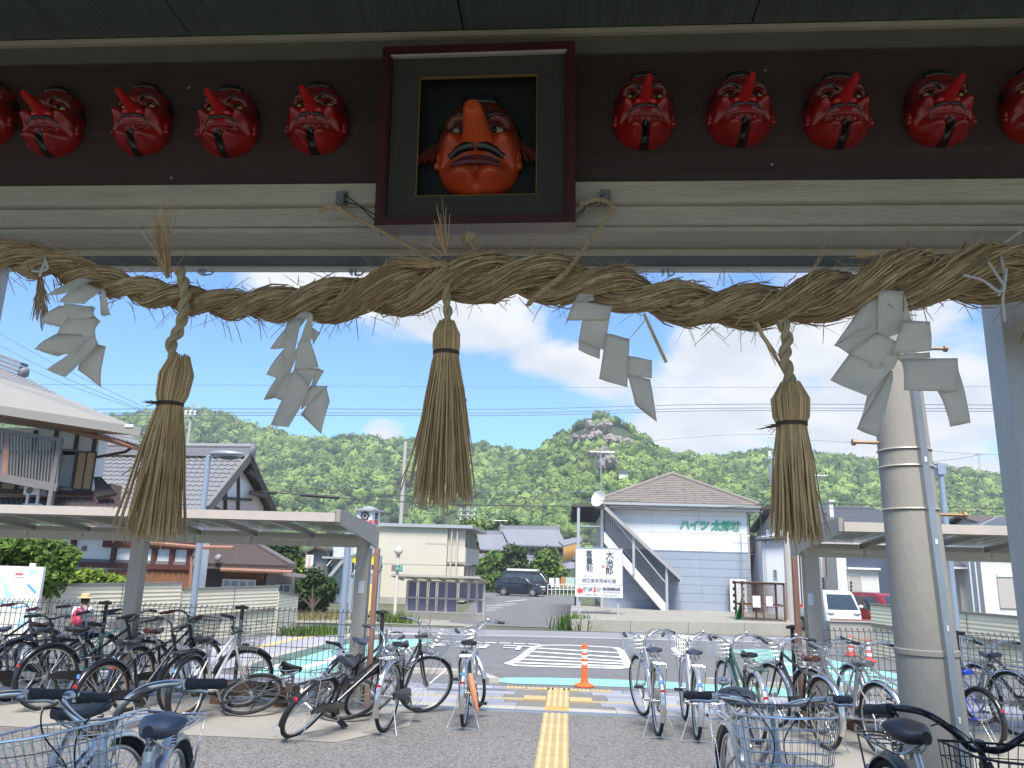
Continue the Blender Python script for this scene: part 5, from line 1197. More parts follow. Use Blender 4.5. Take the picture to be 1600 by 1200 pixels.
# --- row by the right pad, seen from behind
bicycle('silver bicycle with slate saddle, first on the left of the right hand row', gp0(1028, 1150), 3, 14, 0, 'silver', 'slate', guard='chrome', case='black')
bicycle('white bicycle with slate saddle and black pedal sticking out, second in the right hand row', gp0(1089, 1156), -2, 2, 1, 'white', 'slate', guard='silver', bell=-1)
bicycle('dark green bicycle with plain black saddle and green rack in the right hand row', gp0(1184, 1163), 4, 6, 0, 'green', 'black', guard='silver', rack='paint', bell=-1, case=None)
bicycle('black framed bicycle with a brown saddle standing in front of the right shelter post', gp0(1292, 1172), 11, 8, 0, 'black', 'brown', guard='chrome', tan=True, bell=-1, rack=None, kind='diamond')
bicycle('pale silver bicycle with wide grey saddle left of the concrete pole', gp0(1382, 1186), 15, 12, 0, 'silver', 'grey', guard='chrome', bell=-1, rack='chrome', kind='twin', stand='double')
bicycle('cream bicycle partly hidden by the concrete pole', gp0(1462, 1172), 26, -20, 0, 'cream', 'black', guard='chrome', kind='step', basket='chrome', bar='chrome')
bicycle('small bright blue bicycle with blue saddle right of the concrete pole', gp0(1540, 1175), 12, 0, 0, 'blue', 'blue', guard='black', basket=None, rack=None, grip=SD['blue'], scale=.88, case=None, stand='side', sticker=False, bars='flat', kind='diamond')
bicycle('silver bicycle near the right edge with a chrome basket bracket', gp0(1590, 1150), 20, -12, 0, 'silver', 'slate', guard='chrome', kind='twin', case=None)
bicycle('silver bicycle with dark saddle cut off by the right edge', gp0(1665, 1165), 16, 0, 0, 'grey', 'black', guard='chrome')
# --- centre left
bicycle('silver bicycle standing alone left of the yellow strip with an umbrella by its rear wheel', gp0(725, 1136), 1, 34, 0, 'silver', 'black', guard='chrome', bars='gull', bell=-1)
bicycle('black bicycle with chrome basket turned to the right, just left of the lone silver one', gp0(600, 1144), -7, -52, 4, 'black', 'black', guard='chrome', kind='twin', bars='gull', sticker='w')
bicycle('black bicycle leaning over to its right in front of the shelter post', gp0(455, 1152), -18, -18, 32, 'black', 'black', guard='black', kind='twin', bars='gull', sticker='w')
bicycle('black bicycle with a dull red bag leaning behind the front leaning one', gp0(505, 1116), -14, -10, 20, 'black', 'slate', guard='black', kind='step', basket=None, bars='gull')
fr = Matrix.Rotation(R_(-92 + 90), 3, 'Z') @ Matrix.Rotation(R_(-62), 3, 'X')
fp = G(372, 1121); bicycle('dark grey bicycle fallen over on the concrete pad', (fp.x, fp.y, .03), 0, 0, 0, 'dgrey', 'black', guard='silver', rack='black', basket=None, bar='black', roll3=fr, stand='side', case=None)
# --- left shelter row
bicycle('white bicycle with black saddle and big front wheel turned right under the left shelter', gp0(286, 1136), -4, -52, 0, 'white', 'black', guard='black', basket='alu', rack='black', bars='flat', bar='black', case=None, kind='twin', light='black', stand='side')
bicycle('black bicycle with brown saddle, black basket and tan rims left of the white one', gp0(200, 1112), -12, -14, 0, 'black', 'brown', guard='black', basket='black', rack=None, bars='rise', bar='black', tan=True, kind='twin', grip=brown_grip)
bicycle('black bicycle with black saddle and tan rims nearest on the left pad', gp0(150, 1152), -14, -12, 0, 'black', 'black', guard='black', basket=None, rack='black', bars='rise', bar='black', tan=True, kind='diamond')
bicycle('mint green bicycle standing behind the black ones under the left shelter', gp0(112, 1092), -8, 20, 0, 'mint', 'black', guard=None, basket=None, rack=None, bars='flat', bar='black', case=None, kind='diamond', stand='side', tan=False)
bicycle('black bicycle with high black handlebar in front of the person with the backpack', gp0(66, 1110), -28, -14, 0, 'black', 'black', guard='black', basket='black', rack='black', bars='rise', bar='black', kind='twin', sticker='w')
bicycle('navy bicycle with brown saddle and bright handlebar near the left edge', gp0(14, 1096), -15, -18, 0, 'navy', 'brown', guard='paint', basket='chrome', rack='black', bars='rise', kind='step', grip=brown_grip)
bicycle('dark grey bicycle with long black flat handlebar at the left edge', gp0(-62, 1112), -22, 6, 0, 'dgrey', 'slate', guard='black', basket=None, rack='black', bars='flat', bar='black', kind='diamond')
bicycle('navy bicycle with red grips cut off by the left edge', gp0(-75, 1088), -14, -10, 0, 'navy', 'black', guard='paint', basket=None, rack='black', bars='rise', grip=M('grip_red', (.3, .03, .03), rough=.6), kind='twin')
# --- foreground bicycles, nearest to the viewer
def near(px, py, z, heading, off):
    """place so that the local point off (x, z used) falls on the pixel"""
    d = pix(px, py); q = CAMV + d * ((z - EYE) / d.z); f = Vector((-math.sin(R_(heading)), math.cos(R_(heading)), 0)); return (q.x - f.x * off, q.y - f.y * off, 0)
NS_ = 1.16
bicycle('nearest white bicycle at the bottom left with round bell and chrome basket facing the viewer', near(172, 1128, .895 * NS_, 192, .82 * NS_), 192, -34, 0, 'white', 'slate', guard='silver', bars='rise', bell=-1, basket='chrome', scale=NS_, saddle_z=-.05)
bicycle('bicycle with a big grey saddle at the bottom left corner, its front outside the picture', near(122, 1108, .82 * NS_, 176, .25 * NS_), 176, -14, 0, 'silver', 'grey', guard='chrome', bars='gull', scale=NS_)
bicycle('silver bicycle at the bottom right with wide chrome basket facing the viewer', near(1203, 1104, .895 * NS_, 180, .82 * NS_), 180, -4, 0, 'silver', 'black', guard='chrome', bars='flat', bell=-1, basket='chrome', scale=NS_, saddle_z=.02)
bicycle('black bicycle at the bottom right with thick black handlebar facing the viewer', near(1530, 1163, .895 * NS_, 178, .82 * NS_), 178, 4, 0, 'black', 'black', guard='black', bars='rise', bar='black', basket='black', rack='black', scale=NS_)
# umbrella strapped to the lone silver bicycle
up = G(744, 1128); t = thing('umbrella', 'closed orange umbrella leaning along the rear wheel of the lone silver bicycle', 'umbrella', up)
pa, pb = P(734, 1052, 8.45), P(746, 1112, 8.42)
m_umb = M('umbrella_orange', (.72, .30, .15), rough=.5, var=.25, scale=30, trans=.2)
mb = MB(); mb.tube([pa, pa.lerp(pb, .1), pa.lerp(pb, .45), pa.lerp(pb, .95), pb], [.012, .028, .034, .018, .008], 9); mb.build('canopy', m_umb, t)
MB().tube([pb, P(748.5, 1125, 8.42)], .004, 6).build('tip', m_chrome, t); MB().tube([pa, P(731, 1040, 8.46), P(728, 1036, 8.46)], .006, 6).build('handle', m_blackp, t)
# ================================================================== PERSON walking away with a pink backpack
def skin_body(name, nodes, edges, mat, parent, root=0, sub=2):
    """nodes: [(x,y,z,r)]"""
    me = bpy.data.meshes.new(name); me.from_pydata([n[:3] for n in nodes], edges, []); me.materials.append(mat)
    o = bpy.data.objects.new(name, me); COL.objects.link(o); o.parent = parent
    sk = o.modifiers.new('skin', 'SKIN')
    if not me.skin_vertices: me.skin_vertices.new() if hasattr(me.skin_vertices, 'new') else None
    lay = me.skin_vertices[0] if len(me.skin_vertices) else None
    for i, n in enumerate(nodes):
        r = n[3] if hasattr(n[3], '__len__') else (n[3], n[3]); lay.data[i].radius = r; lay.data[i].use_root = (i == root)
    sb = o.modifiers.new('subdivision', 'SUBSURF'); sb.levels = sub; sb.render_levels = sub
    dg = bpy.context.evaluated_depsgraph_get(); dg.update(); m2 = bpy.data.meshes.new_from_object(o.evaluated_get(dg)); o.modifiers.clear(); o.data = m2
    m2.polygons.foreach_set('use_smooth', [True] * len(m2.polygons)); return o
m_skin = M('skin', (.42, .24, .16), rough=.55, var=.05); m_hair = M('hair_black', (.015, .012, .011), rough=.5, var=.2)
m_shirt = M('shirt_white', (.62, .60, .58), rough=.85, var=.1, scale=20); m_pants = M('trousers_navy', (.025, .03, .055), rough=.85, var=.15, scale=20)
m_pink = M('backpack_pink', (.42, .035, .095), rough=.6, var=.2, scale=14); m_pinkd = M('backpack_dark', (.05, .02, .04), rough=.7); m_hat = M('straw_hat', (.50, .38, .20), rough=.8, var=.15, scale=40)
YH = 11.5
pc = P(123, 1000, YH); hz = P(122, 927, YH).z     # hat top height
S_ = hz / 1.60
pt = thing('person', 'person seen from behind in straw hat with a pink backpack behind the fence', 'person', (pc.x, YH, 0), local=True)
pt.matrix_basis = Matrix.Translation((pc.x, YH, 0)) @ Matrix.Rotation(R_(14), 4, 'Z') @ Matrix.Scale(S_, 4)
N_ = [(0, 0, .84, (.13, .10)), (0, .01, .98, (.125, .095)), (0, .02, 1.14, (.135, .10)), (0, .02, 1.27, (.11, .085)), (0, .03, 1.34, .05), (0, .045, 1.41, (.075, .085)), (0, .05, 1.49, (.082, .095)), (0, .05, 1.54, (.06, .07)),
      (-.16, .02, 1.26, .055), (-.21, .0, 1.10, .045), (-.22, -.03, .97, .036), (-.20, .06, .84, .028), (-.195, .09, .77, .032), (.16, .02, 1.26, .055), (.21, .04, 1.10, .045), (.22, .06, .96, .036), (.20, .16, .85, .028), (.195, .19, .79, .032),
      (-.085, 0, .76, .085), (-.09, .04, .46, .06), (-.09, -.10, .10, .042), (-.09, -.02, .035, .038), (-.09, .06, .03, .034), (.085, 0, .76, .085), (.09, .02, .46, .06), (.09, .10, .10, .042), (.09, .15, .035, .038), (.09, .24, .03, .034)]
E_ = [(0, 1), (1, 2), (2, 3), (3, 4), (4, 5), (5, 6), (6, 7), (3, 8), (8, 9), (9, 10), (10, 11), (11, 12), (3, 13), (13, 14), (14, 15), (15, 16), (16, 17), (0, 18), (18, 19), (19, 20), (20, 21), (21, 22), (0, 23), (23, 24), (24, 25), (25, 26), (26, 27)]
body = skin_body('body', N_, E_, m_skin, pt)
def fingers(c, s):
    mb = MB()
    for i, (dx, L) in enumerate(((-.022, .06), (-.008, .07), (.007, .066), (.021, .052))): p0 = Vector(c) + Vector((s * .0, dx, -.03)); mb.tube([p0, p0 + Vector((0, 0, -L * .5)), p0 + Vector((-s * .012, .004, -L))], [.009, .0085, .006], 6)
    p0 = Vector(c) + Vector((0, .03, -.005)); mb.tube([p0, p0 + Vector((-s * .01, .02, -.025)), p0 + Vector((-s * .012, .022, -.05))], [.010, .009, .007], 6); return mb
for c, s in (((-.195, .09, .765), -1), ((.195, .19, .785), 1)): fingers(c, s).build('fingers', m_skin, pt, smooth=60)
G2 = [(0, 0, .80, (.15, .12)), (0, .01, .98, (.142, .112)), (0, .02, 1.14, (.15, .115)), (0, .02, 1.27, (.125, .10)), (0, .03, 1.325, .062), (-.165, .02, 1.26, .068), (-.215, .0, 1.10, .058), (.165, .02, 1.26, .068), (.215, .04, 1.10, .058)]
skin_body('shirt', G2, [(0, 1), (1, 2), (2, 3), (3, 4), (3, 5), (5, 6), (3, 7), (7, 8)], m_shirt, pt)
G3 = [(0, 0, .84, (.148, .118)), (-.088, 0, .74, .098), (-.092, .04, .46, .074), (-.092, -.09, .13, .058), (.088, 0, .74, .098), (.092, .02, .46, .074), (.092, .09, .13, .058)]
skin_body('trousers', G3, [(0, 1), (1, 2), (2, 3), (0, 4), (4, 5), (5, 6)], m_pants, pt)
MB().blob((0, .035, 1.46), (.092, .098, .10), 3, .06, 4).build('hair', m_hair, pt, smooth=60)
hat = MB().lathe([(.17, 1.505), (.165, 1.515), (.105, 1.525), (.100, 1.57), (.085, 1.60), (.03, 1.612), (.001, 1.613)], (0, .045, 0), 20).build('hat', m_hat, pt, smooth=40)
mb = MB(); mb.blob((0, -.17, 1.10), (.155, .11, .21), 3); mb.v = [(x, max(min(y, -.07), -.27), z) for x, y, z in mb.v]; bpk = mb.build('backpack', m_pink, pt, smooth=50)
mb = MB(); mb.blob((0, -.285, 1.03), (.11, .045, .10), 3); mb.build('pocket', m_pink, bpk, smooth=60); MB().tube([(-.10, -.29, 1.145), (0, -.305, 1.15), (.10, -.29, 1.145)], .006, 6).build('zip', m_pinkd, bpk)
MB().cbox((0, -.275, 1.22), (.06, .012, .05)).build('patch', m_pinkd, bpk, smooth=0)
for s in (-1, 1): MB().tube([(s * .09, -.08, 1.22), (s * .105, .0, 1.345), (s * .11, .10, 1.26), (s * .12, .10, 1.08), (s * .13, -.06, .98)], .018, 6).build('strap', m_pinkd, bpk)
# ================================================================== BUILDINGS AND STREET BEYOND
m_tile = M('roof_tile_grey', (.20, .20, .21), rough=.5, var=.12, scale=6, dirt=.2, dark=(.10, .10, .10), obj=.12, island=.10)
m_tileb = M('roof_tile_brown', (.125, .10, .09), rough=.6, var=.15, scale=6, dirt=.3, dark=(.06, .05, .045), island=.15)
m_tilef = M('roof_tile_far', (.22, .225, .25), rough=.5, var=.08, island=.06)
m_plas = M('plaster_white', (.70, .70, .68), rough=.85, var=.05, dirt=.1, dark=(.4, .4, .38))
m_pinkw = M('boarding_pink', (.64, .52, .48), rough=.8, var=.08, stretch=(6, 6, .5), dirt=.2, dark=(.3, .25, .24))
m_rwood = M('beam_red_brown', (.085, .022, .018), rough=.6, var=.15)
m_bwood = M('wood_dark', (.07, .05, .042), rough=.7, var=.2, scale=8)
m_gwood = M('wood_grey', (.17, .155, .145), rough=.7, var=.15, scale=8)
m_cedar = M('cedar_boards', (.20, .085, .04), rough=.75, var=.2, scale=4, stretch=(3, 3, .6), island=.35)
m_copper = M('copper_gutter', (.30, .15, .10), rough=.5, var=.12)
m_awn = M('awning_sheet', (.25, .235, .21), rough=.6, var=.05, dirt=.1, dark=(.35, .32, .3))
m_glass = M('window_glass', (.10, .125, .14), rough=.08, var=.05, spec=.8)
m_shoji = M('blind_orange', (.50, .33, .17), rough=.8, var=.06)
m_alw = M('window_alu', (.45, .46, .46), rough=.4, metal=.4, var=.05)
m_dkal = M('rail_dark', (.085, .085, .09), rough=.45, var=.1)
def pantiles(name, ra_, rb_, ea, eb, rows, cols, mat, parent, singles=False, sag=.0, amp=.35, thick=.22):
    """curved tiles laid on the slope ra-rb (ridge) to ea-eb (eave)"""
    ra_, rb_, ea, eb = map(Vector, (ra_, rb_, ea, eb)); allmb = MB(); cache = {}
    n_ = ((rb_ - ra_).cross(ea - ra_)).normalized()
    if n_.z < 0: n_ = -n_
    for r in range(rows):
        for c in range(cols):
            def at(u, v): return (ra_ * (1 - u) + rb_ * u) * (1 - v) + (ea * (1 - u) + eb * u) * v
            u0, u1, v0, v1 = c / cols, (c + 1.02) / cols, r / rows, (r + 1.12) / rows
            o = at(u0, v0); X = at(u1, v0) - o; Yv = at(u0, v1) - o; w = X.length; X2 = at(u1, v1) - at(u0, v1); vs = []; k = 7
            for j, (base, Xv, lift) in enumerate(((o, X, .0), (o + Yv, X2, w * thick * .7))):
                for i in range(k):
                    q = i / (k - 1); h = math.cos(q * 2 * PI * .92 + .5) * .5 * amp * w * .5; vs.append(base + Xv * q + n_ * (h + lift + w * .1))
            for i in range(k): vs.append(vs[k + i] - n_ * w * thick)
            fs = [(i, i + k, i + k + 1, i + 1) for i in range(k - 1)] + [(k + i, 2 * k + i, 2 * k + i + 1, k + i + 1) for i in range(k - 1)]
            if singles: MB().add(vs, fs).build('tile', mat, parent, smooth=60)
            else: allmb.add(vs, fs)
    if not singles: allmb.build(name, mat, parent, smooth=60, kind='stuff')
def sheet(name, pts, mat, parent, th=.05, nrm_=None):
    pts = [Vector(p) for p in pts]; n_ = (pts[1] - pts[0]).cross(pts[2] - pts[0]).normalized() * th
    return MB().prism(pts, n_).build(name, mat, parent, smooth=0)
def wallbox(name, pxl, pxr, pyt, pyb, Y, depth, mat, parent, pyref=None):
    """box wall whose front face at depth Y covers the pixel span (left, right, top, bottom at mid)"""
    xm = (pxl + pxr) / 2; a, b = P(pxl, (pyt + pyb) / 2, Y), P(pxr, (pyt + pyb) / 2, Y); zt_, zb_ = P(xm, pyt, Y).z, P(xm, pyb, Y).z
    return MB().box((a.x, Y, zb_), (b.x, Y + depth, zt_)).build(name, mat, parent, smooth=0)
def window(pxl, pxr, pyt, pyb, Y, parent, panes=2, fmat=None, gmat=None, name='window'):
    xm = (pxl + pxr) / 2; ym = (pyt + pyb) / 2; x0, x1 = P(pxl, ym, Y).x, P(pxr, ym, Y).x; z1, z0 = P(xm, pyt, Y).z, P(xm, pyb, Y).z; f = max(.03, (x1 - x0) * .05)
    mb = MB(); mb.box((x0, Y - .05, z0), (x1, Y - .004, z0 + f)); mb.box((x0, Y - .05, z1 - f), (x1, Y - .004, z1)); mb.box((x0, Y - .05, z0 + f), (x0 + f, Y - .004, z1 - f)); mb.box((x1 - f, Y - .05, z0 + f), (x1, Y - .004, z1 - f))
    for k in range(1, panes): x = x0 + (x1 - x0) * k / panes; mb.box((x - f / 2, Y - .045, z0 + f), (x + f / 2, Y - .004, z1 - f))
    w_ = mb.build(name, fmat or m_alw, parent, smooth=0); MB().box((x0 + f, Y - .02, z0 + f), (x1 - f, Y - .003, z1 - f)).build('pane', gmat or m_glass, w_, smooth=0); return w_
# ---------------------------------------------------------------- apartment block with outside staircase
YA = 40.0
m_sidw = M('siding_white', (.76, .77, .78), rough=.6, var=.03, scale=2, obj=.02, dirt=.06, dark=(.4, .42, .44)); m_sidb = M('siding_blue_grey', (.27, .31, .37), rough=.6, var=.04, scale=2, obj=.03, dirt=.06, dark=(.18, .2, .24))
m_shing = M('roof_shingle', (.23, .20, .175), rough=.75, var=.12, scale=4, island=.05, dirt=.15, dark=(.13, .11, .1)); m_found = M('foundation', (.40, .37, .30), rough=.85, var=.1, dirt=.2, dark=(.22, .2, .17))
m_fasc = M('fascia_grey', (.33, .32, .31), rough=.5, var=.05)
ap = thing('apartment_building', 'two storey white and blue grey apartment block with outside stairs and hipped brown roof', 'apartment block', tuple(P(1050, 966, YA)))
x0, x1 = P(944, 880, YA).x, P(1171, 880, YA).x; zb_ = P(1050, 968, YA).z; zs_ = P(1100, 862, YA).z; ze = P(1050, 792, YA).z; zf = P(1050, 953, YA).z; DB = 13.0
MB().box((x0 + .03, YA + .03, zb_), (x1 - .03, YA + DB, ze)).build('wall_core', m_sidw, ap, smooth=0)
MB().box((x0 - .02, YA - .01, zb_ - .3), (x1 + .02, YA + DB, zf)).build('foundation', m_found, ap, smooth=0)
h = (zs_ - zf) / 7; z = zf + .004
def courses(z, zend, h, mat):
    while z < zend - .02:
        z2 = min(z + h, zend)
        for k in range(3):
            a = x0 + (x1 - x0) * k / 3; b = x0 + (x1 - x0) * (k + 1) / 3; MB().box((a + .006, YA - .012, z + .008), (b - .006, YA + .029, z2 - .008)).build('siding_panel', mat, ap, smooth=0)
        z = z2
courses(zf, zs_ - .02, h, m_sidb); courses(zs_ + .02, ze - .02, (ze - zs_) / 5, m_sidw)
MB().box((x0 - .02, YA - .03, zs_ - .018), (x1 + .02, YA + .02, zs_ + .018)).build('belt_course', m_sidb, ap, smooth=0)
for s, x in ((-1, x0), (1, x1)): MB().box((x - .05, YA - .022, zf), (x + .05, YA + .05, ze)).build('corner_trim', m_fasc, ap, smooth=0)
e0, e1 = P(930, 784, YA - .6), P(1187, 790, YA - .6); apx = P(1050, 742, YA + 4.3); ez = (e0.z + e1.z) / 2
MB().box((e0.x, YA - .6, ez - .30), (e1.x, YA + DB + .5, ez - .04)).build('eaves', m_fasc, ap, smooth=0); MB().box((e0.x - .03, YA - .72, ez - .12), (e1.x + .03, YA - .603, ez - .01)).build('gutter', m_alw, ap, smooth=0)
bkx = DB - 4.5; A_ = Vector((e0.x, YA - .6, ez)); B_ = Vector((e1.x, YA - .6, ez)); T_ = Vector((apx.x, YA + 4.3, apx.z)); T2 = Vector((apx.x, YA + bkx, apx.z)); C_ = Vector((e1.x, YA + DB + .5, ez)); D_2 = Vector((e0.x, YA + DB + .5, ez))
MB().add([A_, B_, T_, T2, C_, D_2], [(0, 1, 2), (1, 4, 3, 2), (0, 2, 3, 5), (4, 5, 3)]).build('roof_deck', m_shing, ap, smooth=0)
mb = MB(); rows_ = 16; up_ = Vector((0, 0, 1))
for r in range(rows_):          # shingle courses on the front hip, each lapping the next
    q0, q1 = r / rows_, (r + 1) / rows_; a, b = A_.lerp(T_, q0), B_.lerp(T_, q0); c, d = B_.lerp(T_, q1), A_.lerp(T_, q1); nseg = max(1, int((b - a).length / .9)); off_ = .35 * (r % 2)
    for k in range(nseg):
        p0 = a.lerp(b, k / nseg); p1 = a.lerp(b, (k + 1) / nseg); p2 = d.lerp(c, (k + 1) / nseg); p3 = d.lerp(c, k / nseg); l0 = Vector((0, -.02, .075)); l1 = Vector((0, -.01, .03)); i0_ = Vector((.012, 0, 0))
        mb.add([p0 + l0 + i0_, p1 + l0 - i0_, p2 + l1 - i0_, p3 + l1 + i0_, p0 + i0_, p1 - i0_], [(0, 1, 2, 3), (4, 5, 1, 0)])
mb.build('shingle_courses', m_shing, ap, smooth=0, kind='stuff')
for a, b in ((A_, T_), (B_, T_), (T_, T2)): MB().tube([a + Vector((0, -.02, .07)), b + Vector((0, 0, .09))], .10, 8).build('ridge_cap', m_shing, ap)
m_sgn = M('letter_green', (.06, .38, .20), rough=.5, var=.05)
c = P(1109, 822, YA); text('lettering', 'ハイツ 太郎坊', .50, m_sgn, (c.x, YA - .045, c.z), (1, 0, 0), (0, 0, 1), ap, extr=.02, bold=.016, shear=.12, spacing=.92)
# gallery on the left side with posts, roof and railing
gl = P(893, 800, YA - .3).x
MB().box((gl, YA - .6, P(920, 792, YA).z - .05), (x0 + .25, YA + DB, P(920, 792, YA).z + .06)).build('gallery_roof', m_bwood, ap, smooth=0)
zg = P(925, 869, YA).z
MB().box((gl + .1, YA - .3, zg - .22), (x0 - .03, YA + DB, zg)).build('gallery_floor', m_gwood, ap, smooth=0)
for px in (903, 940):
    x = P(px, 880, YA).x; MB().box((x - .07, YA - .55, zb_ - .3), (x + .07, YA - .41, P(920, 792, YA).z - .06)).build('steel_post', m_alw, ap, smooth=0)
for k in range(1, 6): x = P(903, 880, YA).x; MB().box((x - .05, YA + k * 2.3, zb_ - .3), (x + .05, YA + k * 2.3 + .1, zg - .23)).build('steel_post', m_dkal, ap, smooth=0)
for k in range(8): MB().box((gl + .05, YA + .3 + k * 1.5, P(920, 792, YA).z - .16), (x0 - .05, YA + .38 + k * 1.5, P(920, 792, YA).z - .06)).build('roof_joist', m_dkal, ap, smooth=0)
def railing(a, b, hgt, parent, n, mat=None, off=0.12):
    a, b = Vector(a), Vector(b); u = Vector((0, 0, hgt)); mat = mat or m_dkal
    o = MB().bar(a + u, b + u, .07, .06).build('handrail', m_alw, parent, smooth=0); MB().bar(a + Vector((0, 0, off)), b + Vector((0, 0, off)), .05, .05).build('lower_rail', mat, parent, smooth=0)
    for i in range(n): q = (i + .5) / n; c = a.lerp(b, q); MB().bar(c + Vector((0, 0, off)), c + u, .028, .028, (0, 1, 0)).build('baluster', mat, parent, smooth=0)
xg0, xg1 = P(905, 850, YA).x, P(939, 850, YA).x; zr1 = P(922, 823, YA).z; zr0 = P(922, 855, YA).z
railing((xg0 + .05, YA - .5, zr0), (xg1 - .05, YA - .5, zr0), zr1 - zr0, ap, 13)
# outside stair in front of the facade
YS = YA - 1.15
s0, s1 = P(944, 848, YS), P(1041, 962, YS)        # underside line of the stringer, top and bottom
st_h = P(973, 884, YS).z - P(973, 902, YS).z
for yy in (YS, YS + .95): MB().prism([(s0.x, yy, s0.z), (s0.x, yy, s0.z + st_h), (s1.x, yy, s1.z + st_h), (s1.x, yy, s1.z)], (0, .06, 0)).build('stringer', m_plas, ap, smooth=0)
ns = 15
for i in range(ns): q = (i + .5) / ns; MB().cbox((s0.x + (s1.x - s0.x) * q, YS + .505, s0.z + st_h * .6 + (s1.z - s0.z) * q), ((s1.x - s0.x) / ns * 1.05, .88, .05)).build('step', m_gwood, ap, smooth=0)
railing((s0.x + .1, YS + .03, s0.z + st_h + .02), (s1.x - .02, YS + .03, s1.z + st_h + .02), .98, ap, 32)
r0_, r1_ = P(944, 789, YS), P(1064, 902, YS)
MB().prism([(r0_.x, YS - .25, r0_.z), (r1_.x, YS - .25, r1_.z), (r1_.x, YS - .25, r1_.z - .20), (r0_.x, YS - .25, r0_.z - .22)], (0, .08, 0)).build('stair_roof_fascia', m_fasc, ap, smooth=0)
MB().prism([(r0_.x, YS - .169, r0_.z), (r1_.x, YS - .169, r1_.z), (r1_.x, YS - .169, r1_.z - .07), (r0_.x, YS - .169, r0_.z - .07)], (0, 1.28, 0)).build('stair_roof', m_bwood, ap, smooth=0)
for px, t_y, b_y in ((990, 835, 898), (1041, 880, 962)): x = P(px, 880, YS).x; MB().box((x - .06, YS - .08, P(px, b_y, YS).z), (x + .06, YS - .005, P(px, t_y, YS).z)).build('steel_post', m_alw, ap, smooth=0)
MB().cyl((P(1063, 900, YS).x, YS - .3, r1_.z - .16), (P(1063, 900, YS).x, YS + 1.1, r1_.z - .16), .07, 8).build('stair_gutter', m_alw, ap)
# right side balconies
bz0, bz1 = P(1180, 864, YA).z, P(1180, 836, YA).z; bx1 = P(1191, 850, YA + .5).x
MB().box((x1 + .01, YA + .5, bz0 - .1), (bx1, YA + DB - 1, bz0)).build('balcony_floor', m_dkal, ap, smooth=0)
sd_ = MB().box((x1 + .052, YA + .5, bz0 + .05), (bx1, YA + .54, bz1)).build('balcony_panel', m_bwood, ap, smooth=0); MB().box((bx1 - .04, YA + .541, bz0 + .05), (bx1, YA + DB - 1, bz1)).build('balcony_panel', m_bwood, ap, smooth=0)
MB().box((x1 - 1.0, YA - .2, P(1180, 795, YA).z), (P(1201, 800, YA).x, YA + DB - 1, P(1180, 795, YA).z + .08)).build('balcony_roof', m_bwood, ap, smooth=0)
for y_ in (YA + .5, YA + 3): MB().box((bx1 - .05, y_, zb_), (bx1, y_ + .05, P(1180, 795, YA).z)).build('balcony_post', m_dkal, ap, smooth=0)
# pierced concrete screen, wall aerial, dish, roof aerial
sc = thing('screen_block', 'white pierced block screen with ten openings at the right corner of the apartment block', 'screen', tuple(P(1154, 956, YA - .5)))
sx0, sx1 = P(1141, 930, YA - .5).x, P(1167, 930, YA - .5).x; sz1, sz0 = P(1154, 905, YA - .5).z, P(1154, 956, YA - .5).z
for i in range(2):
    for j in range(5):
        a = sx0 + (sx1 - sx0) * i / 2; b = sx0 + (sx1 - sx0) * (i + 1) / 2; c0_ = sz0 + (sz1 - sz0) * j / 5; c1_ = sz0 + (sz1 - sz0) * (j + 1) / 5; fx, fz = (b - a) * .3, (c1_ - c0_) * .25; mb = MB()
        mb.box((a, YA - .5, c0_), (b, YA - .35, c0_ + fz)); mb.box((a, YA - .5, c1_ - fz), (b, YA - .35, c1_)); mb.box((a, YA - .5, c0_ + fz), (a + fx, YA - .35, c1_ - fz)); mb.box((b - fx, YA - .5, c0_ + fz), (b, YA - .35, c1_ - fz)); mb.build('block', m_plas, sc, smooth=0)
MB().box((sx0, YA - .3, sz0), (sx1, YA - .28, sz1)).build('backing', m_bwood, sc, smooth=0)
def aerial(label, base, top, Y, arms=4, w=.5, cat='aerial'):
    b0, t0 = P(*base, Y), P(*top, Y); t = thing('tv_aerial', label, cat, tuple(b0), 'television aerials'); MB().cyl((b0.x, Y, b0.z), (b0.x, Y, t0.z), .025, 6).build('mast', m_alu, t)
    for k in range(arms): z = t0.z - .1 - k * .0; x = b0.x - w * .4 + k * w * .3; MB().cyl((x, Y - w / 2, z), (x, Y + w / 2, z), .010, 5).build('element', m_alu, t)
    MB().cyl((b0.x - w * .6, Y, t0.z - .1), (b0.x + w * .7, Y, t0.z - .1), .014, 5).build('boom', m_alu, t); return t
aerial('thin television aerial standing over the left eave of the apartment block', (939, 786), (939, 703), YA + 1, 5, 1.0); aerial('small television aerial fixed to the right of the apartment wall', (1160, 905), (1158, 834), YA - .25, 4, .6)
d_ = thing('satellite_dish', 'pale satellite dish at the left roof corner of the apartment block', 'satellite dish', tuple(P(936, 785, YA - .8))); dc = P(936, 780, YA - .9)
MB().lathe([(.001, -.10), (.16, -.07), (.30, .0), (.42, .10), (.40, .10), (.29, .02), (.15, -.05), (.001, -.08)], dc, 18, (Matrix.Rotation(R_(70), 3, 'X') @ Matrix.Rotation(R_(-40), 3, 'Y'))).build('dish', m_plas, d_); MB().cyl(dc + Vector((.1, .1, -.1)), dc + Vector((.35, .5, -.5)), .03, 6).build('dish_arm', m_alu, d_)
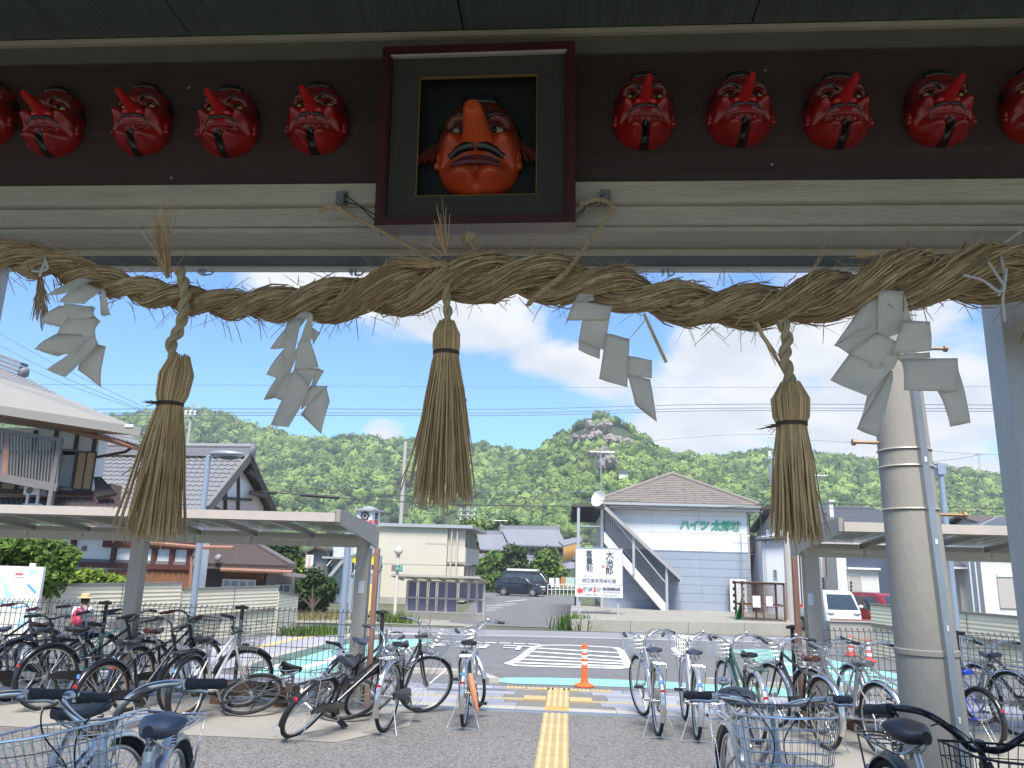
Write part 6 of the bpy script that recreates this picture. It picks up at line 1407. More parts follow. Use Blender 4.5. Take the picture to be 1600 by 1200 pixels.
# platform and retaining wall along the street
m_rwall = M('retaining_wall_concrete', (.33, .31, .26), rough=.9, var=.12, scale=2, dirt=.45, dark=(.15, .145, .12), stretch=(1, 1, .5))
def road_pt(px, o=.35):   # point on the kerb line (offset o behind it) below this pixel column
    d = pix(px, 980); n_ = rnor; k = (XY(ra) + rnor * o).dot(n_) / Vector((d.x, d.y, 0)).dot(n_); q = CAMV + d * k; return Vector((q.x, q.y, GZ(q.y)))
w0, w1 = road_pt(893, .4), road_pt(1250, .4); ztop = P(1060, 971, (w0.y + w1.y) / 2).z
rw = thing('retaining_wall', 'low stained concrete retaining wall along the street in front of the apartment block', 'wall', tuple(w0))
for k in range(4):
    a, b = w0.lerp(w1, k / 4), w0.lerp(w1, (k + 1) / 4); d = (b - a).normalized(); a2 = a + d * .008; b2 = b - d * .008; MB().prism([Vector((a2.x, a2.y, a2.z - .2)), Vector((b2.x, b2.y, b2.z - .2)), Vector((b2.x, b2.y, ztop)), Vector((a2.x, a2.y, ztop))], tuple(rnor * .22)).build('wall_section', m_rwall, rw, smooth=0)
q = [w0 + rnor * .22, w1 + rnor * .22, Vector((w1.x + 1.5, YA + 1, 0)), Vector((P(893, 900, YA).x, YA + 1, 0)), ]
mb = MB(); mb.prism([Vector((p_.x, p_.y, -1.5)) for p_ in q], (0, 0, ztop - .03 + 1.5)); mb.build('forecourt', m_conc, kind='structure', smooth=0)
# sake brewery sign board on posts
YB2 = 33.8; m_sign = M('sign_white', (.70, .72, .74), rough=.35, var=.02); m_ink = M('ink_black', (.02, .018, .018), rough=.6, var=.0); m_ired = M('ink_red', (.62, .05, .05), rough=.6, var=0); m_igrey = M('ink_grey', (.22, .22, .23), rough=.6, var=0)
sb = thing('sign_board', 'large white sign board with black brush lettering and a red arrow by the street', 'sign', tuple(P(935, 968, YB2)))
def rect(pl, pr_, pt, pb, Y): xm = (pl + pr_) / 2; ym = (pt + pb) / 2; return P(pl, ym, Y).x, P(pr_, ym, Y).x, P(xm, pb, Y).z, P(xm, pt, Y).z
a, b, c, d = rect(900, 972, 857, 913, YB2); MB().box((a, YB2, c), (b, YB2 + .08, d)).build('panel', m_sign, sb, smooth=0)
mb = MB(); f = .03
mb.box((a - f, YB2 - .02, c - f), (b + f, YB2 + .09, c)); mb.box((a - f, YB2 - .02, d), (b + f, YB2 + .09, d + f)); mb.box((a - f, YB2 - .02, c), (a, YB2 + .09, d)); mb.box((b, YB2 - .02, c), (b + f, YB2 + .09, d)); mb.build('panel_frame', m_alw, sb, smooth=0)
a2, b2, c2, d2 = rect(898.5, 973, 914.5, 933, YB2 - .06); MB().box((a2, YB2 - .06, c2), (b2, YB2 + .02, d2)).build('lower_panel', m_sign, sb, smooth=0)
W_ = b - a; Hh = d - c; yl = YB2 - .012
for i, ch in enumerate('大治郎'): text('lettering', ch, Hh * .235, m_ink, (a + W_ * .735 - i * .01, yl, d - Hh * (.19 + .22 * i)), (1, 0, .06), (-.08, 0, 1), sb, bold=.004, extr=.004)
for i, ch in enumerate('喜量能'): text('lettering', ch, Hh * .215, m_ink, (a + W_ * .285 + i * .012, yl, d - Hh * (.17 + .20 * i)), (1, 0, .06), (-.08, 0, 1), sb, bold=.0, extr=.004)
text('lettering', '畑酒造有限会社醸', Hh * .125, m_igrey, (a + W_ * .50, yl, c + Hh * .09), (1, 0, 0), (0, 0, 1), sb, extr=.004, sx=.98, bold=.003)
text('lettering', 'きりょうよし', Hh * .05, m_ired, (a + W_ * .285, yl, c + Hh * .225), (1, 0, 0), (0, 0, 1), sb, extr=.004)
MB().box((a + W_ * .57, yl - .002, c + Hh * .47), (a + W_ * .62, yl + .006, c + Hh * .53)).build('seal', m_ired, sb, smooth=0)
yl = YB2 - .072; W2 = b2 - a2; H2 = d2 - c2; zc = (c2 + d2) / 2
MB().prism([(a2 + W2 * .04, yl, zc), (a2 + W2 * .10, yl, zc + H2 * .36), (a2 + W2 * .10, yl, zc + H2 * .17), (a2 + W2 * .165, yl, zc + H2 * .17), (a2 + W2 * .165, yl, zc - H2 * .17), (a2 + W2 * .10, yl, zc - H2 * .17), (a2 + W2 * .10, yl, zc - H2 * .36)], (0, .006, 0)).build('arrow', m_ired, sb, smooth=0)
text('lettering', '徒歩', H2 * .42, m_igrey, (a2 + W2 * .27, yl, zc + H2 * .12), (1, 0, 0), (0, 0, 1), sb, extr=.004, bold=.004); text('lettering', '5', H2 * .60, m_ired, (a2 + W2 * .415, yl, zc + H2 * .10), (1, 0, 0), (0, 0, 1), sb, extr=.004, bold=.01); text('lettering', '分', H2 * .42, m_igrey, (a2 + W2 * .50, yl, zc + H2 * .12), (1, 0, 0), (0, 0, 1), sb, extr=.004, bold=.004)
text('lettering', '東近江市小脇町1410', H2 * .15, m_igrey, (a2 + W2 * .38, yl, zc - H2 * .32), (1, 0, 0), (0, 0, 1), sb, extr=.004)
bb_ = MB().box((a2 + W2 * .58, yl, zc + H2 * .10), (a2 + W2 * .94, yl + .006, zc + H2 * .34)).build('band', m_ink, sb, smooth=0); text('lettering', '営業日 月～土曜日', H2 * .16, m_sign, (a2 + W2 * .76, yl - .004, zc + H2 * .22), (1, 0, 0), (0, 0, 1), bb_, extr=.003)
text('lettering', 'TEL.0748-22-0332', H2 * .21, m_igrey, (a2 + W2 * .76, yl, zc - H2 * .06), (1, 0, 0), (0, 0, 1), sb, extr=.004); text('lettering', 'http://daijirou.jp', H2 * .2, m_igrey, (a2 + W2 * .76, yl, zc - H2 * .32), (1, 0, 0), (0, 0, 1), sb, extr=.004)
for px in (906, 966): x = P(px, 900, YB2).x; MB().box((x - .05, YB2 + .091, ztop - .1), (x + .05, YB2 + .19, d - .1)).build('post', m_alw, sb, smooth=0)
# rusty mesh cage, green net, bollard post by the wall
m_rusty = M('rusty_steel', (.13, .065, .04), rough=.85, var=.3, scale=10, dirt=.4, dark=(.28, .22, .18)); YG = 33.0
cg = thing('refuse_cage', 'rusty steel mesh refuse cage with two white notices by the street', 'cage', tuple(P(1193, 975, YG)))
a, b, c, d = rect(1160, 1226, 912, 972, YG); mb = MB(); y2 = YG + 1.3; c = min(c, ztop); mxx = (a + b) / 2
for x in (a, mxx, b):
    for y in (YG, y2): MB().box((x - .035, y - .035, c), (x + .035, y + .035, d)).build('cage_post', m_rusty, cg, smooth=0)
for z in (c + .04, (c + d) / 2 - .1, d):
    for y in (YG, y2): MB().box((a, y - .03, z - .03), (b, y + .03, z + .03)).build('cage_rail', m_rusty, cg, smooth=0)
    for x in (a, b): MB().box((x - .03, YG, z - .029), (x + .03, y2, z + .029)).build('cage_rail', m_rusty, cg, smooth=0)
mb = MB()
for i in range(36): x = a + (b - a) * i / 35; mb.tube([(x, YG, c), (x, YG, d)], .006, 3, cap=False); mb.tube([(x, y2, c), (x, y2, d)], .006, 3, cap=False)
for i in range(24): z = c + (d - c) * i / 23; mb.tube([(a, YG, z), (b, YG, z)], .006, 3, cap=False); mb.tube([(a, y2, z), (b, y2, z)], .006, 3, cap=False)
mb.build('mesh', m_rusty, cg, kind='stuff'); MB().box((a - .1, YG - .1, d + .031), (b + .1, y2 + .1, d + .05)).build('cage_roof', m_rusty, cg, smooth=0)
for l_, r_, t_y, b_y, in ((1176, 1188, 931, 949), (1197, 1207, 932, 947)): a_, b_, c_, d__ = rect(l_, r_, t_y, b_y, YG - .05); MB().box((a_, YG - .06, c_), (b_, YG - .045, d__)).build('notice', m_sign, cg, smooth=0)
nt_ = thing('green_net', 'green net draped in a heap beside the rusty cage', 'net', tuple(P(1155, 973, 33.2))); m_net = M('net_green', (.015, .22, .07), rough=.8, var=.25, scale=12)
mb = MB()
for i in range(9):
    for j in range(9):
        v = j / 8; px = 1162 - (1 - v) * 1.5 - v * 15 * (1 - i / 8) + 1 * math.sin(i * 2.3 + v * 4); py = 930 + 43 * v; mb.v.append(tuple(P(px, py, 33.25 - .35 * math.sin(i * .9 + v * 2) * v)))
for i in range(8):
    for j in range(8): a_ = i * 9 + j; mb.f.append((a_, a_ + 1, a_ + 10, a_ + 9))
o = mb.build('net_folds', m_net, nt_, smooth=70); sm = o.modifiers.new('thickness', 'SOLIDIFY'); sm.thickness = .02
# bus shelter across the road
YU = 35.0; m_bsf = M('bus_shelter_frame', (.42, .385, .34), rough=.5, metal=.1, var=.06); m_bsp = M('smoked_panel', (.135, .125, .195), rough=.2, var=.06, spec=.6)
bs = thing('bus_shelter', 'brown framed bus shelter with smoked purple grey panels across the road', 'bus shelter', tuple(P(692, 967, YU)))
a, b, c, d = rect(636, 756, 909, 969, YU); z1 = c + (d - c) * .20; zm = c + (d - c) * .56
MB().box((a, YU - .1, c - .1), (b, YU + .1, c + (d - c) * .17)).build('base_wall', m_conc, bs, smooth=0)
cols_ = [636, 652, 668, 682, 697, 715, 732, 745, 756]
for i, px in enumerate(cols_): x = P(px, 940, YU).x; w_ = .055 if i in (0, 4, 8) else .025; MB().box((x - w_, YU - .06, c), (x + w_, YU - .005, d)).build('post', m_bsf, bs, smooth=0)
for z in (z1, zm, d): MB().box((a, YU - .075, z - .035), (b, YU - .0605, z + .035)).build('rail', m_bsf, bs, smooth=0)
for i in range(8):
    xa, xb = P(cols_[i], 940, YU).x + .055, P(cols_[i + 1], 940, YU).x - .055
    for j, (za, zc_) in enumerate(((z1, zm), (zm, d))):
        if (i in (5, 6)) and j == 0: continue
        MB().box((xa, YU - .035, za + .036), (xb, YU - .02, zc_ - .036)).build('panel', m_bsp, bs, smooth=0)
zr = P(695, 901, YU - 1.3).z
MB().prism([(a - .25, YU + .12, d + .06), (b + .1, YU + .12, d + .06), (b - .1, YU - 1.0, zr), (a - .55, YU - 1.0, zr)], (0, 0, .03)).build('roof_sheet', m_poly, bs, smooth=0)
for i in range(7): q = i / 6; xa = a - .25 + (b - a + .35) * q; xb = a - .55 + (b - a + .45) * q; MB().bar((xa, YU + .1, d + .02), (xb, YU - 1.0, zr - .03), .05, .07).build('roof_rib', m_bsf, bs, smooth=0)
MB().bar((a - .55, YU - 1.0, zr), (b - .1, YU - 1.0, zr), .07, .09).build('roof_edge', m_bsf, bs, smooth=0)
# white lamp post with globe and little green sign
t = thing('globe_lamp', 'thin white lamp post with round globe left of the bus shelter', 'street lamp', tuple(G(615, 970))); b0 = G(616, 972); Yl = b0.y; tpz = P(619, 870, Yl).z
m_lpw = M('lamp_post_white', (.62, .56, .47), rough=.5, var=.06); MB().cyl((b0.x, Yl, b0.z), (b0.x, Yl, tpz), .065, 10).build('post', m_lpw, t); MB().blob((b0.x, Yl, tpz + .24), (.17, .17, .17), 3).build('globe', m_lamp, t, smooth=80); MB().cyl((b0.x, Yl, tpz), (b0.x, Yl, tpz + .1), .09, 10, .05).build('cap', m_rust, t)
a_, b_, c_, d__ = rect(612, 629, 883, 893, Yl - .1); t = thing('route_sign', 'small green and grey sign plate on the white lamp post', 'sign', (b0.x, Yl, c_)); MB().box((a_, Yl - .14, c_), ((a_ + b_) / 2, Yl - .08, d__)).build('grey_plate', m_gwood, t, smooth=0); gpl = MB().box(((a_ + b_) / 2, Yl - .16, c_), (b_, Yl - .08, d__)).build('green_plate', M('sign_green', (.02, .22, .17), rough=.4), t, smooth=0)
text('lettering', '入口', .17, m_sign, ((a_ + 3 * b_) / 4, Yl - .166, (c_ + d__) / 2), (1, 0, 0), (0, 0, 1), gpl, extr=.003)
# shrine tower sign
YT = 34.5; ts = thing('tower_sign', 'tall white tower sign with black crest and red lettering above the left shelter', 'sign', tuple(P(563, 965, YT)))
a, b, c, d = rect(547, 582, 798, 975, YT); cx_ = P(569, 800, YT).x; am = a; wz = (b - a)
MB().prism([(a, YT + .9, c), (a + wz * .12, YT, c), (b - wz * .17, YT, c), (b, YT + .8, c), (a + wz * .5, YT + 1.6, c)], (0, 0, d - c)).build('tower_body', m_sign, ts, smooth=0)
MB().prism([(a - .12, YT + .9, d), (a + wz * .08, YT - .15, d), (b - wz * .12, YT - .15, d), (b + .15, YT + .8, d), (a + wz * .5, YT + 1.8, d)], (0, 0, .09)).build('tower_cap', m_alw, ts, smooth=0)
MB().lathe([(wz * .52, 0), (wz * .12, .16), (.001, .17)], (a + wz * .5, YT + .7, d + .091), 6).build('tower_roof', m_alw, ts, smooth=0)
fx = a + wz * .50
def star(cx_, cz, R1, R2, n): return [(cx_ + (R1 if k % 2 == 0 else R2) * math.sin(PI * k / n), cz + (R1 if k % 2 == 0 else R2) * math.cos(PI * k / n)) for k in range(2 * n)]
cr_z = P(561, 806, YT).z; pts = star(fx, cr_z, .24, .17, 8); MB().prism([(x, YT - .012, z) for x, z in pts], (0, .01, 0)).build('crest', m_ink, ts, smooth=0)
MB().prism([(x, YT - .016, z) for x, z in star(fx, cr_z, .15, .09, 8)], (0, .003, 0)).build('crest_ring', m_sign, ts, smooth=0); MB().prism([(x, YT - .019, z) for x, z in star(fx, cr_z, .125, .06, 8)], (0, .002, 0)).build('crest_heart', m_ink, ts, smooth=0)
text('lettering', '勝運の神', .19, m_ired, (fx - .01, YT - .012, P(561, 815.5, YT).z), (1, 0, 0), (0, 0, 1), ts, extr=.004, bold=.006)
for i, ch in enumerate('太郎坊宮'): text('lettering', ch, .48, m_ink, (fx, YT - .012, P(561, 826 + i * 15, YT).z), (1, 0, 0), (0, 0, 1), ts, extr=.004, bold=.012)
nx = Vector((wz * .17, .8, 0)).normalized(); sxp = Vector((b - wz * .085, YT + .4, 0)); n3 = Vector((nx.y, -nx.x, 0)) * .015
text('lettering', '勝運', .20, m_ired, tuple(sxp + n3 + Vector((0, 0, P(578, 815.5, YT).z))), tuple(nx), (0, 0, 1), ts, extr=.004, bold=.006); text('lettering', '宮', .34, m_ink, tuple(sxp + n3 + Vector((0, 0, P(578, 806, YT).z))), tuple(nx), (0, 0, 1), ts, extr=.004, bold=.006)
# station name sign (hexagonal panel on a grey frame)
YN = 31.5; ss = thing('station_sign', 'white hexagonal station sign with yellow cloud in a grey frame behind the shelter post', 'sign', tuple(G(572, 985)))
m_sf = M('sign_frame_grey', (.26, .30, .36), rough=.5, var=.06); hx = [(549, 869), (571, 860), (593, 868), (593, 890), (572, 902), (549, 896)]; hp = [P(x, y, YN) for x, y in hx]
MB().prism(hp, (0, .06, 0)).build('hex_panel', m_sign, ss, smooth=0)
for i in range(6): MB().bar(hp[i] + Vector((0, -.02, 0)), hp[(i + 1) % 6] + Vector((0, -.02, 0)), .09, .09, (0, 1, 0)).build('hex_edge', m_sf, ss, smooth=0)
for px in (550, 592): x = P(px, 900, YN).x; MB().box((x - .06, YN - .0, GZ(YN)), (x + .06, YN + .12, P(px, 868, YN).z)).build('frame_post', m_sf, ss, smooth=0)
MB().box((hp[0].x, YN + .02, P(571, 909, YN).z), (hp[2].x, YN + .1, P(571, 906, YN).z)).build('cross_bar', m_sf, ss, smooth=0); a_, b_, c_, d__ = rect(553, 589, 912, 968, YN + .02); MB().box((a_, YN + .03, c_), (b_, YN + .07, d__)).build('notice_board', M('faded_yellow_poster', (.62, .50, .18), rough=.6, var=.25, scale=2.0), ss, smooth=0)
mb = MB(); cc = P(571, 874, YN)
for dx, dz, r in ((-.42, 0, .16), (-.15, .07, .19), (.15, .06, .19), (.42, .0, .16), (0, -.05, .2), (-.28, -.04, .17), (.28, -.04, .17)): mb.cyl((cc.x + dx, YN - .012 - .0006 * dx, cc.z + dz), (cc.x + dx, YN - .004, cc.z + dz), r, 16)
yc_ = mb.build('cloud', M('sign_yellow', (.75, .66, .03), rough=.5), ss); text('lettering', 'コミュニティ', .15, m_ink, (cc.x, YN - .018, cc.z + .06), (1, 0, 0), (0, 0, 1), yc_, extr=.002); text('lettering', 'ハウス', .13, m_ink, (cc.x, YN - .018, cc.z - .1), (1, 0, 0), (0, 0, 1), yc_, extr=.002)
c = P(571, 887, YN); text('lettering', '太郎坊宮前駅', .235, m_ink, (c.x, YN - .01, c.z), (1, 0, 0), (0, 0, 1), ss, extr=.003, bold=.006)
# ---------------------------------------------------------------- cream block of flats behind
YE = 52.0; cf = thing('apartment_building', 'plain cream flat roofed apartment block with balconies on its right side', 'apartment block', tuple(P(640, 940, YE))); m_cr = M('wall_cream', (.55, .51, .41), rough=.8, var=.04, scale=.6, dirt=.18, dark=(.38, .35, .28), stretch=(1, 1, .3))
a, b, c, d = rect(535, 697, 823, 948, YE); zz = GZ(YE); MB().box((a, YE, zz), (b, YE + 9, d)).build('wall', m_cr, cf, smooth=0); bx = b + .02
MB().box((a - .1, YE - .3, d + .002), (b + 1.7, YE + 9.2, d + .22)).build('roof_slab', m_alw, cf, smooth=0)
MB().box((a, YE - .012, (zz + d) / 2 - .02), (b, YE - .002, (zz + d) / 2 + .02)).build('joint', m_found, cf, smooth=0)
m_balc = M('balcony_cream', (.58, .54, .44), rough=.8, var=.06, dirt=.1)
for k in range(2):
    z0 = zz + k * (d - zz) / 2; zt_ = z0 + (d - zz) / 2
    MB().box((bx, YE + .3, z0 + .1), (bx + 1.2, YE + 8.8, z0 + .22)).build('balcony_floor', m_balc, cf, smooth=0)
    for j in range(4): y_ = YE + .3 + j * 2.1; MB().box((bx + 1.12, y_, z0 + .2), (bx + 1.2, y_ + 1.9, z0 + 1.2)).build('balcony_panel', m_balc, cf, smooth=0); MB().box((bx + .02, y_ + .4, z0 + .25), (bx + .04, y_ + 1.7, z0 + 2.2)).build('window', m_glass, cf, smooth=0); MB().box((bx, y_ - .05, z0 + .22), (bx + 1.15, y_, zt_ - .05)).build('partition', m_balc, cf, smooth=0)
for px in (703, 712): x = P(px, 900, YE).x; MB().cyl((x, YE - .05, zz), (x, YE - .05, d), .05, 8).build('downpipe', m_cr, cf)
MB().box((P(582, 960, YE - 3).x, YE - 3, GZ(YE)), (P(700, 960, YE - 3).x, YE - 2.8, P(640, 934, YE - 3).z)).build('wall', m_rwall, None, smooth=0, label='low grey block wall in front of the cream apartment block', cat='wall')
# neighbouring stair block and grey house, banner
YQ = 48.0; sh = thing('house', 'grey gabled shed house with steel outside stair left of the station sign', 'house', tuple(P(480, 930, YQ)))
m_gw = M('wall_grey_blue', (.24, .24, .26), rough=.7, var=.06); pg = [P(x, y, YQ) for x, y in ((447, 905), (455, 880), (497, 857), (512, 862), (512, 928), (447, 932))]; MB().prism([(p_.x, YQ, p_.z) for p_ in pg], (0, 6, 0)).build('wall', m_gw, sh, smooth=0)
for i, j in ((1, 2), (2, 3)): MB().bar(pg[i] + Vector((-.2 if i == 1 else 0, 2.7, .05)), pg[j] + Vector((0.05 if i == 1 else .2, 2.7, .05)), 6.6, .12).build('roof', m_bwood, sh, smooth=0)
a_, b_, c_, d__ = rect(496, 507, 884, 900, YQ - .01); MB().box((a_, YQ - .05, c_), (b_, YQ - .003, d__)).build('shutter', m_gwood, sh, smooth=0)
MB().box((P(512, 900, YQ).x + .05, YQ + .5, GZ(YQ)), (P(546, 900, YQ).x, YQ + 7, P(530, 848, YQ).z)).build('wall', M('wall_pale_blue', (.45, .47, .50), rough=.7), sh, smooth=0)
sA, sB = P(541, 872, YQ - .6), P(511, 908, YQ - .6)
for yy in (YQ - .9, YQ - .2): MB().bar((sA.x, yy, sA.z), (sB.x, yy, sB.z), .06, .2).build('stair_stringer', m_alw, sh, smooth=0); MB().bar((sA.x, yy, sA.z + .9), (sB.x, yy, sB.z + .9), .05, .05).build('stair_rail', m_plas, sh, smooth=0)
for i in range(11): q = (i + .5) / 11; MB().cbox((sA.x + (sB.x - sA.x) * q, YQ - .55, sA.z + (sB.z - sA.z) * q), (.16, .66, .04)).build('step', m_bwood, sh, smooth=0)
MB().box((P(511, 870, YQ).x, YQ - 1, sA.z - .06), (P(543, 870, YQ).x, YQ + .49, sA.z + .06)).build('landing', m_alw, sh, smooth=0)
for px in (541, 549): x = P(px, 900, YQ - 1).x; MB().cyl((x, YQ - 1, GZ(YQ)), (x, YQ - 1, P(px, 848, YQ).z), .06, 8).build('stair_post', m_cr, sh)
bn = thing('banner', 'tall white banner with faded red lettering left of the grey shed house', 'banner', tuple(P(482, 930, 40))); a_, b_, c_, d__ = rect(478, 489, 867, 892, 40); MB().box((a_, 40, c_), (b_, 40.03, d__)).build('cloth', m_sign, bn, smooth=0); MB().cyl((a_ - .03, 40.02, GZ(40)), (a_ - .03, 40.02, d__ + .1), .025, 6).build('pole', m_alw, bn)
for i, ch in enumerate('太郎坊宮'): text('lettering', ch, .19, M('faded_red', (.62, .30, .30), rough=.7), ((a_ + b_) / 2, 39.993, d__ - .12 - i * (d__ - c_ - .1) / 4), (1, 0, 0), (0, 0, 1), bn, extr=.003)
# ---------------------------------------------------------------- far traditional house
YO = 88.0; m_ochre = M('wall_ochre', (.42, .20, .07), rough=.8, var=.08); m_blind = M('shutter_beige', (.42, .33, .24), rough=.8, var=.06)
fh = thing('house', 'far traditional house with wide grey tiled roofs and ochre walls beyond the car park', 'house', tuple(P(830, 892, YO)))
def far_roof(r0, r1, e0, e1, Yr, Ye, rows, cols, nm='roof_tiles'):
    q = [P(*r0, Yr), P(*r1, Yr), P(*e0, Ye), P(*e1, Ye)]; sheet('roof_slope', [q[0], q[1], q[3], q[2]], m_tilef, fh, -.15); mb = MB()
    for i in range(cols + 1): u = i / cols; a, b = q[0].lerp(q[1], u), q[2].lerp(q[3], u); mb.tube([a + Vector((0, -.03, .1)), b + Vector((0, -.03, .1))], .10, 5)
    for j in range(1, rows + 1): v = j / rows; a, b = q[0].lerp(q[2], v), q[1].lerp(q[3], v); mb.bar(a + Vector((0, -.02, .08)), b + Vector((0, -.02, .08)), .10, .07)
    mb.build(nm, m_tilef, fh, kind='stuff'); MB().bar(q[0] + Vector((-.2, 0, .25)), q[1] + Vector((.2, 0, .25)), .45, .5).build('ridge', m_tilef, fh, smooth=0)
    for e in (q[0], q[1]): MB().blob(e + Vector((0, -.1, .4)), (.22, .2, .28), 1).build('ridge_end', m_tilef, fh)
far_roof((784, 828), (872, 829), (797, 853), (886, 856), YO + 3, YO - 1, 5, 30); far_roof((746, 836), (784, 836), (751, 860), (797, 862), YO + 2.6, YO - 1.2, 4, 16); far_roof((745, 872), (795, 872), (723, 884), (790, 886), YO - 1, YO - 3, 3, 18, 'lower_tiles'); far_roof((795, 874), (885, 876), (792, 884), (872, 886), YO - .5, YO - 2.5, 2, 22, 'lower_tiles')
wallbox('wall', 752, 800, 858, 890, YO + .2, 5, m_ochre, fh); wallbox('wall', 800, 884, 854, 894, YO + .3, 5, m_plas, fh)
for px in (802, 812, 822, 832, 842, 852, 862, 872, 881): x = P(px, 870, YO).x; MB().box((x - .09, YO + .2, P(px, 894, YO).z), (x + .09, YO + .299, P(px, 856, YO).z)).build('post', m_bwood, fh, smooth=0)
for l_, r_, mt in ((817, 828, m_plas), (828, 838, m_blind), (838, 846, m_glass), (846, 860, m_blind), (862, 876, m_blind)): window(l_, r_, 862, 876, YO + .19, fh, 1, m_bwood, mt)
for l_, r_ in ((758, 772), (776, 790)): window(l_, r_, 862, 872, YO + .15, fh, 2, m_bwood, m_glass)
wallbox('beam', 800, 884, 859, 861, YO + .15, .1, m_bwood, fh); wallbox('gable', 742, 752, 852, 890, YO + .5, 5, m_rwood, fh)
yh = thing('house', 'far ochre walled house with grey roof just left of the apartment gallery', 'house', tuple(P(885, 890, 84))); wallbox('wall', 880, 905, 846, 890, 84, 6, M('wall_orange', (.55, .30, .09), rough=.8, var=.06), yh)
sheet('roof', [P(872, 845, 83), P(910, 838, 83), P(910, 845, 80), P(880, 852, 80)], m_tilef, yh, .2); sheet('lower_roof', [P(868, 882, 82), P(905, 870, 82), P(905, 886, 79), P(868, 892, 79)], m_tilef, yh, .2)
fn = thing('fence', 'pale fence panels along the back of the car park', 'fence', tuple(P(870, 925, 75)))
for l_, r_, mt in ((858, 866, m_sign), (868, 874, m_sign), (876, 884, m_ochre), (884, 899, M('panel_pale_green', (.38, .50, .44), rough=.6))): wallbox('fence_panel', l_, r_, 902 if l_ > 870 else 903, 917, 74, .06, mt, fn)
for i in range(8): x = P(856 + i * 6.2, 915, 73).x; MB().cyl((x, 73, GZ(73)), (x, 73, P(860, 913, 73).z), .03, 6).build('fence_post', m_plas, fn)
for z_ in (913, 921): MB().cyl((P(856, 915, 73).x, 73, P(856, z_, 73).z), (P(900, 915, 73).x, 73, P(900, z_, 73).z), .03, 6).build('fence_rail', m_plas, fn)
# ---------------------------------------------------------------- houses on the left
YL = 20.0
ha = thing('house', 'two storey wooden house with balcony and sheet awning at the left edge', 'house', tuple(P(60, 900, YL)))
W2 = lambda pts, Y: [P(x, y, Y) for x, y in pts]
wallbox('wall', -120, 150, 668, 775, YL, .4, m_plas, ha); wallbox('wall_copper', -120, 152, 766, 800, YL - .03, .03, m_copper, ha)
for px in (52, 85, 118, 147): wallbox('wall_post', px - 2.5, px + 2.5, 672, 708, YL - .06, .06, m_bwood, ha)
wallbox('wall_beam', -120, 150, 703, 709, YL - .08, .08, m_gwood, ha); wallbox('wall_beam', -120, 150, 764, 770, YL - .1, .1, m_bwood, ha)
for l_, r_ in ((5, 30), (32, 60), (62, 92)): window(l_, r_, 708, 766, YL - .02, ha, 1, m_bwood, M('curtain', (.46, .43, .35), rough=.9, var=.2, stretch=(10, 10, .3)))
window(93, 117, 702, 762, YL - .06, ha, 1, m_gwood, M('frosted_glass', (.36, .38, .36), rough=.3)); sp = window(118, 148, 706, 766, YL - .10, ha, 2, m_bwood, m_shoji, 'shutter_box')
# balcony
YBk = YL - 1.3
for px0, py0, px1, py1, w_, nm in ((-60, 662, 97, 688, .10, 'top_rail'), (-60, 735, 90, 762, .20, 'bottom_beam')): a, b = P(px0, py0, YBk), P(px1, py1, YBk); MB().bar(a, b, .08, w_).build(nm, m_gwood, ha, smooth=0)
for i in range(30): q = i / 29; a = P(-50 + 145 * q, 666 + 22 * q, YBk); b = P(-50 + 138 * q, 738 + 24 * q, YBk); MB().bar(a, b, .035, .035, (0, 1, 0)).build('baluster', m_gwood, ha, smooth=0)
a, b = P(95, 686, YBk), P(80, 800, YBk); MB().bar(a, Vector((a.x, YBk, b.z)), .11, .11, (0, 1, 0)).build('balcony_post', m_gwood, ha, smooth=0)
a, b = P(12, 675, YBk + .02), P(8, 745, YBk); MB().bar(a, b, .14, .06, (0, 1, 0)).build('balcony_post', m_copper, ha, smooth=0)
bf = [P(-80, 742, YBk), P(90, 765, YBk), P(95, 764, YL), P(-80, 745, YL)]; sheet('balcony_floor', bf, m_bwood, ha, .06)
# awning over the balcony: sheet roof, ribbed underside, end cheek
aw = [P(-90, 565, YL + .3), P(104, 622, YL + .3), P(222, 671, YL - 1.9), P(-90, 622, YL - 1.9)]; sheet('awning_sheet', aw, m_awn, ha, .04)
fa = [P(-90, 622, YL - 1.9), P(222, 671, YL - 1.9)]; MB().bar(fa[0] + Vector((0, 0, -.08)), fa[1] + Vector((0, 0, -.06)), .08, .22).build('awning_front', m_awn, ha, smooth=0)
for i in range(26):
    q = i / 25; a = fa[0].lerp(fa[1], q) + Vector((0, .06, -.12)); b = P(-90 + 194 * q, 648 + 25 * q, YL - .02); MB().bar(a, b, .07, .05).build('awning_rib', m_copper, ha, smooth=0)
sheet('awning_soffit', [fa[0] + Vector((0, .1, -.1)), fa[1] + Vector((0, .1, -.1)), P(112, 676, YL - .02), P(-90, 648, YL - .02)], M('soffit_brown', (.20, .15, .12), rough=.8), ha, .02)
lb_ = P(201, 661, YL - 1.99); MB().cbox((lb_.x, YL - 1.95, lb_.z - .06), (.22, .02, .07)).build('maker_plate', m_sign, ha, smooth=0)
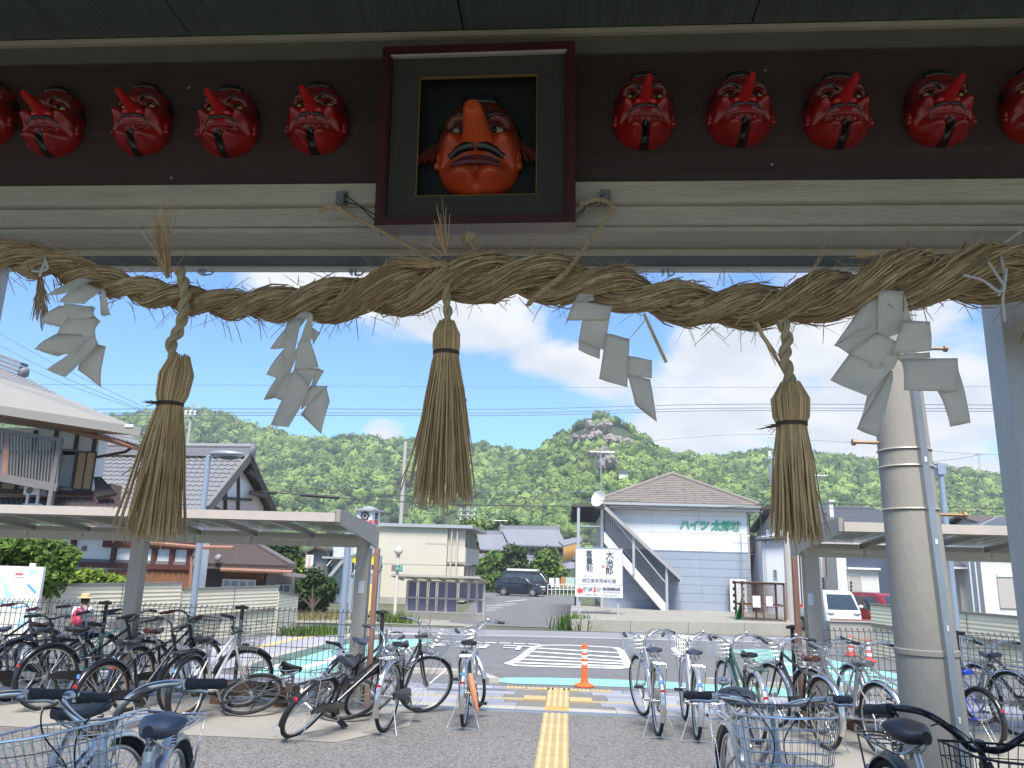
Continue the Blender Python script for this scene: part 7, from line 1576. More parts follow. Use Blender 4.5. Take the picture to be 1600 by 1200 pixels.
# main tiled roof behind the awning
pantiles('roof_tiles', P(-140, 525, YL + 3), P(40, 592, YL + 3), P(-60, 600, YL + .2), P(150, 650, YL + .2), 9, 26, m_tile, ha)
sheet('roof_deck', [P(-140, 527, YL + 3.05), P(42, 594, YL + 3.05), P(152, 655, YL + .25), P(-60, 603, YL + .25)], m_bwood, ha, .1)
for i in range(4): MB().bar(P(-140, 505 + i * 7, YL + 3), P(38 - i * 2, 570 + i * 6, YL + 3), .35, .10).build('ridge_course', m_tile, ha, smooth=0)
MB().blob(P(38, 582, YL + 2.9), (.14, .18, .18), 2, .3, 2).build('ridge_end', m_tile, ha)
pantiles('eave_tiles', P(120, 662, YL + .6), P(190, 664, YL + .6), P(125, 672, YL - .6), P(219, 695, YL - .9), 4, 14, m_tile, ha)
MB().tube([P(100, 670, YL - .7), P(160, 684, YL - .75), P(216, 700, YL - .8)], .07, 8).build('eave_gutter', m_copper, ha); MB().tube([P(205, 700, YL - .8), P(196, 706, YL - .5), P(152, 714, YL - .02)], .04, 8).build('downpipe', m_rwood, ha)
# lower roof, small porch roof, air conditioner
pantiles('lower_tiles', P(-90, 778, YL - .1), P(175, 778, YL - .1), P(-90, 806, YL - 1.8), P(190, 808, YL - 1.8), 5, 34, m_tileb, ha)
sheet('lower_deck', [P(-90, 781, YL - .1), P(175, 781, YL - .1), P(190, 812, YL - 1.8), P(-90, 810, YL - 1.8)], m_bwood, ha, .08)
wallbox('porch_wall', 146, 172, 756, 790, YL - .4, .5, m_copper, ha); sheet('porch_roof', [P(146, 745, YL - .2), P(158, 745, YL - .2), P(182, 770, YL - .9), P(150, 776, YL - .9)], m_bwood, ha, .08)
MB().tube([P(151, 775, YL - .6), P(152, 790, YL - .6), P(168, 796, YL - .8)], .04, 6).build('downpipe', m_copper, ha)
Ya = YL - .9; ac = thing('air_conditioner', 'white outdoor air conditioner unit below the balcony of the left house', 'air conditioner', tuple(P(52, 786, Ya))); a_, b_, c_, d_ = rect(37, 62, 760, 773, Ya); MB().box((a_, Ya, c_), (b_, Ya + .3, d_)).build('case', m_pan, ac, smooth=0); MB().cyl(((a_ * .62 + b_ * .38), Ya - .012, (c_ + d_) / 2), ((a_ * .62 + b_ * .38), Ya - .002, (c_ + d_) / 2), (d_ - c_) * .42, 16).build('fan_grille', m_gwood, ac)
for px in (42, 58): x = P(px, 780, Ya).x; MB().box((x - .03, Ya, P(px, 787, Ya).z), (x + .03, Ya + .05, c_)).build('stand_leg', m_pan, ac, smooth=0)
x0_, x1_ = P(37, 786, Ya).x, P(66, 786, Ya).x; MB().box((x0_, Ya - .02, P(50, 787, Ya).z - .03), (x1_, Ya + .06, P(50, 787, Ya).z)).build('stand_foot', m_pan, ac, smooth=0)
# ground floor: plaster panels, red brown frame, cedar boards
YG2 = YL - .6
wallbox('ground_wall', -120, 310, 838, 930, YG2, .5, m_plas, ha)
for px in (112, 177, 241, 269, 296): wallbox('red_post', px - 3.5, px + 3.5, 836, 882, YG2 - .08, .08, m_rwood, ha)
wallbox('red_beam', 160, 312, 845, 857, YG2 - .1, .1, m_rwood, ha); wallbox('red_beam', 88, 305, 880, 888, YG2 - .12, .12, m_rwood, ha); wallbox('sill_band', 95, 300, 875, 880, YG2 - .06, .06, m_gwood, ha)
v = P(132, 857, YG2); MB().cyl((v.x, YG2 - .03, v.z), (v.x, YG2 - .002, v.z), .07, 14).build('vent', m_gwood, ha)
for i in range(34): px = 165 + i * 4.1; wallbox('cedar_board', px, px + 3.7, 890, 925, YG2 - .05 - .012 * (i % 2), .05, m_cedar, ha)
wallbox('dark_window', 85, 162, 890, 925, YG2 - .03, .03, m_gwood, ha); window(108, 160, 890, 915, YG2 - .035, ha, 2, m_bwood, m_glass)
MB().tube([P(230, 848, YG2 - .2), P(310, 855, YG2 - .2), P(365, 856, YG2 - .3)], .05, 6).build('eave_gutter', m_copper, ha); MB().tube([P(306, 866, YG2 - .3), P(300, 870, YG2 - .2), P(297, 925, YG2 - .2)], .045, 6).build('downpipe', m_copper, ha)
# house with the big tiled gable roof
YD = 26.0; hb = thing('house', 'house with large grey pantile roof and pink boarded gable behind the left lamp post', 'house', tuple(P(290, 900, YD)))
ra1, rb1, ea1, eb1 = P(120, 713, YD + 2.8), P(388, 716, YD + 2.8), P(140, 791, YD - .6), P(322, 797, YD - .6)
pantiles('tiles', ra1, rb1, ea1, eb1, 12, 25, m_tile, hb, singles=True)
sheet('roof_deck', [ra1 + Vector((0, .05, -.1)), rb1 + Vector((0, .05, -.1)), eb1 + Vector((0, .05, -.1)), ea1 + Vector((0, .05, -.1))], m_bwood, hb, -.1)
for i in range(3): MB().bar(ra1 + Vector((0, 0, .10 + i * .11)), rb1 + Vector((.1, 0, .10 + i * .11)), .42 - .08 * i, .10).build('ridge_course', m_tile, hb, smooth=0)
MB().tube([ra1 + Vector((0, 0, .45)), rb1 + Vector((.1, 0, .45))], .12, 8).build('ridge_cap', m_tile, hb); MB().blob(rb1 + Vector((.15, 0, .32)), (.12, .16, .26), 2, .3, 3).build('ridge_end', m_tile, hb)
ge = P(430, 806, YD + 6.2); apx_ = rb1 + Vector((.05, .0, .05))
MB().bar(apx_, eb1 + Vector((.05, 0, 0)), .10, .34).build('barge_board', m_gwood, hb, smooth=0); MB().bar(apx_, ge, .10, .34).build('barge_board', m_bwood, hb, smooth=0)
sheet('roof_deck', [apx_ + Vector((-1.2, 0, .02)), apx_ + Vector((.06, 0, .02)), ge + Vector((.06, 0, .1)), ge + Vector((-1.2, 0, .1))], m_bwood, hb, .12)
def PX(px, py, X): d = pix(px, py); return CAMV + d * (X / d.x)
xe = eb1.x + .05; xw = xe - .55
MB().prism([(xw, YD + .1, GZ(YD)), (xw, YD + .1, eb1.z + .15), (xw, YD + 2.8, rb1.z - .32), (xw, YD + 5.6, ge.z + .35), (xw, YD + 5.6, GZ(YD))], (-.2, 0, 0)).build('gable_wall', m_pinkw, hb, smooth=0)
mb = MB()
for a_, b_ in (((338, 800), (395, 800)), ((348, 778), (392, 781)), ((372, 742), (372, 800)), ((352, 762), (352, 798))): mb.bar(PX(*a_, xw + .05), PX(*b_, xw + .05), .10, .12, (1, 0, 0))
for q in mb.f[::6]: pass
mb.build('gable_frame', m_bwood, hb, smooth=0)
sheet('gable_plaster', [PX(349, 777, xw + .02), PX(371, 742, xw + .02), PX(390, 758, xw + .02), PX(391, 780, xw + .02)], m_plas, hb, .02)
for a_, b_ in (((388, 735), (404, 752)), ((392, 770), (418, 776)), ((330, 793), (345, 800))): MB().bar(PX(*a_, xw + .3), PX(*b_, xw + .3), .16, .16, (1, 0, 0)).build('gable_purlin', m_bwood, hb, smooth=0)
wallbox('front_wall', 130, 300, 796, 900, YD + .2, .2, m_pinkw, hb); wallbox('front_window', 255, 300, 797, 806, YD + .15, .04, m_glass, hb)
MB().tube([ea1 + Vector((0, -.1, -.1)), eb1 + Vector((0, -.1, -.1))], .07, 8).build('eave_gutter', m_copper, hb)
# low house with brown roof by the street
YK = 23.5; hc = thing('house', 'low wooden house with brown tiled roof below the left shelter beam', 'house', tuple(P(390, 930, YK)))
ra2, rb2, ea2, eb2 = P(318, 846, YK + 2.6), P(392, 851, YK + 2.6), P(318, 886, YK - .5), P(457, 890, YK - .5)
pantiles('tiles', ra2, rb2, ea2, eb2, 9, 22, m_tileb, hc); sheet('roof_deck', [ra2, rb2, eb2, ea2], m_bwood, hc, -.12)
MB().bar(rb2 + Vector((0, 0, .1)), eb2 + Vector((0, 0, .1)), .22, .16).build('hip_ridge', m_tileb, hc, smooth=0); MB().bar(ra2 + Vector((0, 0, .1)), rb2 + Vector((0, 0, .12)), .3, .22).build('ridge', m_tileb, hc, smooth=0)
pantiles('left_hip_tiles', P(318, 848, YK + 2.5), P(345, 850, YK + 2.5), P(312, 882, YK - .4), P(345, 888, YK - .4), 8, 6, m_tile, hc); MB().blob(P(341, 872, YK - .6), (.11, .11, .12), 2, .2).build('ridge_end', m_tile, hc)
MB().tube([P(345, 890, YK - .65), P(457, 894, YK - .65)], .06, 8).build('gutter', m_copper, hc)
wallbox('wall', 318, 455, 890, 945, YK + .3, .3, m_bwood, hc); wallbox('wall', 415, 458, 894, 945, YK + .2, .09, M('wall_taupe', (.22, .19, .17), rough=.8, var=.06), hc)
for i in range(16): wallbox('cedar_board', 350 + i * 4, 353.4 + i * 4, 891, 907, YK + .25, .04, m_cedar, hc)
window(348, 400, 905, 919, YK + .24, hc, 4, m_plas, M('window_milky', (.35, .40, .42), rough=.3)); window(432, 455, 913, 926, YK + .18, hc, 2)
sheet('porch_roof', [P(430, 892, YK), P(450, 894, YK), P(479, 898, YK - 1), P(448, 896, YK - 1)], m_gwood, hc, .08); wallbox('porch_side', 456, 468, 897, 905, YK + .4, .3, m_bwood, hc)
# ---------------------------------------------------------------- houses on the right
m_wbl = M('wall_blue_white', (.50, .52, .56), rough=.7, var=.03, dirt=.08, dark=(.38, .4, .42)); m_wcr = M('wall_warm_white', (.62, .60, .55), rough=.8, var=.03, dirt=.08, dark=(.45, .42, .38)); m_rdk = M('roof_slate', (.085, .09, .10), rough=.5, var=.08, dirt=.1); m_navy = M('wall_navy', (.06, .075, .11), rough=.6, var=.05); m_shut = M('garage_beige', (.42, .39, .35), rough=.7, var=.04)
YR1 = 41.0
h1 = thing('house', 'white two storey house with bluish side wall right of the apartment block', 'house', tuple(P(1250, 975, YR1)))
def gable_house(t, pl, pr_, pt, Y, depth, wall, roof, ridge_py, over=.4):
    a, b = P(pl, 900, Y).x, P(pr_, 900, Y).x; zt_ = P((pl + pr_) / 2, pt, Y).z; zz = GZ(Y); rz_ = P((pl + pr_) / 2, ridge_py, Y + depth / 2).z
    MB().box((a, Y, zz), (b, Y + depth, zt_)).build('wall', wall, t, smooth=0); ym = Y + depth / 2
    for s in (0, 1):
        e = Y - over if s == 0 else Y + depth + over; q = [Vector((a - over, ym, rz_)), Vector((b + over, ym, rz_)), Vector((b + over, e, zt_ - .05)), Vector((a - over, e, zt_ - .05))]
        MB().prism(q, (0, 0, .14)).build('roof', roof, t, smooth=0)
        mb = MB()
        for j in range(1, 9): v = j / 9; mb.bar(q[0].lerp(q[3], v) + Vector((0, 0, .15)), q[1].lerp(q[2], v) + Vector((0, 0, .15)), .04, .03)
        if s == 0: mb.build('roof_seams', roof, t, smooth=0, kind='stuff')
    for x in (a + .02, b - .22): MB().prism([(x, Y + .02, zt_), (x, Y + depth - .02, zt_), (x, ym, rz_ - .05)], (.2, 0, 0)).build('gable', wall, t, smooth=0)
    MB().box((a - over, Y - over - .08, zt_ - .12), (b + over, Y - over, zt_ - .02)).build('gutter', m_plas, t, smooth=0); return a, b, zt_
gable_house(h1, 1252, 1412, 820, YR1, 9, m_wcr, m_rdk, 795)
wallbox('side_wall', 1193, 1250, 838, 975, YR1 - 2, 8, m_wbl, h1); sheet('side_roof', [P(1180, 843, YR1 - 2.4), P(1250, 806, YR1 + 2), P(1262, 812, YR1 + 2), P(1255, 838, YR1 - 2.4)], m_rdk, h1, .12); sheet('side_gable', [P(1193, 840, YR1 - 1.9), P(1250, 838, YR1 - 1.9), P(1250, 815, YR1 - 1.9)], m_wbl, h1, .1)
window(1208, 1214, 890, 905, YR1 - 2.0, h1, 1); MB().tube([P(1199, 828, YR1 - 2.06), P(1199, 851, YR1 - 2.06)], .08, 4).build('downpipe', m_alw, h1); MB().box((P(1193, 860, YR1 - 2).x - .02, YR1 - 2.03, GZ(YR1)), (P(1193, 860, YR1 - 2).x + .1, YR1 - 2, P(1193, 845, YR1 - 2).z)).build('downpipe', m_alw, h1, smooth=0)
window(1272, 1296, 901, 946, YR1 - .02, h1, 1, m_wcr, m_navy, 'door'); wallbox('chimney', 1297, 1303, 783, 830, YR1 + 1, .4, m_wcr, h1); wallbox('chimney_cap', 1295.5, 1304.5, 781, 784, YR1 + .9, .6, m_wcr, h1)
for px in (1237, 1308): wallbox('corner_strip', px, px + 1.6, 830, 975, YR1 - .05, .04, m_wbl, h1) if px > 1252 else None
h2 = thing('house', 'navy and white house with garage door left of the concrete pole', 'house', tuple(P(1370, 975, 39))); Y2 = 39.0
wallbox('wall', 1325, 1420, 866, 975, Y2, 5, m_navy, h2); wallbox('white_wall', 1310, 1325, 866, 975, Y2 - .1, 5, m_wcr, h2); wallbox('porch_recess', 1326, 1375, 890, 972, Y2 - .06, .05, m_wcr, h2); wallbox('porch_lintel', 1325, 1376, 887, 890, Y2 - .3, .3, m_plas, h2)
dr = window(1327, 1348, 898, 972, Y2 - .07, h2, 1, m_wcr, m_shut, 'door')
for i in range(4): p = P(1330, 910 + i * 6, Y2 - .13); MB().cbox((p.x, Y2 - .125, p.z), (.09, .02, .09)).build('door_light', m_ink, dr, smooth=0)
h3 = thing('house', 'beige white house with shuttered garage and grey hipped roofs at the right edge', 'house', tuple(P(1560, 960, 37))); Y3 = 37.0
wallbox('wall', 1534, 1700, 830, 970, Y3, 8, m_wcr, h3); wallbox('wall', 1478, 1533, 868, 960, Y3 + 2, 7, m_wcr, h3); wallbox('grey_wall', 1500, 1533, 880, 960, Y3 + 1.6, .4, m_shut, h3); wallbox('recess', 1498, 1505, 888, 955, Y3 + 1.9, .05, m_gwood, h3)
wallbox('garage_shutter', 1561, 1690, 903, 952, Y3 - .06, .05, m_shut, h3); wallbox('shutter_box', 1559, 1692, 899, 903, Y3 - .1, .1, m_plas, h3)
sheet('lower_roof', [P(1478, 868, Y3 + 2.4), P(1524, 870, Y3 + 2.4), P(1527, 886, Y3 + 1.2), P(1478, 885, Y3 + 1.2)], m_rdk, h3, .12); wallbox('lower_fascia', 1478, 1527, 886, 889, Y3 + 1.1, .1, m_plas, h3)
ap3 = P(1560, 808, Y3 + 4); q3 = [P(1520, 828, Y3 - .6), P(1720, 834, Y3 - .6), P(1720, 809, Y3 + 4)]
MB().add([q3[0], q3[1], q3[2], ap3, P(1500, 824, Y3 + 9)], [(0, 1, 2, 3), (0, 3, 4)]).build('roof', m_rdk, h3, smooth=0); MB().bar(q3[0], ap3, .12, .1).build('hip_ridge', m_tilef, h3, smooth=0); MB().bar(q3[0], q3[1], .15, .15).build('gutter', m_plas, h3, smooth=0)
for px in (1518, 1527): wallbox('downpipe', px, px + 2.2, 878, 965, Y3 - .4, .1, M('pipe_blue_white', (.5, .55, .6), rough=.4), h3)
h4 = thing('house', 'far house with long slate roof right of the concrete pole', 'house', tuple(P(1480, 900, 50))); gable_house(h4, 1440, 1540, 828, 50, 8, m_wcr, m_rdk, 812)
h5 = thing('house', 'grey roofed house with black tiles at the far right behind the post', 'house', tuple(P(1590, 900, 46))); gable_house(h5, 1572, 1700, 830, 46, 8, m_wcr, m_tileb, 812)
vs = thing('vertical_sign', 'dark brown vertical sign with white lettering and pink arrow on the white house', 'sign', tuple(P(1297, 895, YR1 - .6))); a_, b_, c_, d_ = rect(1291, 1301, 866, 902, YR1 - .6); MB().box((a_, YR1 - .6, c_), (b_, YR1 - .5, d_)).build('panel', M('sign_brown', (.055, .02, .018), rough=.5), vs, smooth=0); MB().cyl(((a_ + b_) / 2, YR1 - .48, c_ + .3), ((a_ + b_) / 2, YR1, c_ + .3), .03, 6).build('bracket', m_alw, vs)
for i, ch in enumerate('鍼灸院'): text('lettering', ch, .29, m_sign, ((a_ + b_) / 2, YR1 - .608, d_ - .2 - i * .29), (1, 0, 0), (0, 0, 1), vs, extr=.003, bold=.006)
zc = c_ + .16; xm = (a_ + b_) / 2; MB().prism([(xm - .12, YR1 - .606, zc + .05), (xm, YR1 - .606, zc + .05), (xm, YR1 - .606, zc + .11), (xm + .13, YR1 - .606, zc), (xm, YR1 - .606, zc - .11), (xm, YR1 - .606, zc - .05), (xm - .12, YR1 - .606, zc - .05)], (0, .005, 0)).build('arrow', M('arrow_pink', (.75, .25, .28), rough=.5), vs, smooth=0)
# ---------------------------------------------------------------- vehicles
m_tyr = M('car_tyre', (.02, .02, .02), rough=.8); m_rimc = M('car_rim', (.45, .45, .47), rough=.3, metal=.8, var=.05); m_cgl = M('car_glass', (.035, .05, .06), rough=.05, var=0, spec=.9); m_hl = M('car_headlight', (.7, .7, .7), rough=.1, var=0, coat=.5); m_tl = M('car_taillight', (.35, .01, .01), rough=.2, var=0)
def car(name, label, cat, pos, rz, L, Wd, H, prof, glass, paint_, wheels, wr, group='parked vehicles', plate=None, extra=None):
    """side profile (x forward, z) swept across the width with tumblehome; side glass, windscreens, lamps, wheels"""
    t = thing(name, label, cat, pos, group, rz=rz, local=True); mb = MB(); n = len(prof); hw = Wd / 2
    def inset(z): return hw * (1 - .16 * max(0, (z - H * .55) / (H * .45)) ** 1.2 - .05 * max(0, (H * .3 - z) / (H * .3)))
    secs = ((-1, .94), (-.97, .985), (-.86, 1.0), (0, 1.012), (.86, 1.0), (.97, .985), (1, .94)); cxm = sum(p[0] for p in prof) / n; czm = sum(p[1] for p in prof) / n
    for s, k in secs:
        for x, z in prof: mb.v.append((cxm + (x - cxm) * (.985 + .015 * k if abs(s) < .98 else .97), s * inset(z), czm + (z - czm) * (1 if abs(s) < .95 else .97)))
    for a in range(len(secs) - 1):
        for i in range(n): j = (i + 1) % n; mb.f.append((a * n + i, a * n + j, (a + 1) * n + j, (a + 1) * n + i))
    mb.f.append(tuple(range(n))[::-1]); mb.f.append(tuple((len(secs) - 1) * n + i for i in range(n))); mb.build('body', paint_, t, smooth=40)
    for poly in glass['side']:
        for s in (-1, 1):
            pts = [Vector((x, s * (inset(z) + .004), z)) for x, z in poly]; MB().prism(pts, (0, s * .012, 0)).build('side_window', m_cgl, t, smooth=0)
    for nm, (xa, za), (xb, zb1) in glass['ends']:
        ia, ib = inset(za) * .86, inset(zb1) * .82; d = Vector((xb - xa, 0, zb1 - za)); nn_ = Vector((d.z, 0, -d.x)).normalized() * .012
        if nn_.x * (1 if nm == 'windscreen' else -1) < 0: nn_ = -nn_
        MB().prism([Vector((xa, -ia, za)) + nn_ * .3, Vector((xa, ia, za)) + nn_ * .3, Vector((xb, ib, zb1)) + nn_ * .3, Vector((xb, -ib, zb1)) + nn_ * .3], tuple(nn_)).build(nm, m_cgl, t, smooth=0)
    for x in wheels:
        for s in (-1, 1):
            w_ = MB().cyl((x, s * (hw - .2), wr), (x, s * (hw - .0), wr), wr, 24).build('wheel', m_tyr, t); MB().cyl((x, s * (hw - .02), wr), (x, s * (hw + .012), wr), wr * .66, 18).build('rim', m_rimc, w_)
            for k in range(5): a = k * 2 * PI / 5; MB().bar((x, s * (hw + .014), wr), (x + math.cos(a) * wr * .6, s * (hw + .014), wr + math.sin(a) * wr * .6), .05, .02, (0, 1, 0)).build('rim_spoke', m_alu, w_, smooth=0)
            MB().ring((x, s * (hw + .0), wr), wr * 1.08, .035, 'Y', 20, 5, -.15, PI + .15).build('wheel_arch', m_blackp, t)
    xf = max(p[0] for p in prof); xr = min(p[0] for p in prof)
    for s in (-1, 1): MB().blob((xf - .12, s * hw * .74, H * .50), (.16, .2, .085), 2).build('headlight', m_hl, t); MB().blob((xr + .06, s * hw * .80, H * .55), (.08, .14, .11), 2).build('taillight', m_tl, t); MB().blob((glass['mirror'][0], s * (hw + .09), glass['mirror'][1]), (.07, .11, .08), 2).build('mirror', paint_, t)
    MB().box((xf - .05, -.6, H * .22), (xf + .015, .6, H * .34)).build('grille', m_blackp, t, smooth=0); MB().box((xr + .3, -hw * .9, .15), (xf - .3, hw * .9, .24)).build('underbody', m_blackp, t, smooth=0)
    if plate: MB().box((xf + .016, -.17, H * .24), (xf + .024, .17, H * .34)).build('number_plate', plate, t, smooth=0)
    return t
suv = [(-2.1, .35), (-2.15, .75), (-2.05, 1.02), (-1.75, 1.45), (-1.45, 1.56), (-.3, 1.60), (.25, 1.55), (1.05, 1.08), (1.85, .95), (2.1, .75), (2.12, .40), (1.9, .24), (-1.9, .24)]
sg = dict(side=[[(-1.62, 1.1), (-1.45, 1.42), (-.78, 1.5), (-.78, 1.08)], [(-.72, 1.08), (-.72, 1.5), (-.02, 1.5), (.08, 1.07)], [(.14, 1.07), (.06, 1.47), (.28, 1.44), (.86, 1.07)]], ends=[('windscreen', (1.0, 1.12), (.32, 1.52)), ('rear_window', (-2.0, 1.12), (-1.72, 1.46))], mirror=(.75, 1.08))
p = G(812, 931); car('parked_car', 'dark blue black compact SUV parked on the car park seen from its right side', 'car', tuple(p), R_(-8), 4.2, 1.76, 1.6, suv, sg, M('car_paint_navy', (.012, .016, .028), rough=.2, coat=.8, var=.05), (-1.28, 1.28), .34)
vanp = [(-2.35, .35), (-2.38, 1.2), (-2.3, 1.95), (-2.1, 2.06), (1.1, 2.04), (1.45, 1.92), (2.0, 1.22), (2.32, 1.05), (2.38, .40), (2.2, .25), (-2.2, .25)]
vg = dict(side=[[(-2.1, 1.25), (-2.05, 1.8), (-1.0, 1.82), (-1.0, 1.25)], [(-.92, 1.25), (-.92, 1.82), (.5, 1.82), (.5, 1.22)], [(.6, 1.22), (.6, 1.8), (1.2, 1.78), (1.65, 1.22)]], ends=[('windscreen', (1.98, 1.26), (1.48, 1.88)), ('rear_window', (-2.37, 1.25), (-2.32, 1.85))], mirror=(1.7, 1.25))
p = G(822, 929.5) + Vector((0, 2.6, 0)); v_ = car('parked_van', 'black van with white roof box parked behind the dark SUV', 'van', tuple(p), R_(-10), 4.7, 1.75, 2.05, vanp, vg, M('car_paint_black', (.02, .02, .022), rough=.25, coat=.6, var=.05), (-1.5, 1.45), .33)
MB().box((-1.9, -.65, 2.10), (1.0, .65, 2.28)).build('roof_box', m_plas, v_, smooth=0)
mini = [(-1.8, .35), (-1.85, 1.0), (-1.75, 1.6), (-1.6, 1.72), (.6, 1.72), (.9, 1.62), (1.45, 1.05), (1.82, .92), (1.86, .4), (1.7, .24), (-1.7, .24)]
mg = dict(side=[[(-1.6, 1.08), (-1.55, 1.52), (-.85, 1.56), (-.85, 1.06)], [(-.78, 1.06), (-.78, 1.56), (.05, 1.56), (.05, 1.05)], [(.12, 1.05), (.12, 1.55), (.62, 1.52), (1.1, 1.04)]], ends=[('windscreen', (1.42, 1.1), (.92, 1.58)), ('rear_window', (-1.84, 1.08), (-1.76, 1.54))], mirror=(1.05, 1.08))
p = G(1366, 978); p = P(1364, 900, 35.2); p.z = GZ(35.2); car('parked_car', 'dark red minivan parked facing the street left of the concrete pole', 'car', tuple(p), R_(-62), 3.7, 1.66, 1.72, mini, mg, M('car_paint_red', (.24, .012, .022), rough=.22, coat=.8, var=.05), (-1.15, 1.2), .30, plate=m_sign)
kei = [(-1.6, .4), (-1.62, .95), (-.2, .97), (-.15, 1.7), (.0, 1.78), (.95, 1.76), (1.15, 1.66), (1.52, .95), (1.6, .5), (1.5, .26), (-1.5, .3)]
kg = dict(side=[[(.0, 1.1), (.02, 1.6), (.85, 1.6), (1.2, 1.08)]], ends=[('windscreen', (1.5, 1.02), (1.16, 1.62)), ('rear_window', (-.2, 1.15), (-.16, 1.6))], mirror=(1.35, 1.15))
p = P(1290, 900, 36.0); p.z = GZ(36); kt = car('kei_truck', 'small white truck with yellow number plate facing the street behind the right shelter post', 'truck', tuple(p), R_(-84), 3.2, 1.5, 1.78, kei, kg, M('car_paint_white', (.68, .68, .68), rough=.3, coat=.5, var=.03), (-1.0, 1.05), .27, plate=M('plate_yellow', (.70, .48, .03), rough=.5))
b_ = P(1320, 900, 35); b_.z = GZ(35); t = thing('plastic_basin', 'blue plastic tub beside the red minivan', 'tub', tuple(b_)); MB().lathe([(.16, 0), (.22, .26), (.24, .26), (.24, .28), (.20, .27), (.14, .03)], b_, 16).build('tub', M('plastic_blue', (.02, .06, .45), rough=.4), t)
wg = thing('wall', 'white low gate wall beside the white truck', 'wall', tuple(P(1303, 975, 35.5))); wallbox('gate_wall', 1299, 1309, 935, 979, 35.0, .15, m_wcr, wg)
# ================================================================== WOODED HILLS
def foliage(name, a, b, isl=.35, nscale=.05, trans=0.0, rough=.75, attr=False):
    m = bpy.data.materials.new(name); m.use_nodes = True; t = m.node_tree; bs_ = t.nodes['Principled BSDF']; L = t.links.new
    def N(k): return t.nodes.new(k)
    tcn = N('ShaderNodeTexCoord'); n1_ = N('ShaderNodeTexNoise'); n1_.inputs['Scale'].default_value = nscale; n1_.inputs['Detail'].default_value = 3; L(tcn.outputs['Object'], n1_.inputs['Vector'])
    gi = N('ShaderNodeNewGeometry'); rnd_ = gi.outputs['Random Per Island']
    if attr: ga = N('ShaderNodeAttribute'); ga.attribute_name = 'tint'; rnd_ = ga.outputs['Fac']
    ad = N('ShaderNodeMath'); ad.operation = 'MULTIPLY_ADD'; ad.inputs[1].default_value = .55; L(rnd_, ad.inputs[0]); L(n1_.outputs[0], ad.inputs[2])
    mr = N('ShaderNodeMapRange'); mr.inputs['From Min'].default_value = .45; mr.inputs['From Max'].default_value = 1.1; L(ad.outputs[0], mr.inputs['Value'])
    mx_ = N('ShaderNodeMix'); mx_.data_type = 'RGBA'; L(mr.outputs[0], mx_.inputs['Factor']); mx_.inputs['A'].default_value = (*a, 1); mx_.inputs['B'].default_value = (*b, 1)
    m2 = N('ShaderNodeMapRange'); m2.inputs['To Min'].default_value = 1 - isl; m2.inputs['To Max'].default_value = 1 + isl; L(rnd_, m2.inputs['Value'])
    sc_ = N('ShaderNodeVectorMath'); sc_.operation = 'SCALE'; L(mx_.outputs['Result'], sc_.inputs[0]); L(m2.outputs[0], sc_.inputs['Scale']); L(sc_.outputs[0], bs_.inputs['Base Color'])
    bs_.inputs['Roughness'].default_value = rough; bs_.inputs['Specular IOR Level'].default_value = .2
    if trans:
        tr = N('ShaderNodeBsdfTranslucent'); L(sc_.outputs[0], tr.inputs[0]); ms = N('ShaderNodeMixShader'); ms.inputs[0].default_value = trans; L(bs_.outputs[0], ms.inputs[1]); L(tr.outputs[0], ms.inputs[2]); L(ms.outputs[0], t.nodes['Material Output'].inputs['Surface'])
    return m
m_for = foliage('forest_leaves', (.045, .095, .028), (.175, .24, .062), .32, .018, attr=True); m_ground = M('hill_floor', (.035, .055, .02), rough=.95, var=.3, scale=.05)
m_rock = M('cliff_rock', (.26, .225, .20), rough=.9, var=.25, scale=.12, dirt=.45, dark=(.10, .10, .085), bump=.6, bscale=.5)
NR = np.random.RandomState(3)
bmh = bmesh.new(); bmesh.ops.create_icosphere(bmh, subdivisions=1, radius=1); icoV = np.array([v.co[:] for v in bmh.verts]); icoF = np.array([[v.index for v in f.verts] for f in bmh.faces]); bmh.free()
def np_mesh(name, V, F, mat, kind=None, smooth=False, parent=None, tint=None):
    me = bpy.data.meshes.new(name); n = len(F); k = F.shape[1]; me.vertices.add(len(V)); me.vertices.foreach_set('co', V.astype(np.float32).ravel()); me.loops.add(n * k); me.loops.foreach_set('vertex_index', F.astype(np.int32).ravel())
    me.polygons.add(n); me.polygons.foreach_set('loop_start', np.arange(0, n * k, k, dtype=np.int32)); me.polygons.foreach_set('loop_total', np.full(n, k, np.int32)); me.update(calc_edges=True); me.materials.append(mat)
    if tint is not None: me.attributes.new('tint', 'FLOAT', 'POINT').data.foreach_set('value', tint.astype(np.float32))
    if smooth: me.polygons.foreach_set('use_smooth', np.ones(n, bool))
    return link(name, me, parent, kind=kind)
variants = []
for s in range(8):
    V = icoV.copy(); rad = np.array([1 + .42 * mnoise.noise(Vector(v) * 2.1 + Vector((s * 9.7, 0, 0))) + .22 * mnoise.noise(Vector(v) * 5.5 + Vector((0, s * 5.1, 0))) for v in V]); variants.append(V * rad[:, None])
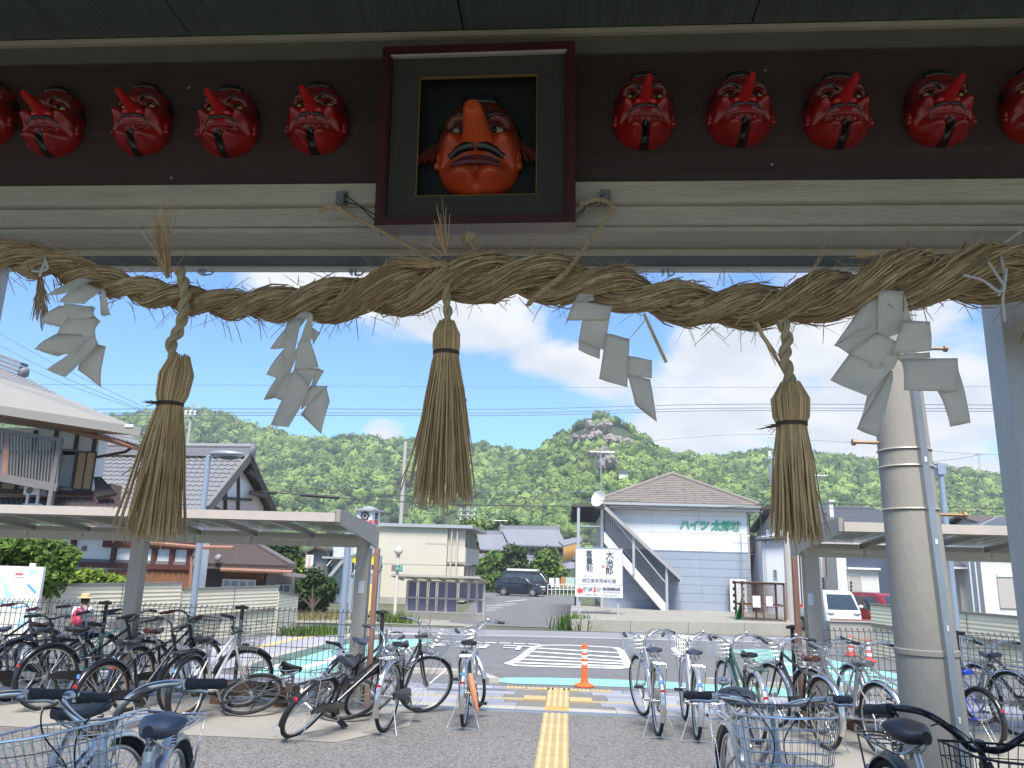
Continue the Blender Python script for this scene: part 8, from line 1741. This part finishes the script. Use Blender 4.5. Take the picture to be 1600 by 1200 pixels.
def hill(name, sky_px, Yc, Y0, ncr, r0, r1, ybot=835, rocks=(), wob=6.0):
    sky_px = [(x, y + 4) for x, y in sky_px]; cr = [P(x, y, Yc) for x, y in sky_px]; xs = np.array([c.x for c in cr]); zs = np.array([c.z for c in cr])
    nx_, nt_ = 90, 24; X = np.linspace(xs[0], xs[-1], nx_); Zc = np.interp(X, xs, zs) - r1 * .6; base = -3.0
    def surf(x, t):
        zc = np.interp(x, xs, zs) - r1 * .6
        g = np.array([mnoise.noise(Vector((a * .018, b * 1.6, Yc * .01))) + .5 * mnoise.noise(Vector((a * .05, b * 3, 7))) for a, b in zip(np.atleast_1d(x), np.atleast_1d(t))]) * wob * np.atleast_1d(np.sin(np.pi * np.clip(t, 0, 1)) ** .8)
        sc = 1 + (Yc - Y0) * 0; y = Y0 + (Yc - Y0) * t; z = base + (zc - base) * np.power(np.clip(t, 0, 1), 1.15) + g
        return x * (y / Yc) ** .35, y, z
    V = []; 
    for j in range(nt_ + 1):
        x, y, z = surf(X, np.full(nx_, j / nt_)); V.append(np.stack([x, np.broadcast_to(y, x.shape), z], 1))
    x, y, z = surf(X, np.full(nx_, 1.0)); V.append(np.stack([x, np.full(nx_, Yc + 90), np.full(nx_, -3.0)], 1)); V = np.concatenate(V); F = []
    for j in range(nt_ + 1):
        for i in range(nx_ - 1): a = j * nx_ + i; F.append((a, a + 1, a + nx_ + 1, a + nx_))
    np_mesh(name, V, np.array(F), m_ground, 'structure', True)
    u = NR.uniform(xs[0], xs[-1], ncr); t = np.sqrt(NR.uniform(.01, 1, ncr)); ed = int(ncr * .10); t[:ed] = NR.uniform(.97, 1.01, ed); x, y, z = surf(u, t); r = r0 + (r1 - r0) * NR.uniform(0, 1, ncr) ** 1.5 * (.75 + .25 * y / Yc)
    keep = np.ones(ncr, bool)
    if rocks:
        for i in range(ncr):
            c = CAMROT.transposed() @ (Vector((x[i], y[i], z[i])) - CAMV); px, py = 800 + FPX * c.x / -c.z, 600 - FPX * c.y / -c.z
            for rx, ry, rw_, rh in rocks:
                if ((px - rx) / rw_) ** 2 + ((py - ry) / rh) ** 2 < 1 and NR.rand() < .9: keep[i] = False
    k = np.nonzero(keep)[0]; tn = NR.uniform(0, 1, len(k)); VV = []; FF = []; o = 0
    for i in k:
        v = variants[NR.randint(8)]; a = NR.uniform(0, 6.28); c_, s_ = math.cos(a), math.sin(a); w_ = np.stack([v[:, 0] * c_ - v[:, 1] * s_, v[:, 0] * s_ + v[:, 1] * c_, v[:, 2] * NR.uniform(.75, 1.05)], 1) * r[i] * .95; VV.append(w_ + np.array([x[i], y[i], z[i] + r[i] * .45])); FF.append(icoF + o); o += len(v)
    np_mesh('forest', np.concatenate(VV), np.concatenate(FF), m_for, 'stuff', False, tint=np.repeat(tn, len(icoV)))
    nl = 30; n = len(k) * nl; d = NR.normal(size=(n, 3)); d[:, 1] -= .55; d[:, 2] += .45; d /= np.linalg.norm(d, axis=1)[:, None]; rr_ = np.repeat(r[k], nl)[:, None]; C = np.repeat(np.stack([x[k], y[k], z[k] + r[k] * .45], 1), nl, 0); p = C + d * rr_ * NR.uniform(.86, 1.08, (n, 1)) * np.array([1, 1, .92])
    nn = d + NR.normal(size=(n, 3)) * .45; nn /= np.linalg.norm(nn, axis=1)[:, None]; u = np.cross(nn, NR.normal(size=(n, 3))); u /= np.linalg.norm(u, axis=1)[:, None]; v = np.cross(nn, u); s = rr_ * NR.uniform(.10, .24, (n, 1))
    V = np.stack([p - u * s, p + v * s * .8, p + u * s, p - v * s * .8], 1).reshape(-1, 3); np_mesh('forest_leaves', V, np.arange(n * 4).reshape(-1, 4), m_for, 'stuff', False, tint=np.repeat(tn, nl * 4))
    return surf
hill('hill', [(-260, 690), (-120, 668), (0, 655), (120, 650), (190, 648), (230, 640), (285, 639), (335, 641), (360, 648), (395, 660), (430, 672), (470, 680), (510, 682), (560, 680), (600, 684), (650, 687), (700, 690), (740, 688), (780, 697), (830, 708), (870, 716), (960, 735), (1050, 760)], 420, 205, 5600, 1.6, 4.6, wob=9)
hill('hill', [(1000, 745), (1040, 712), (1080, 706), (1130, 712), (1180, 702), (1230, 704), (1290, 711), (1340, 716), (1400, 720), (1460, 727), (1520, 735), (1560, 742), (1620, 752), (1720, 760), (1900, 790)], 400, 215, 4000, 1.5, 4.4, wob=7)
sp_ = hill('hill', [(690, 800), (740, 770), (800, 731), (840, 706), (870, 681), (890, 664), (905, 650), (925, 641), (950, 644), (970, 653), (985, 663), (1005, 681), (1025, 697), (1050, 708), (1080, 717), (1130, 728), (1200, 748), (1300, 790)], 330, 190, 4200, 1.3, 3.5, rocks=((938, 676, 46, 30), (975, 690, 26, 14), (905, 690, 22, 14), (938, 722, 24, 19)), wob=5)
def crag(px, py, w_, h_, Y, seed):
    c = P(px, py, Y); s = (P(px + 1, py, Y) - P(px, py, Y)).length; V = []; rs = random.Random(seed)
    for k in range(8):
        mb = MB(); mb.blob((c.x + rs.uniform(-.75, .75) * w_ * s, c.y + rs.uniform(-3, 3), c.z + rs.uniform(-.75, .75) * h_ * s), (w_ * s * rs.uniform(.22, .42), 3, h_ * s * rs.uniform(.35, .7)), 3, .45, 1.7, seed + k); yield mb
for lb, items in (('bare grey pink rock face near the summit of the pointed hill', ((938, 676, 24, 18, 309, 1), (965, 690, 24, 13, 303, 2), (908, 690, 16, 10, 303, 3))), ('grey rock outcrop lower down on the pointed hill', ((938, 720, 24, 17, 272, 5),))):
    t = thing('rock_face', lb, 'rock', tuple(P(items[0][0], items[0][1], items[0][4])), 'rocks on the pointed hill')
    for it in items:
        for mb in crag(*it): mb.build('rock', m_rock, t, smooth=0)
t = thing('hut', 'tiny dark roofed hut on the slope of the pointed hill', 'hut', tuple(P(974, 744, 262))); c = P(974, 744, 262); MB().cbox(c, (3, 2, 2)).build('wall', m_plas, t, smooth=0); MB().prism([c + Vector((-2.2, -1.5, 1)), c + Vector((2.2, -1.5, 1)), c + Vector((0, -1.5, 2.4))], (0, 3, 0)).build('roof', m_rdk, t, smooth=0)
# ================================================================== TREES AND SHRUBS made of single leaves
def leaves(centers, n, size, spread, flat=.8, seed=1):
    rs = np.random.RandomState(seed); ci = rs.randint(0, len(centers), n); C = np.array(centers)[ci]; d = rs.normal(size=(n, 3)); d /= np.linalg.norm(d, axis=1)[:, None]; rad = spread * np.power(rs.uniform(0, 1, n), .45); p = C + d * (rad * np.array([1, 1, flat]).reshape(1, 3).T).T if False else C + d * rad[:, None] * np.array([1, 1, flat])
    nrm_ = d * .7 + rs.normal(size=(n, 3)) * .5 + np.array([0, -.1, .5]); nrm_ /= np.linalg.norm(nrm_, axis=1)[:, None]; a = rs.normal(size=(n, 3)); u = np.cross(nrm_, a); u /= np.linalg.norm(u, axis=1)[:, None]; v = np.cross(nrm_, u); s = size * rs.uniform(.6, 1.3, n)[:, None]
    V = np.stack([p - u * s, p + v * s * .42 - nrm_ * s * .12, p + u * s, p - v * s * .42 - nrm_ * s * .12], 1).reshape(-1, 3); F = np.arange(n * 4).reshape(-1, 4); return V, F
def tree(label, cat, spots, n, size, spread, mat, base=None, trunk=.05, name='tree', seed=1, group=None, flat=.8):
    """spots: crown clump centres (world)"""
    cs = [tuple(s) for s in spots]; c0 = sum((Vector(s) for s in cs), Vector()) / len(cs); b_ = Vector(base) if base is not None else Vector((c0.x, c0.y, GZ(c0.y))); t = thing(name, label, cat, tuple(b_), group); V, F = leaves(cs, n, size, spread, flat, seed)
    np_mesh('crown' if name == 'tree' else 'foliage', V, F, mat, None, False, t)
    rs = random.Random(seed); mb = MB(); top = Vector((c0.x, c0.y, c0.z)); mb.tube([b_, b_.lerp(top, .5) + Vector((rs.uniform(-.1, .1), 0, 0)), top], [trunk, trunk * .75, trunk * .35], 8)
    for s in cs: mb.tube([b_.lerp(top, rs.uniform(.3, .7)), Vector(s)], [trunk * .4, trunk * .12], 5)
    mb.build('trunk' if name == 'tree' else 'stems', m_bwood, t, smooth=60); return t
m_lf1 = foliage('leaf_green', (.045, .095, .020), (.14, .22, .04), .35, .8, .3); m_lf2 = foliage('leaf_dark', (.025, .052, .018), (.060, .10, .03), .35, .6, .2); m_lf3 = foliage('leaf_yellow_green', (.12, .19, .03), (.26, .33, .05), .3, .8, .3)
def scatter(pxs, Y, jit=.0, k=1): return [P(x + random.uniform(-jit, jit), y + random.uniform(-jit, jit), Y + random.uniform(-.4, .4)) for x, y in pxs for _ in range(k)]
tree('dense green maple shrub behind the map board at the left edge', 'tree', scatter([(-30, 860), (5, 852), (40, 852), (75, 858), (90, 870), (20, 875), (60, 878), (80, 890), (0, 890), (66, 910)], 14.6, 6, 2), 5200, .075, .36, m_lf1, seed=2)
tree('low bright green clipped hedge along the top of the left cream wall', 'hedge', scatter([(90, 910), (110, 906), (130, 902), (150, 904), (170, 909), (185, 914), (100, 918), (140, 914)], 17.6, 2, 2), 3200, .085, .26, m_lf3, name='hedge', seed=3)
tree('small round street tree with dark leaves in front of the grey shed house', 'tree', scatter([(472, 915), (490, 903), (505, 915), (480, 930), (498, 932), (510, 925), (466, 928), (487, 918), (492, 945), (478, 946)], 33.5, 4, 2), 3800, .13, .55, m_lf2, base=G(490, 966), trunk=.09, seed=4)
tree('bright yellow green bush beside the white banner', 'shrub', scatter([(447, 885), (458, 878), (468, 884), (475, 890), (452, 893), (466, 893)], 42, 3, 2), 1800, .16, .6, m_lf3, name='shrub', seed=5)
tree('dark green tree behind the low brown roof at the left', 'tree', scatter([(405, 858), (420, 856), (432, 868), (445, 876), (425, 880), (440, 858), (452, 870)], 38, 4, 2), 2200, .18, .75, m_lf2, seed=6)
tree('rounded green tree in front of the far traditional house at its left', 'tree', scatter([(765, 880), (757, 888), (772, 890), (780, 898), (762, 900), (775, 878)], 80, 3, 2), 1600, .32, 1.3, m_lf1, seed=7)
tree('tall narrow pine tree in front of the far traditional house', 'tree', scatter([(800, 862), (798, 874), (804, 880), (794, 886), (806, 888)], 79, 2, 2), 1000, .30, 1.0, m_lf2, seed=8); tree('thin clipped tree beside the pine at the far house', 'tree', scatter([(814, 862), (813, 872), (815, 880), (812, 890)], 79, 1, 2), 800, .26, .7, m_lf2, seed=9)
tree('rounded bright tree in front of the far house at its right', 'tree', scatter([(852, 876), (845, 884), (862, 884), (870, 894), (850, 896), (858, 870)], 79, 3, 2), 1700, .32, 1.3, m_lf1, seed=10); tree('clipped dark hedge beside the parked cars', 'hedge', scatter([(762, 905), (772, 906), (780, 904), (765, 910)], 76, 2, 2), 900, .28, .9, m_lf1, name='hedge', seed=11)
tree('dark trees rising behind the far traditional house', 'tree', scatter([(768, 838), (780, 830), (792, 826), (800, 832), (748, 852), (736, 862), (742, 845), (735, 880)], 98, 3, 2), 2200, .45, 1.9, m_lf2, seed=12); tree('dark shrubs beside the cream apartment block', 'tree', scatter([(732, 835), (738, 822), (745, 836), (738, 870), (734, 850)], 92, 3, 2), 1200, .45, 1.7, m_lf1, seed=13)
def grass(label, pts, n, h, mat, seed, w_=.012, spreadm=.25):
    rs = random.Random(seed); mb = MB()
    for i in range(n):
        c = Vector(pts[0]).lerp(Vector(pts[1]), rs.random()) + Vector((rs.gauss(0, spreadm), rs.gauss(0, spreadm), 0)); hh = h * rs.uniform(.4, 1.2); a = rs.uniform(0, 6.28); s = Vector((math.cos(a), math.sin(a), 0)); tip = c + Vector((rs.gauss(0, .3) * hh, rs.gauss(0, .3) * hh, hh)); mb.add([c - s * w_, c + s * w_, c.lerp(tip, .6) + s * w_ * .7, tip], [(0, 1, 2), (0, 2, 3)])
    o = mb.build('weeds', mat, None, smooth=0, kind='stuff', label=label, cat='weeds'); return o
grass('tall weeds at the left end of the concrete retaining wall', (G(890, 984), G(905, 981)), 420, .55, m_lf1, 1, .03, .28); grass('short weeds on the forecourt of the apartment block', (P(915, 963, 36) + Vector((0, 0, .0)), P(955, 962, 36)), 160, .25, m_lf1, 2, .02, .2)
grass('dry grass strip below the small street tree', (G(440, 968), G(590, 966)), 1500, .3, foliage('dry_grass', (.16, .15, .06), (.26, .22, .10), .3, .5), 3, .02, .5); grass('weeds and flowers along the foot of the left cream wall', (G(455, 994), G(525, 990)), 500, .3, m_lf1, 4, .02, .25); grass('weeds growing by the white lamp post', (G(600, 972), G(640, 974)), 250, .4, m_lf1, 5, .02, .3)
# ================================================================== POWER LINES AND POLES
m_cable = M('cable_black', (.03, .03, .035), rough=.6, var=0); m_cable2 = M('cable_blue_grey', (.10, .13, .19), rough=.5, var=0)
def wire(label, pts, Y, r, mat=m_cable2, sleeves=()):
    t = thing('power_line', label, 'power line', tuple(P(*pts[0], Y)), 'power lines'); MB().tube(cr_spline([P(x, y, Y) for x, y in pts], 8), r, 5).build('cable', mat, t)
    for (x0_, y0_), (x1_, y1_) in sleeves: MB().cyl(P(x0_, y0_, Y), P(x1_, y1_, Y), r * 3.2, 8).build('sleeve', m_cable, t)
for i, dy in enumerate((-6, 0, 4)): wire(('uppermost', 'middle', 'lowest')[i] + ' of three overhead wires crossing in front of the hilltops', [(-150, 648 + dy), (200, 645 + dy), (500, 645 + dy), (800, 645 + dy), (1100, 638 + dy), (1400, 638 + dy), (1750, 640 + dy)], 30, .014)
wire('single faint wire crossing the blue sky high above the hills', [(-100, 600), (400, 602), (900, 605), (1700, 604)], 30, .008)
wire('thick dark cable with black sleeves low across the hillside', [(300, 762), (420, 769), (560, 780), (720, 788), (900, 791), (1010, 792)], 30, .022, m_cable, [((418, 769), (432, 770)), ((470, 773), (530, 777.5))])
wire('thin dark cable just above the sleeved one', [(300, 752), (420, 757), (620, 774), (900, 781), (1000, 783)], 30, .012, m_cable); wire('light cable along the hillside above the apartment roof', [(300, 740), (600, 764), (900, 768), (1060, 768)], 30, .010)
wire('dark cable sagging in front of the apartment block eaves', [(880, 791), (960, 792), (1060, 797), (1160, 791), (1250, 789)], 36, .016, m_cable); wire('double dark cable over the roofs at the right, upper one', [(1180, 788), (1300, 787), (1450, 792), (1700, 797)], 36, .016, m_cable); wire('double dark cable over the roofs at the right, lower one', [(1180, 792), (1300, 794), (1450, 798), (1700, 803)], 36, .012, m_cable)
wire('faint cable rising left of the right tassel', [(1000, 690), (1130, 680), (1215, 679)], 33, .008); wire('faint cable right of the concrete pole', [(1200, 684), (1350, 693), (1500, 708), (1700, 712)], 33, .008); wire('cable running to the bracket at the right post', [(1440, 724), (1500, 716), (1540, 709)], 33, .010)
for i, (y0_, y1_) in enumerate(((519, 636), (540, 641), (557, 643))): wire(('upper', 'middle', 'lower')[i] + ' wire slanting down over the left house towards the hill', [(-40, y0_ - 22), (80, y0_ + (y1_ - y0_) * .40), (225, y1_)], 26, .011)
m_cpole = M('far_pole_concrete', (.40, .38, .34), rough=.8, var=.06)
def upole(label, base, top, Y, r, arms=(), box=None):
    b0, t0 = P(*base, Y), P(*top, Y); t = thing('utility_pole', label, 'utility pole', tuple(b0), 'utility poles'); MB().cyl((b0.x, Y, b0.z), (b0.x, Y, t0.z), r, 10, r * .75).build('shaft', m_cpole, t)
    for py, w_ in arms: z = P(top[0], py, Y).z; MB().bar((b0.x - w_, Y - r - .05, z), (b0.x + w_, Y - r - .05, z), .09, .1).build('crossarm', m_alw, t, smooth=0); [MB().cyl((b0.x + s * w_ * .85, Y - r - .05, z + .05), (b0.x + s * w_ * .85, Y - r - .05, z + .28), .07, 8).build('insulator', m_plas, t) for s in (-1, 0, 1)]
    if box: z1, z0 = P(top[0], box[0], Y).z, P(top[0], box[1], Y).z; MB().cyl((b0.x - .38, Y - .1, z0), (b0.x - .38, Y - .1, z1), .26, 14).build('transformer', m_alw, t); MB().cyl((b0.x - .38, Y - .1, z1), (b0.x - .38, Y - .1, z1 + .15), .07, 8).build('bushing', m_plas, t)
    return t
upole('slim concrete utility pole between the middle tassel and the cream block', (619, 935), (624, 690), 72, .22); upole('concrete utility pole with two crossarms above the cream block', (726, 930), (728, 791), 92, .22, ((797, 1.0), (805, .9), (812, 1.0)))
upole('concrete utility pole with grey transformer behind the right tassel', (1236, 975), (1212, 700), 34.5, .17, ((716, .7),), (727, 757)); upole('slim pole behind the left tassel rising above the tiled roof', (280, 800), (285, 632), 40, .10, ((650, .3),))
aerial('television aerial on the roof behind the right tassel', (1281, 800), (1277, 740), 46, 3, .8); aerial('bent aerial over the roofs at the right edge', (1532, 740), (1541, 708), 46, 2, .5); aerial('small aerial on the far traditional house', (781, 830), (781, 812), 90, 3, 1.2)
for o in bpy.data.objects:
    for k in ('_l', '_w'):
        if k in o: del o[k]
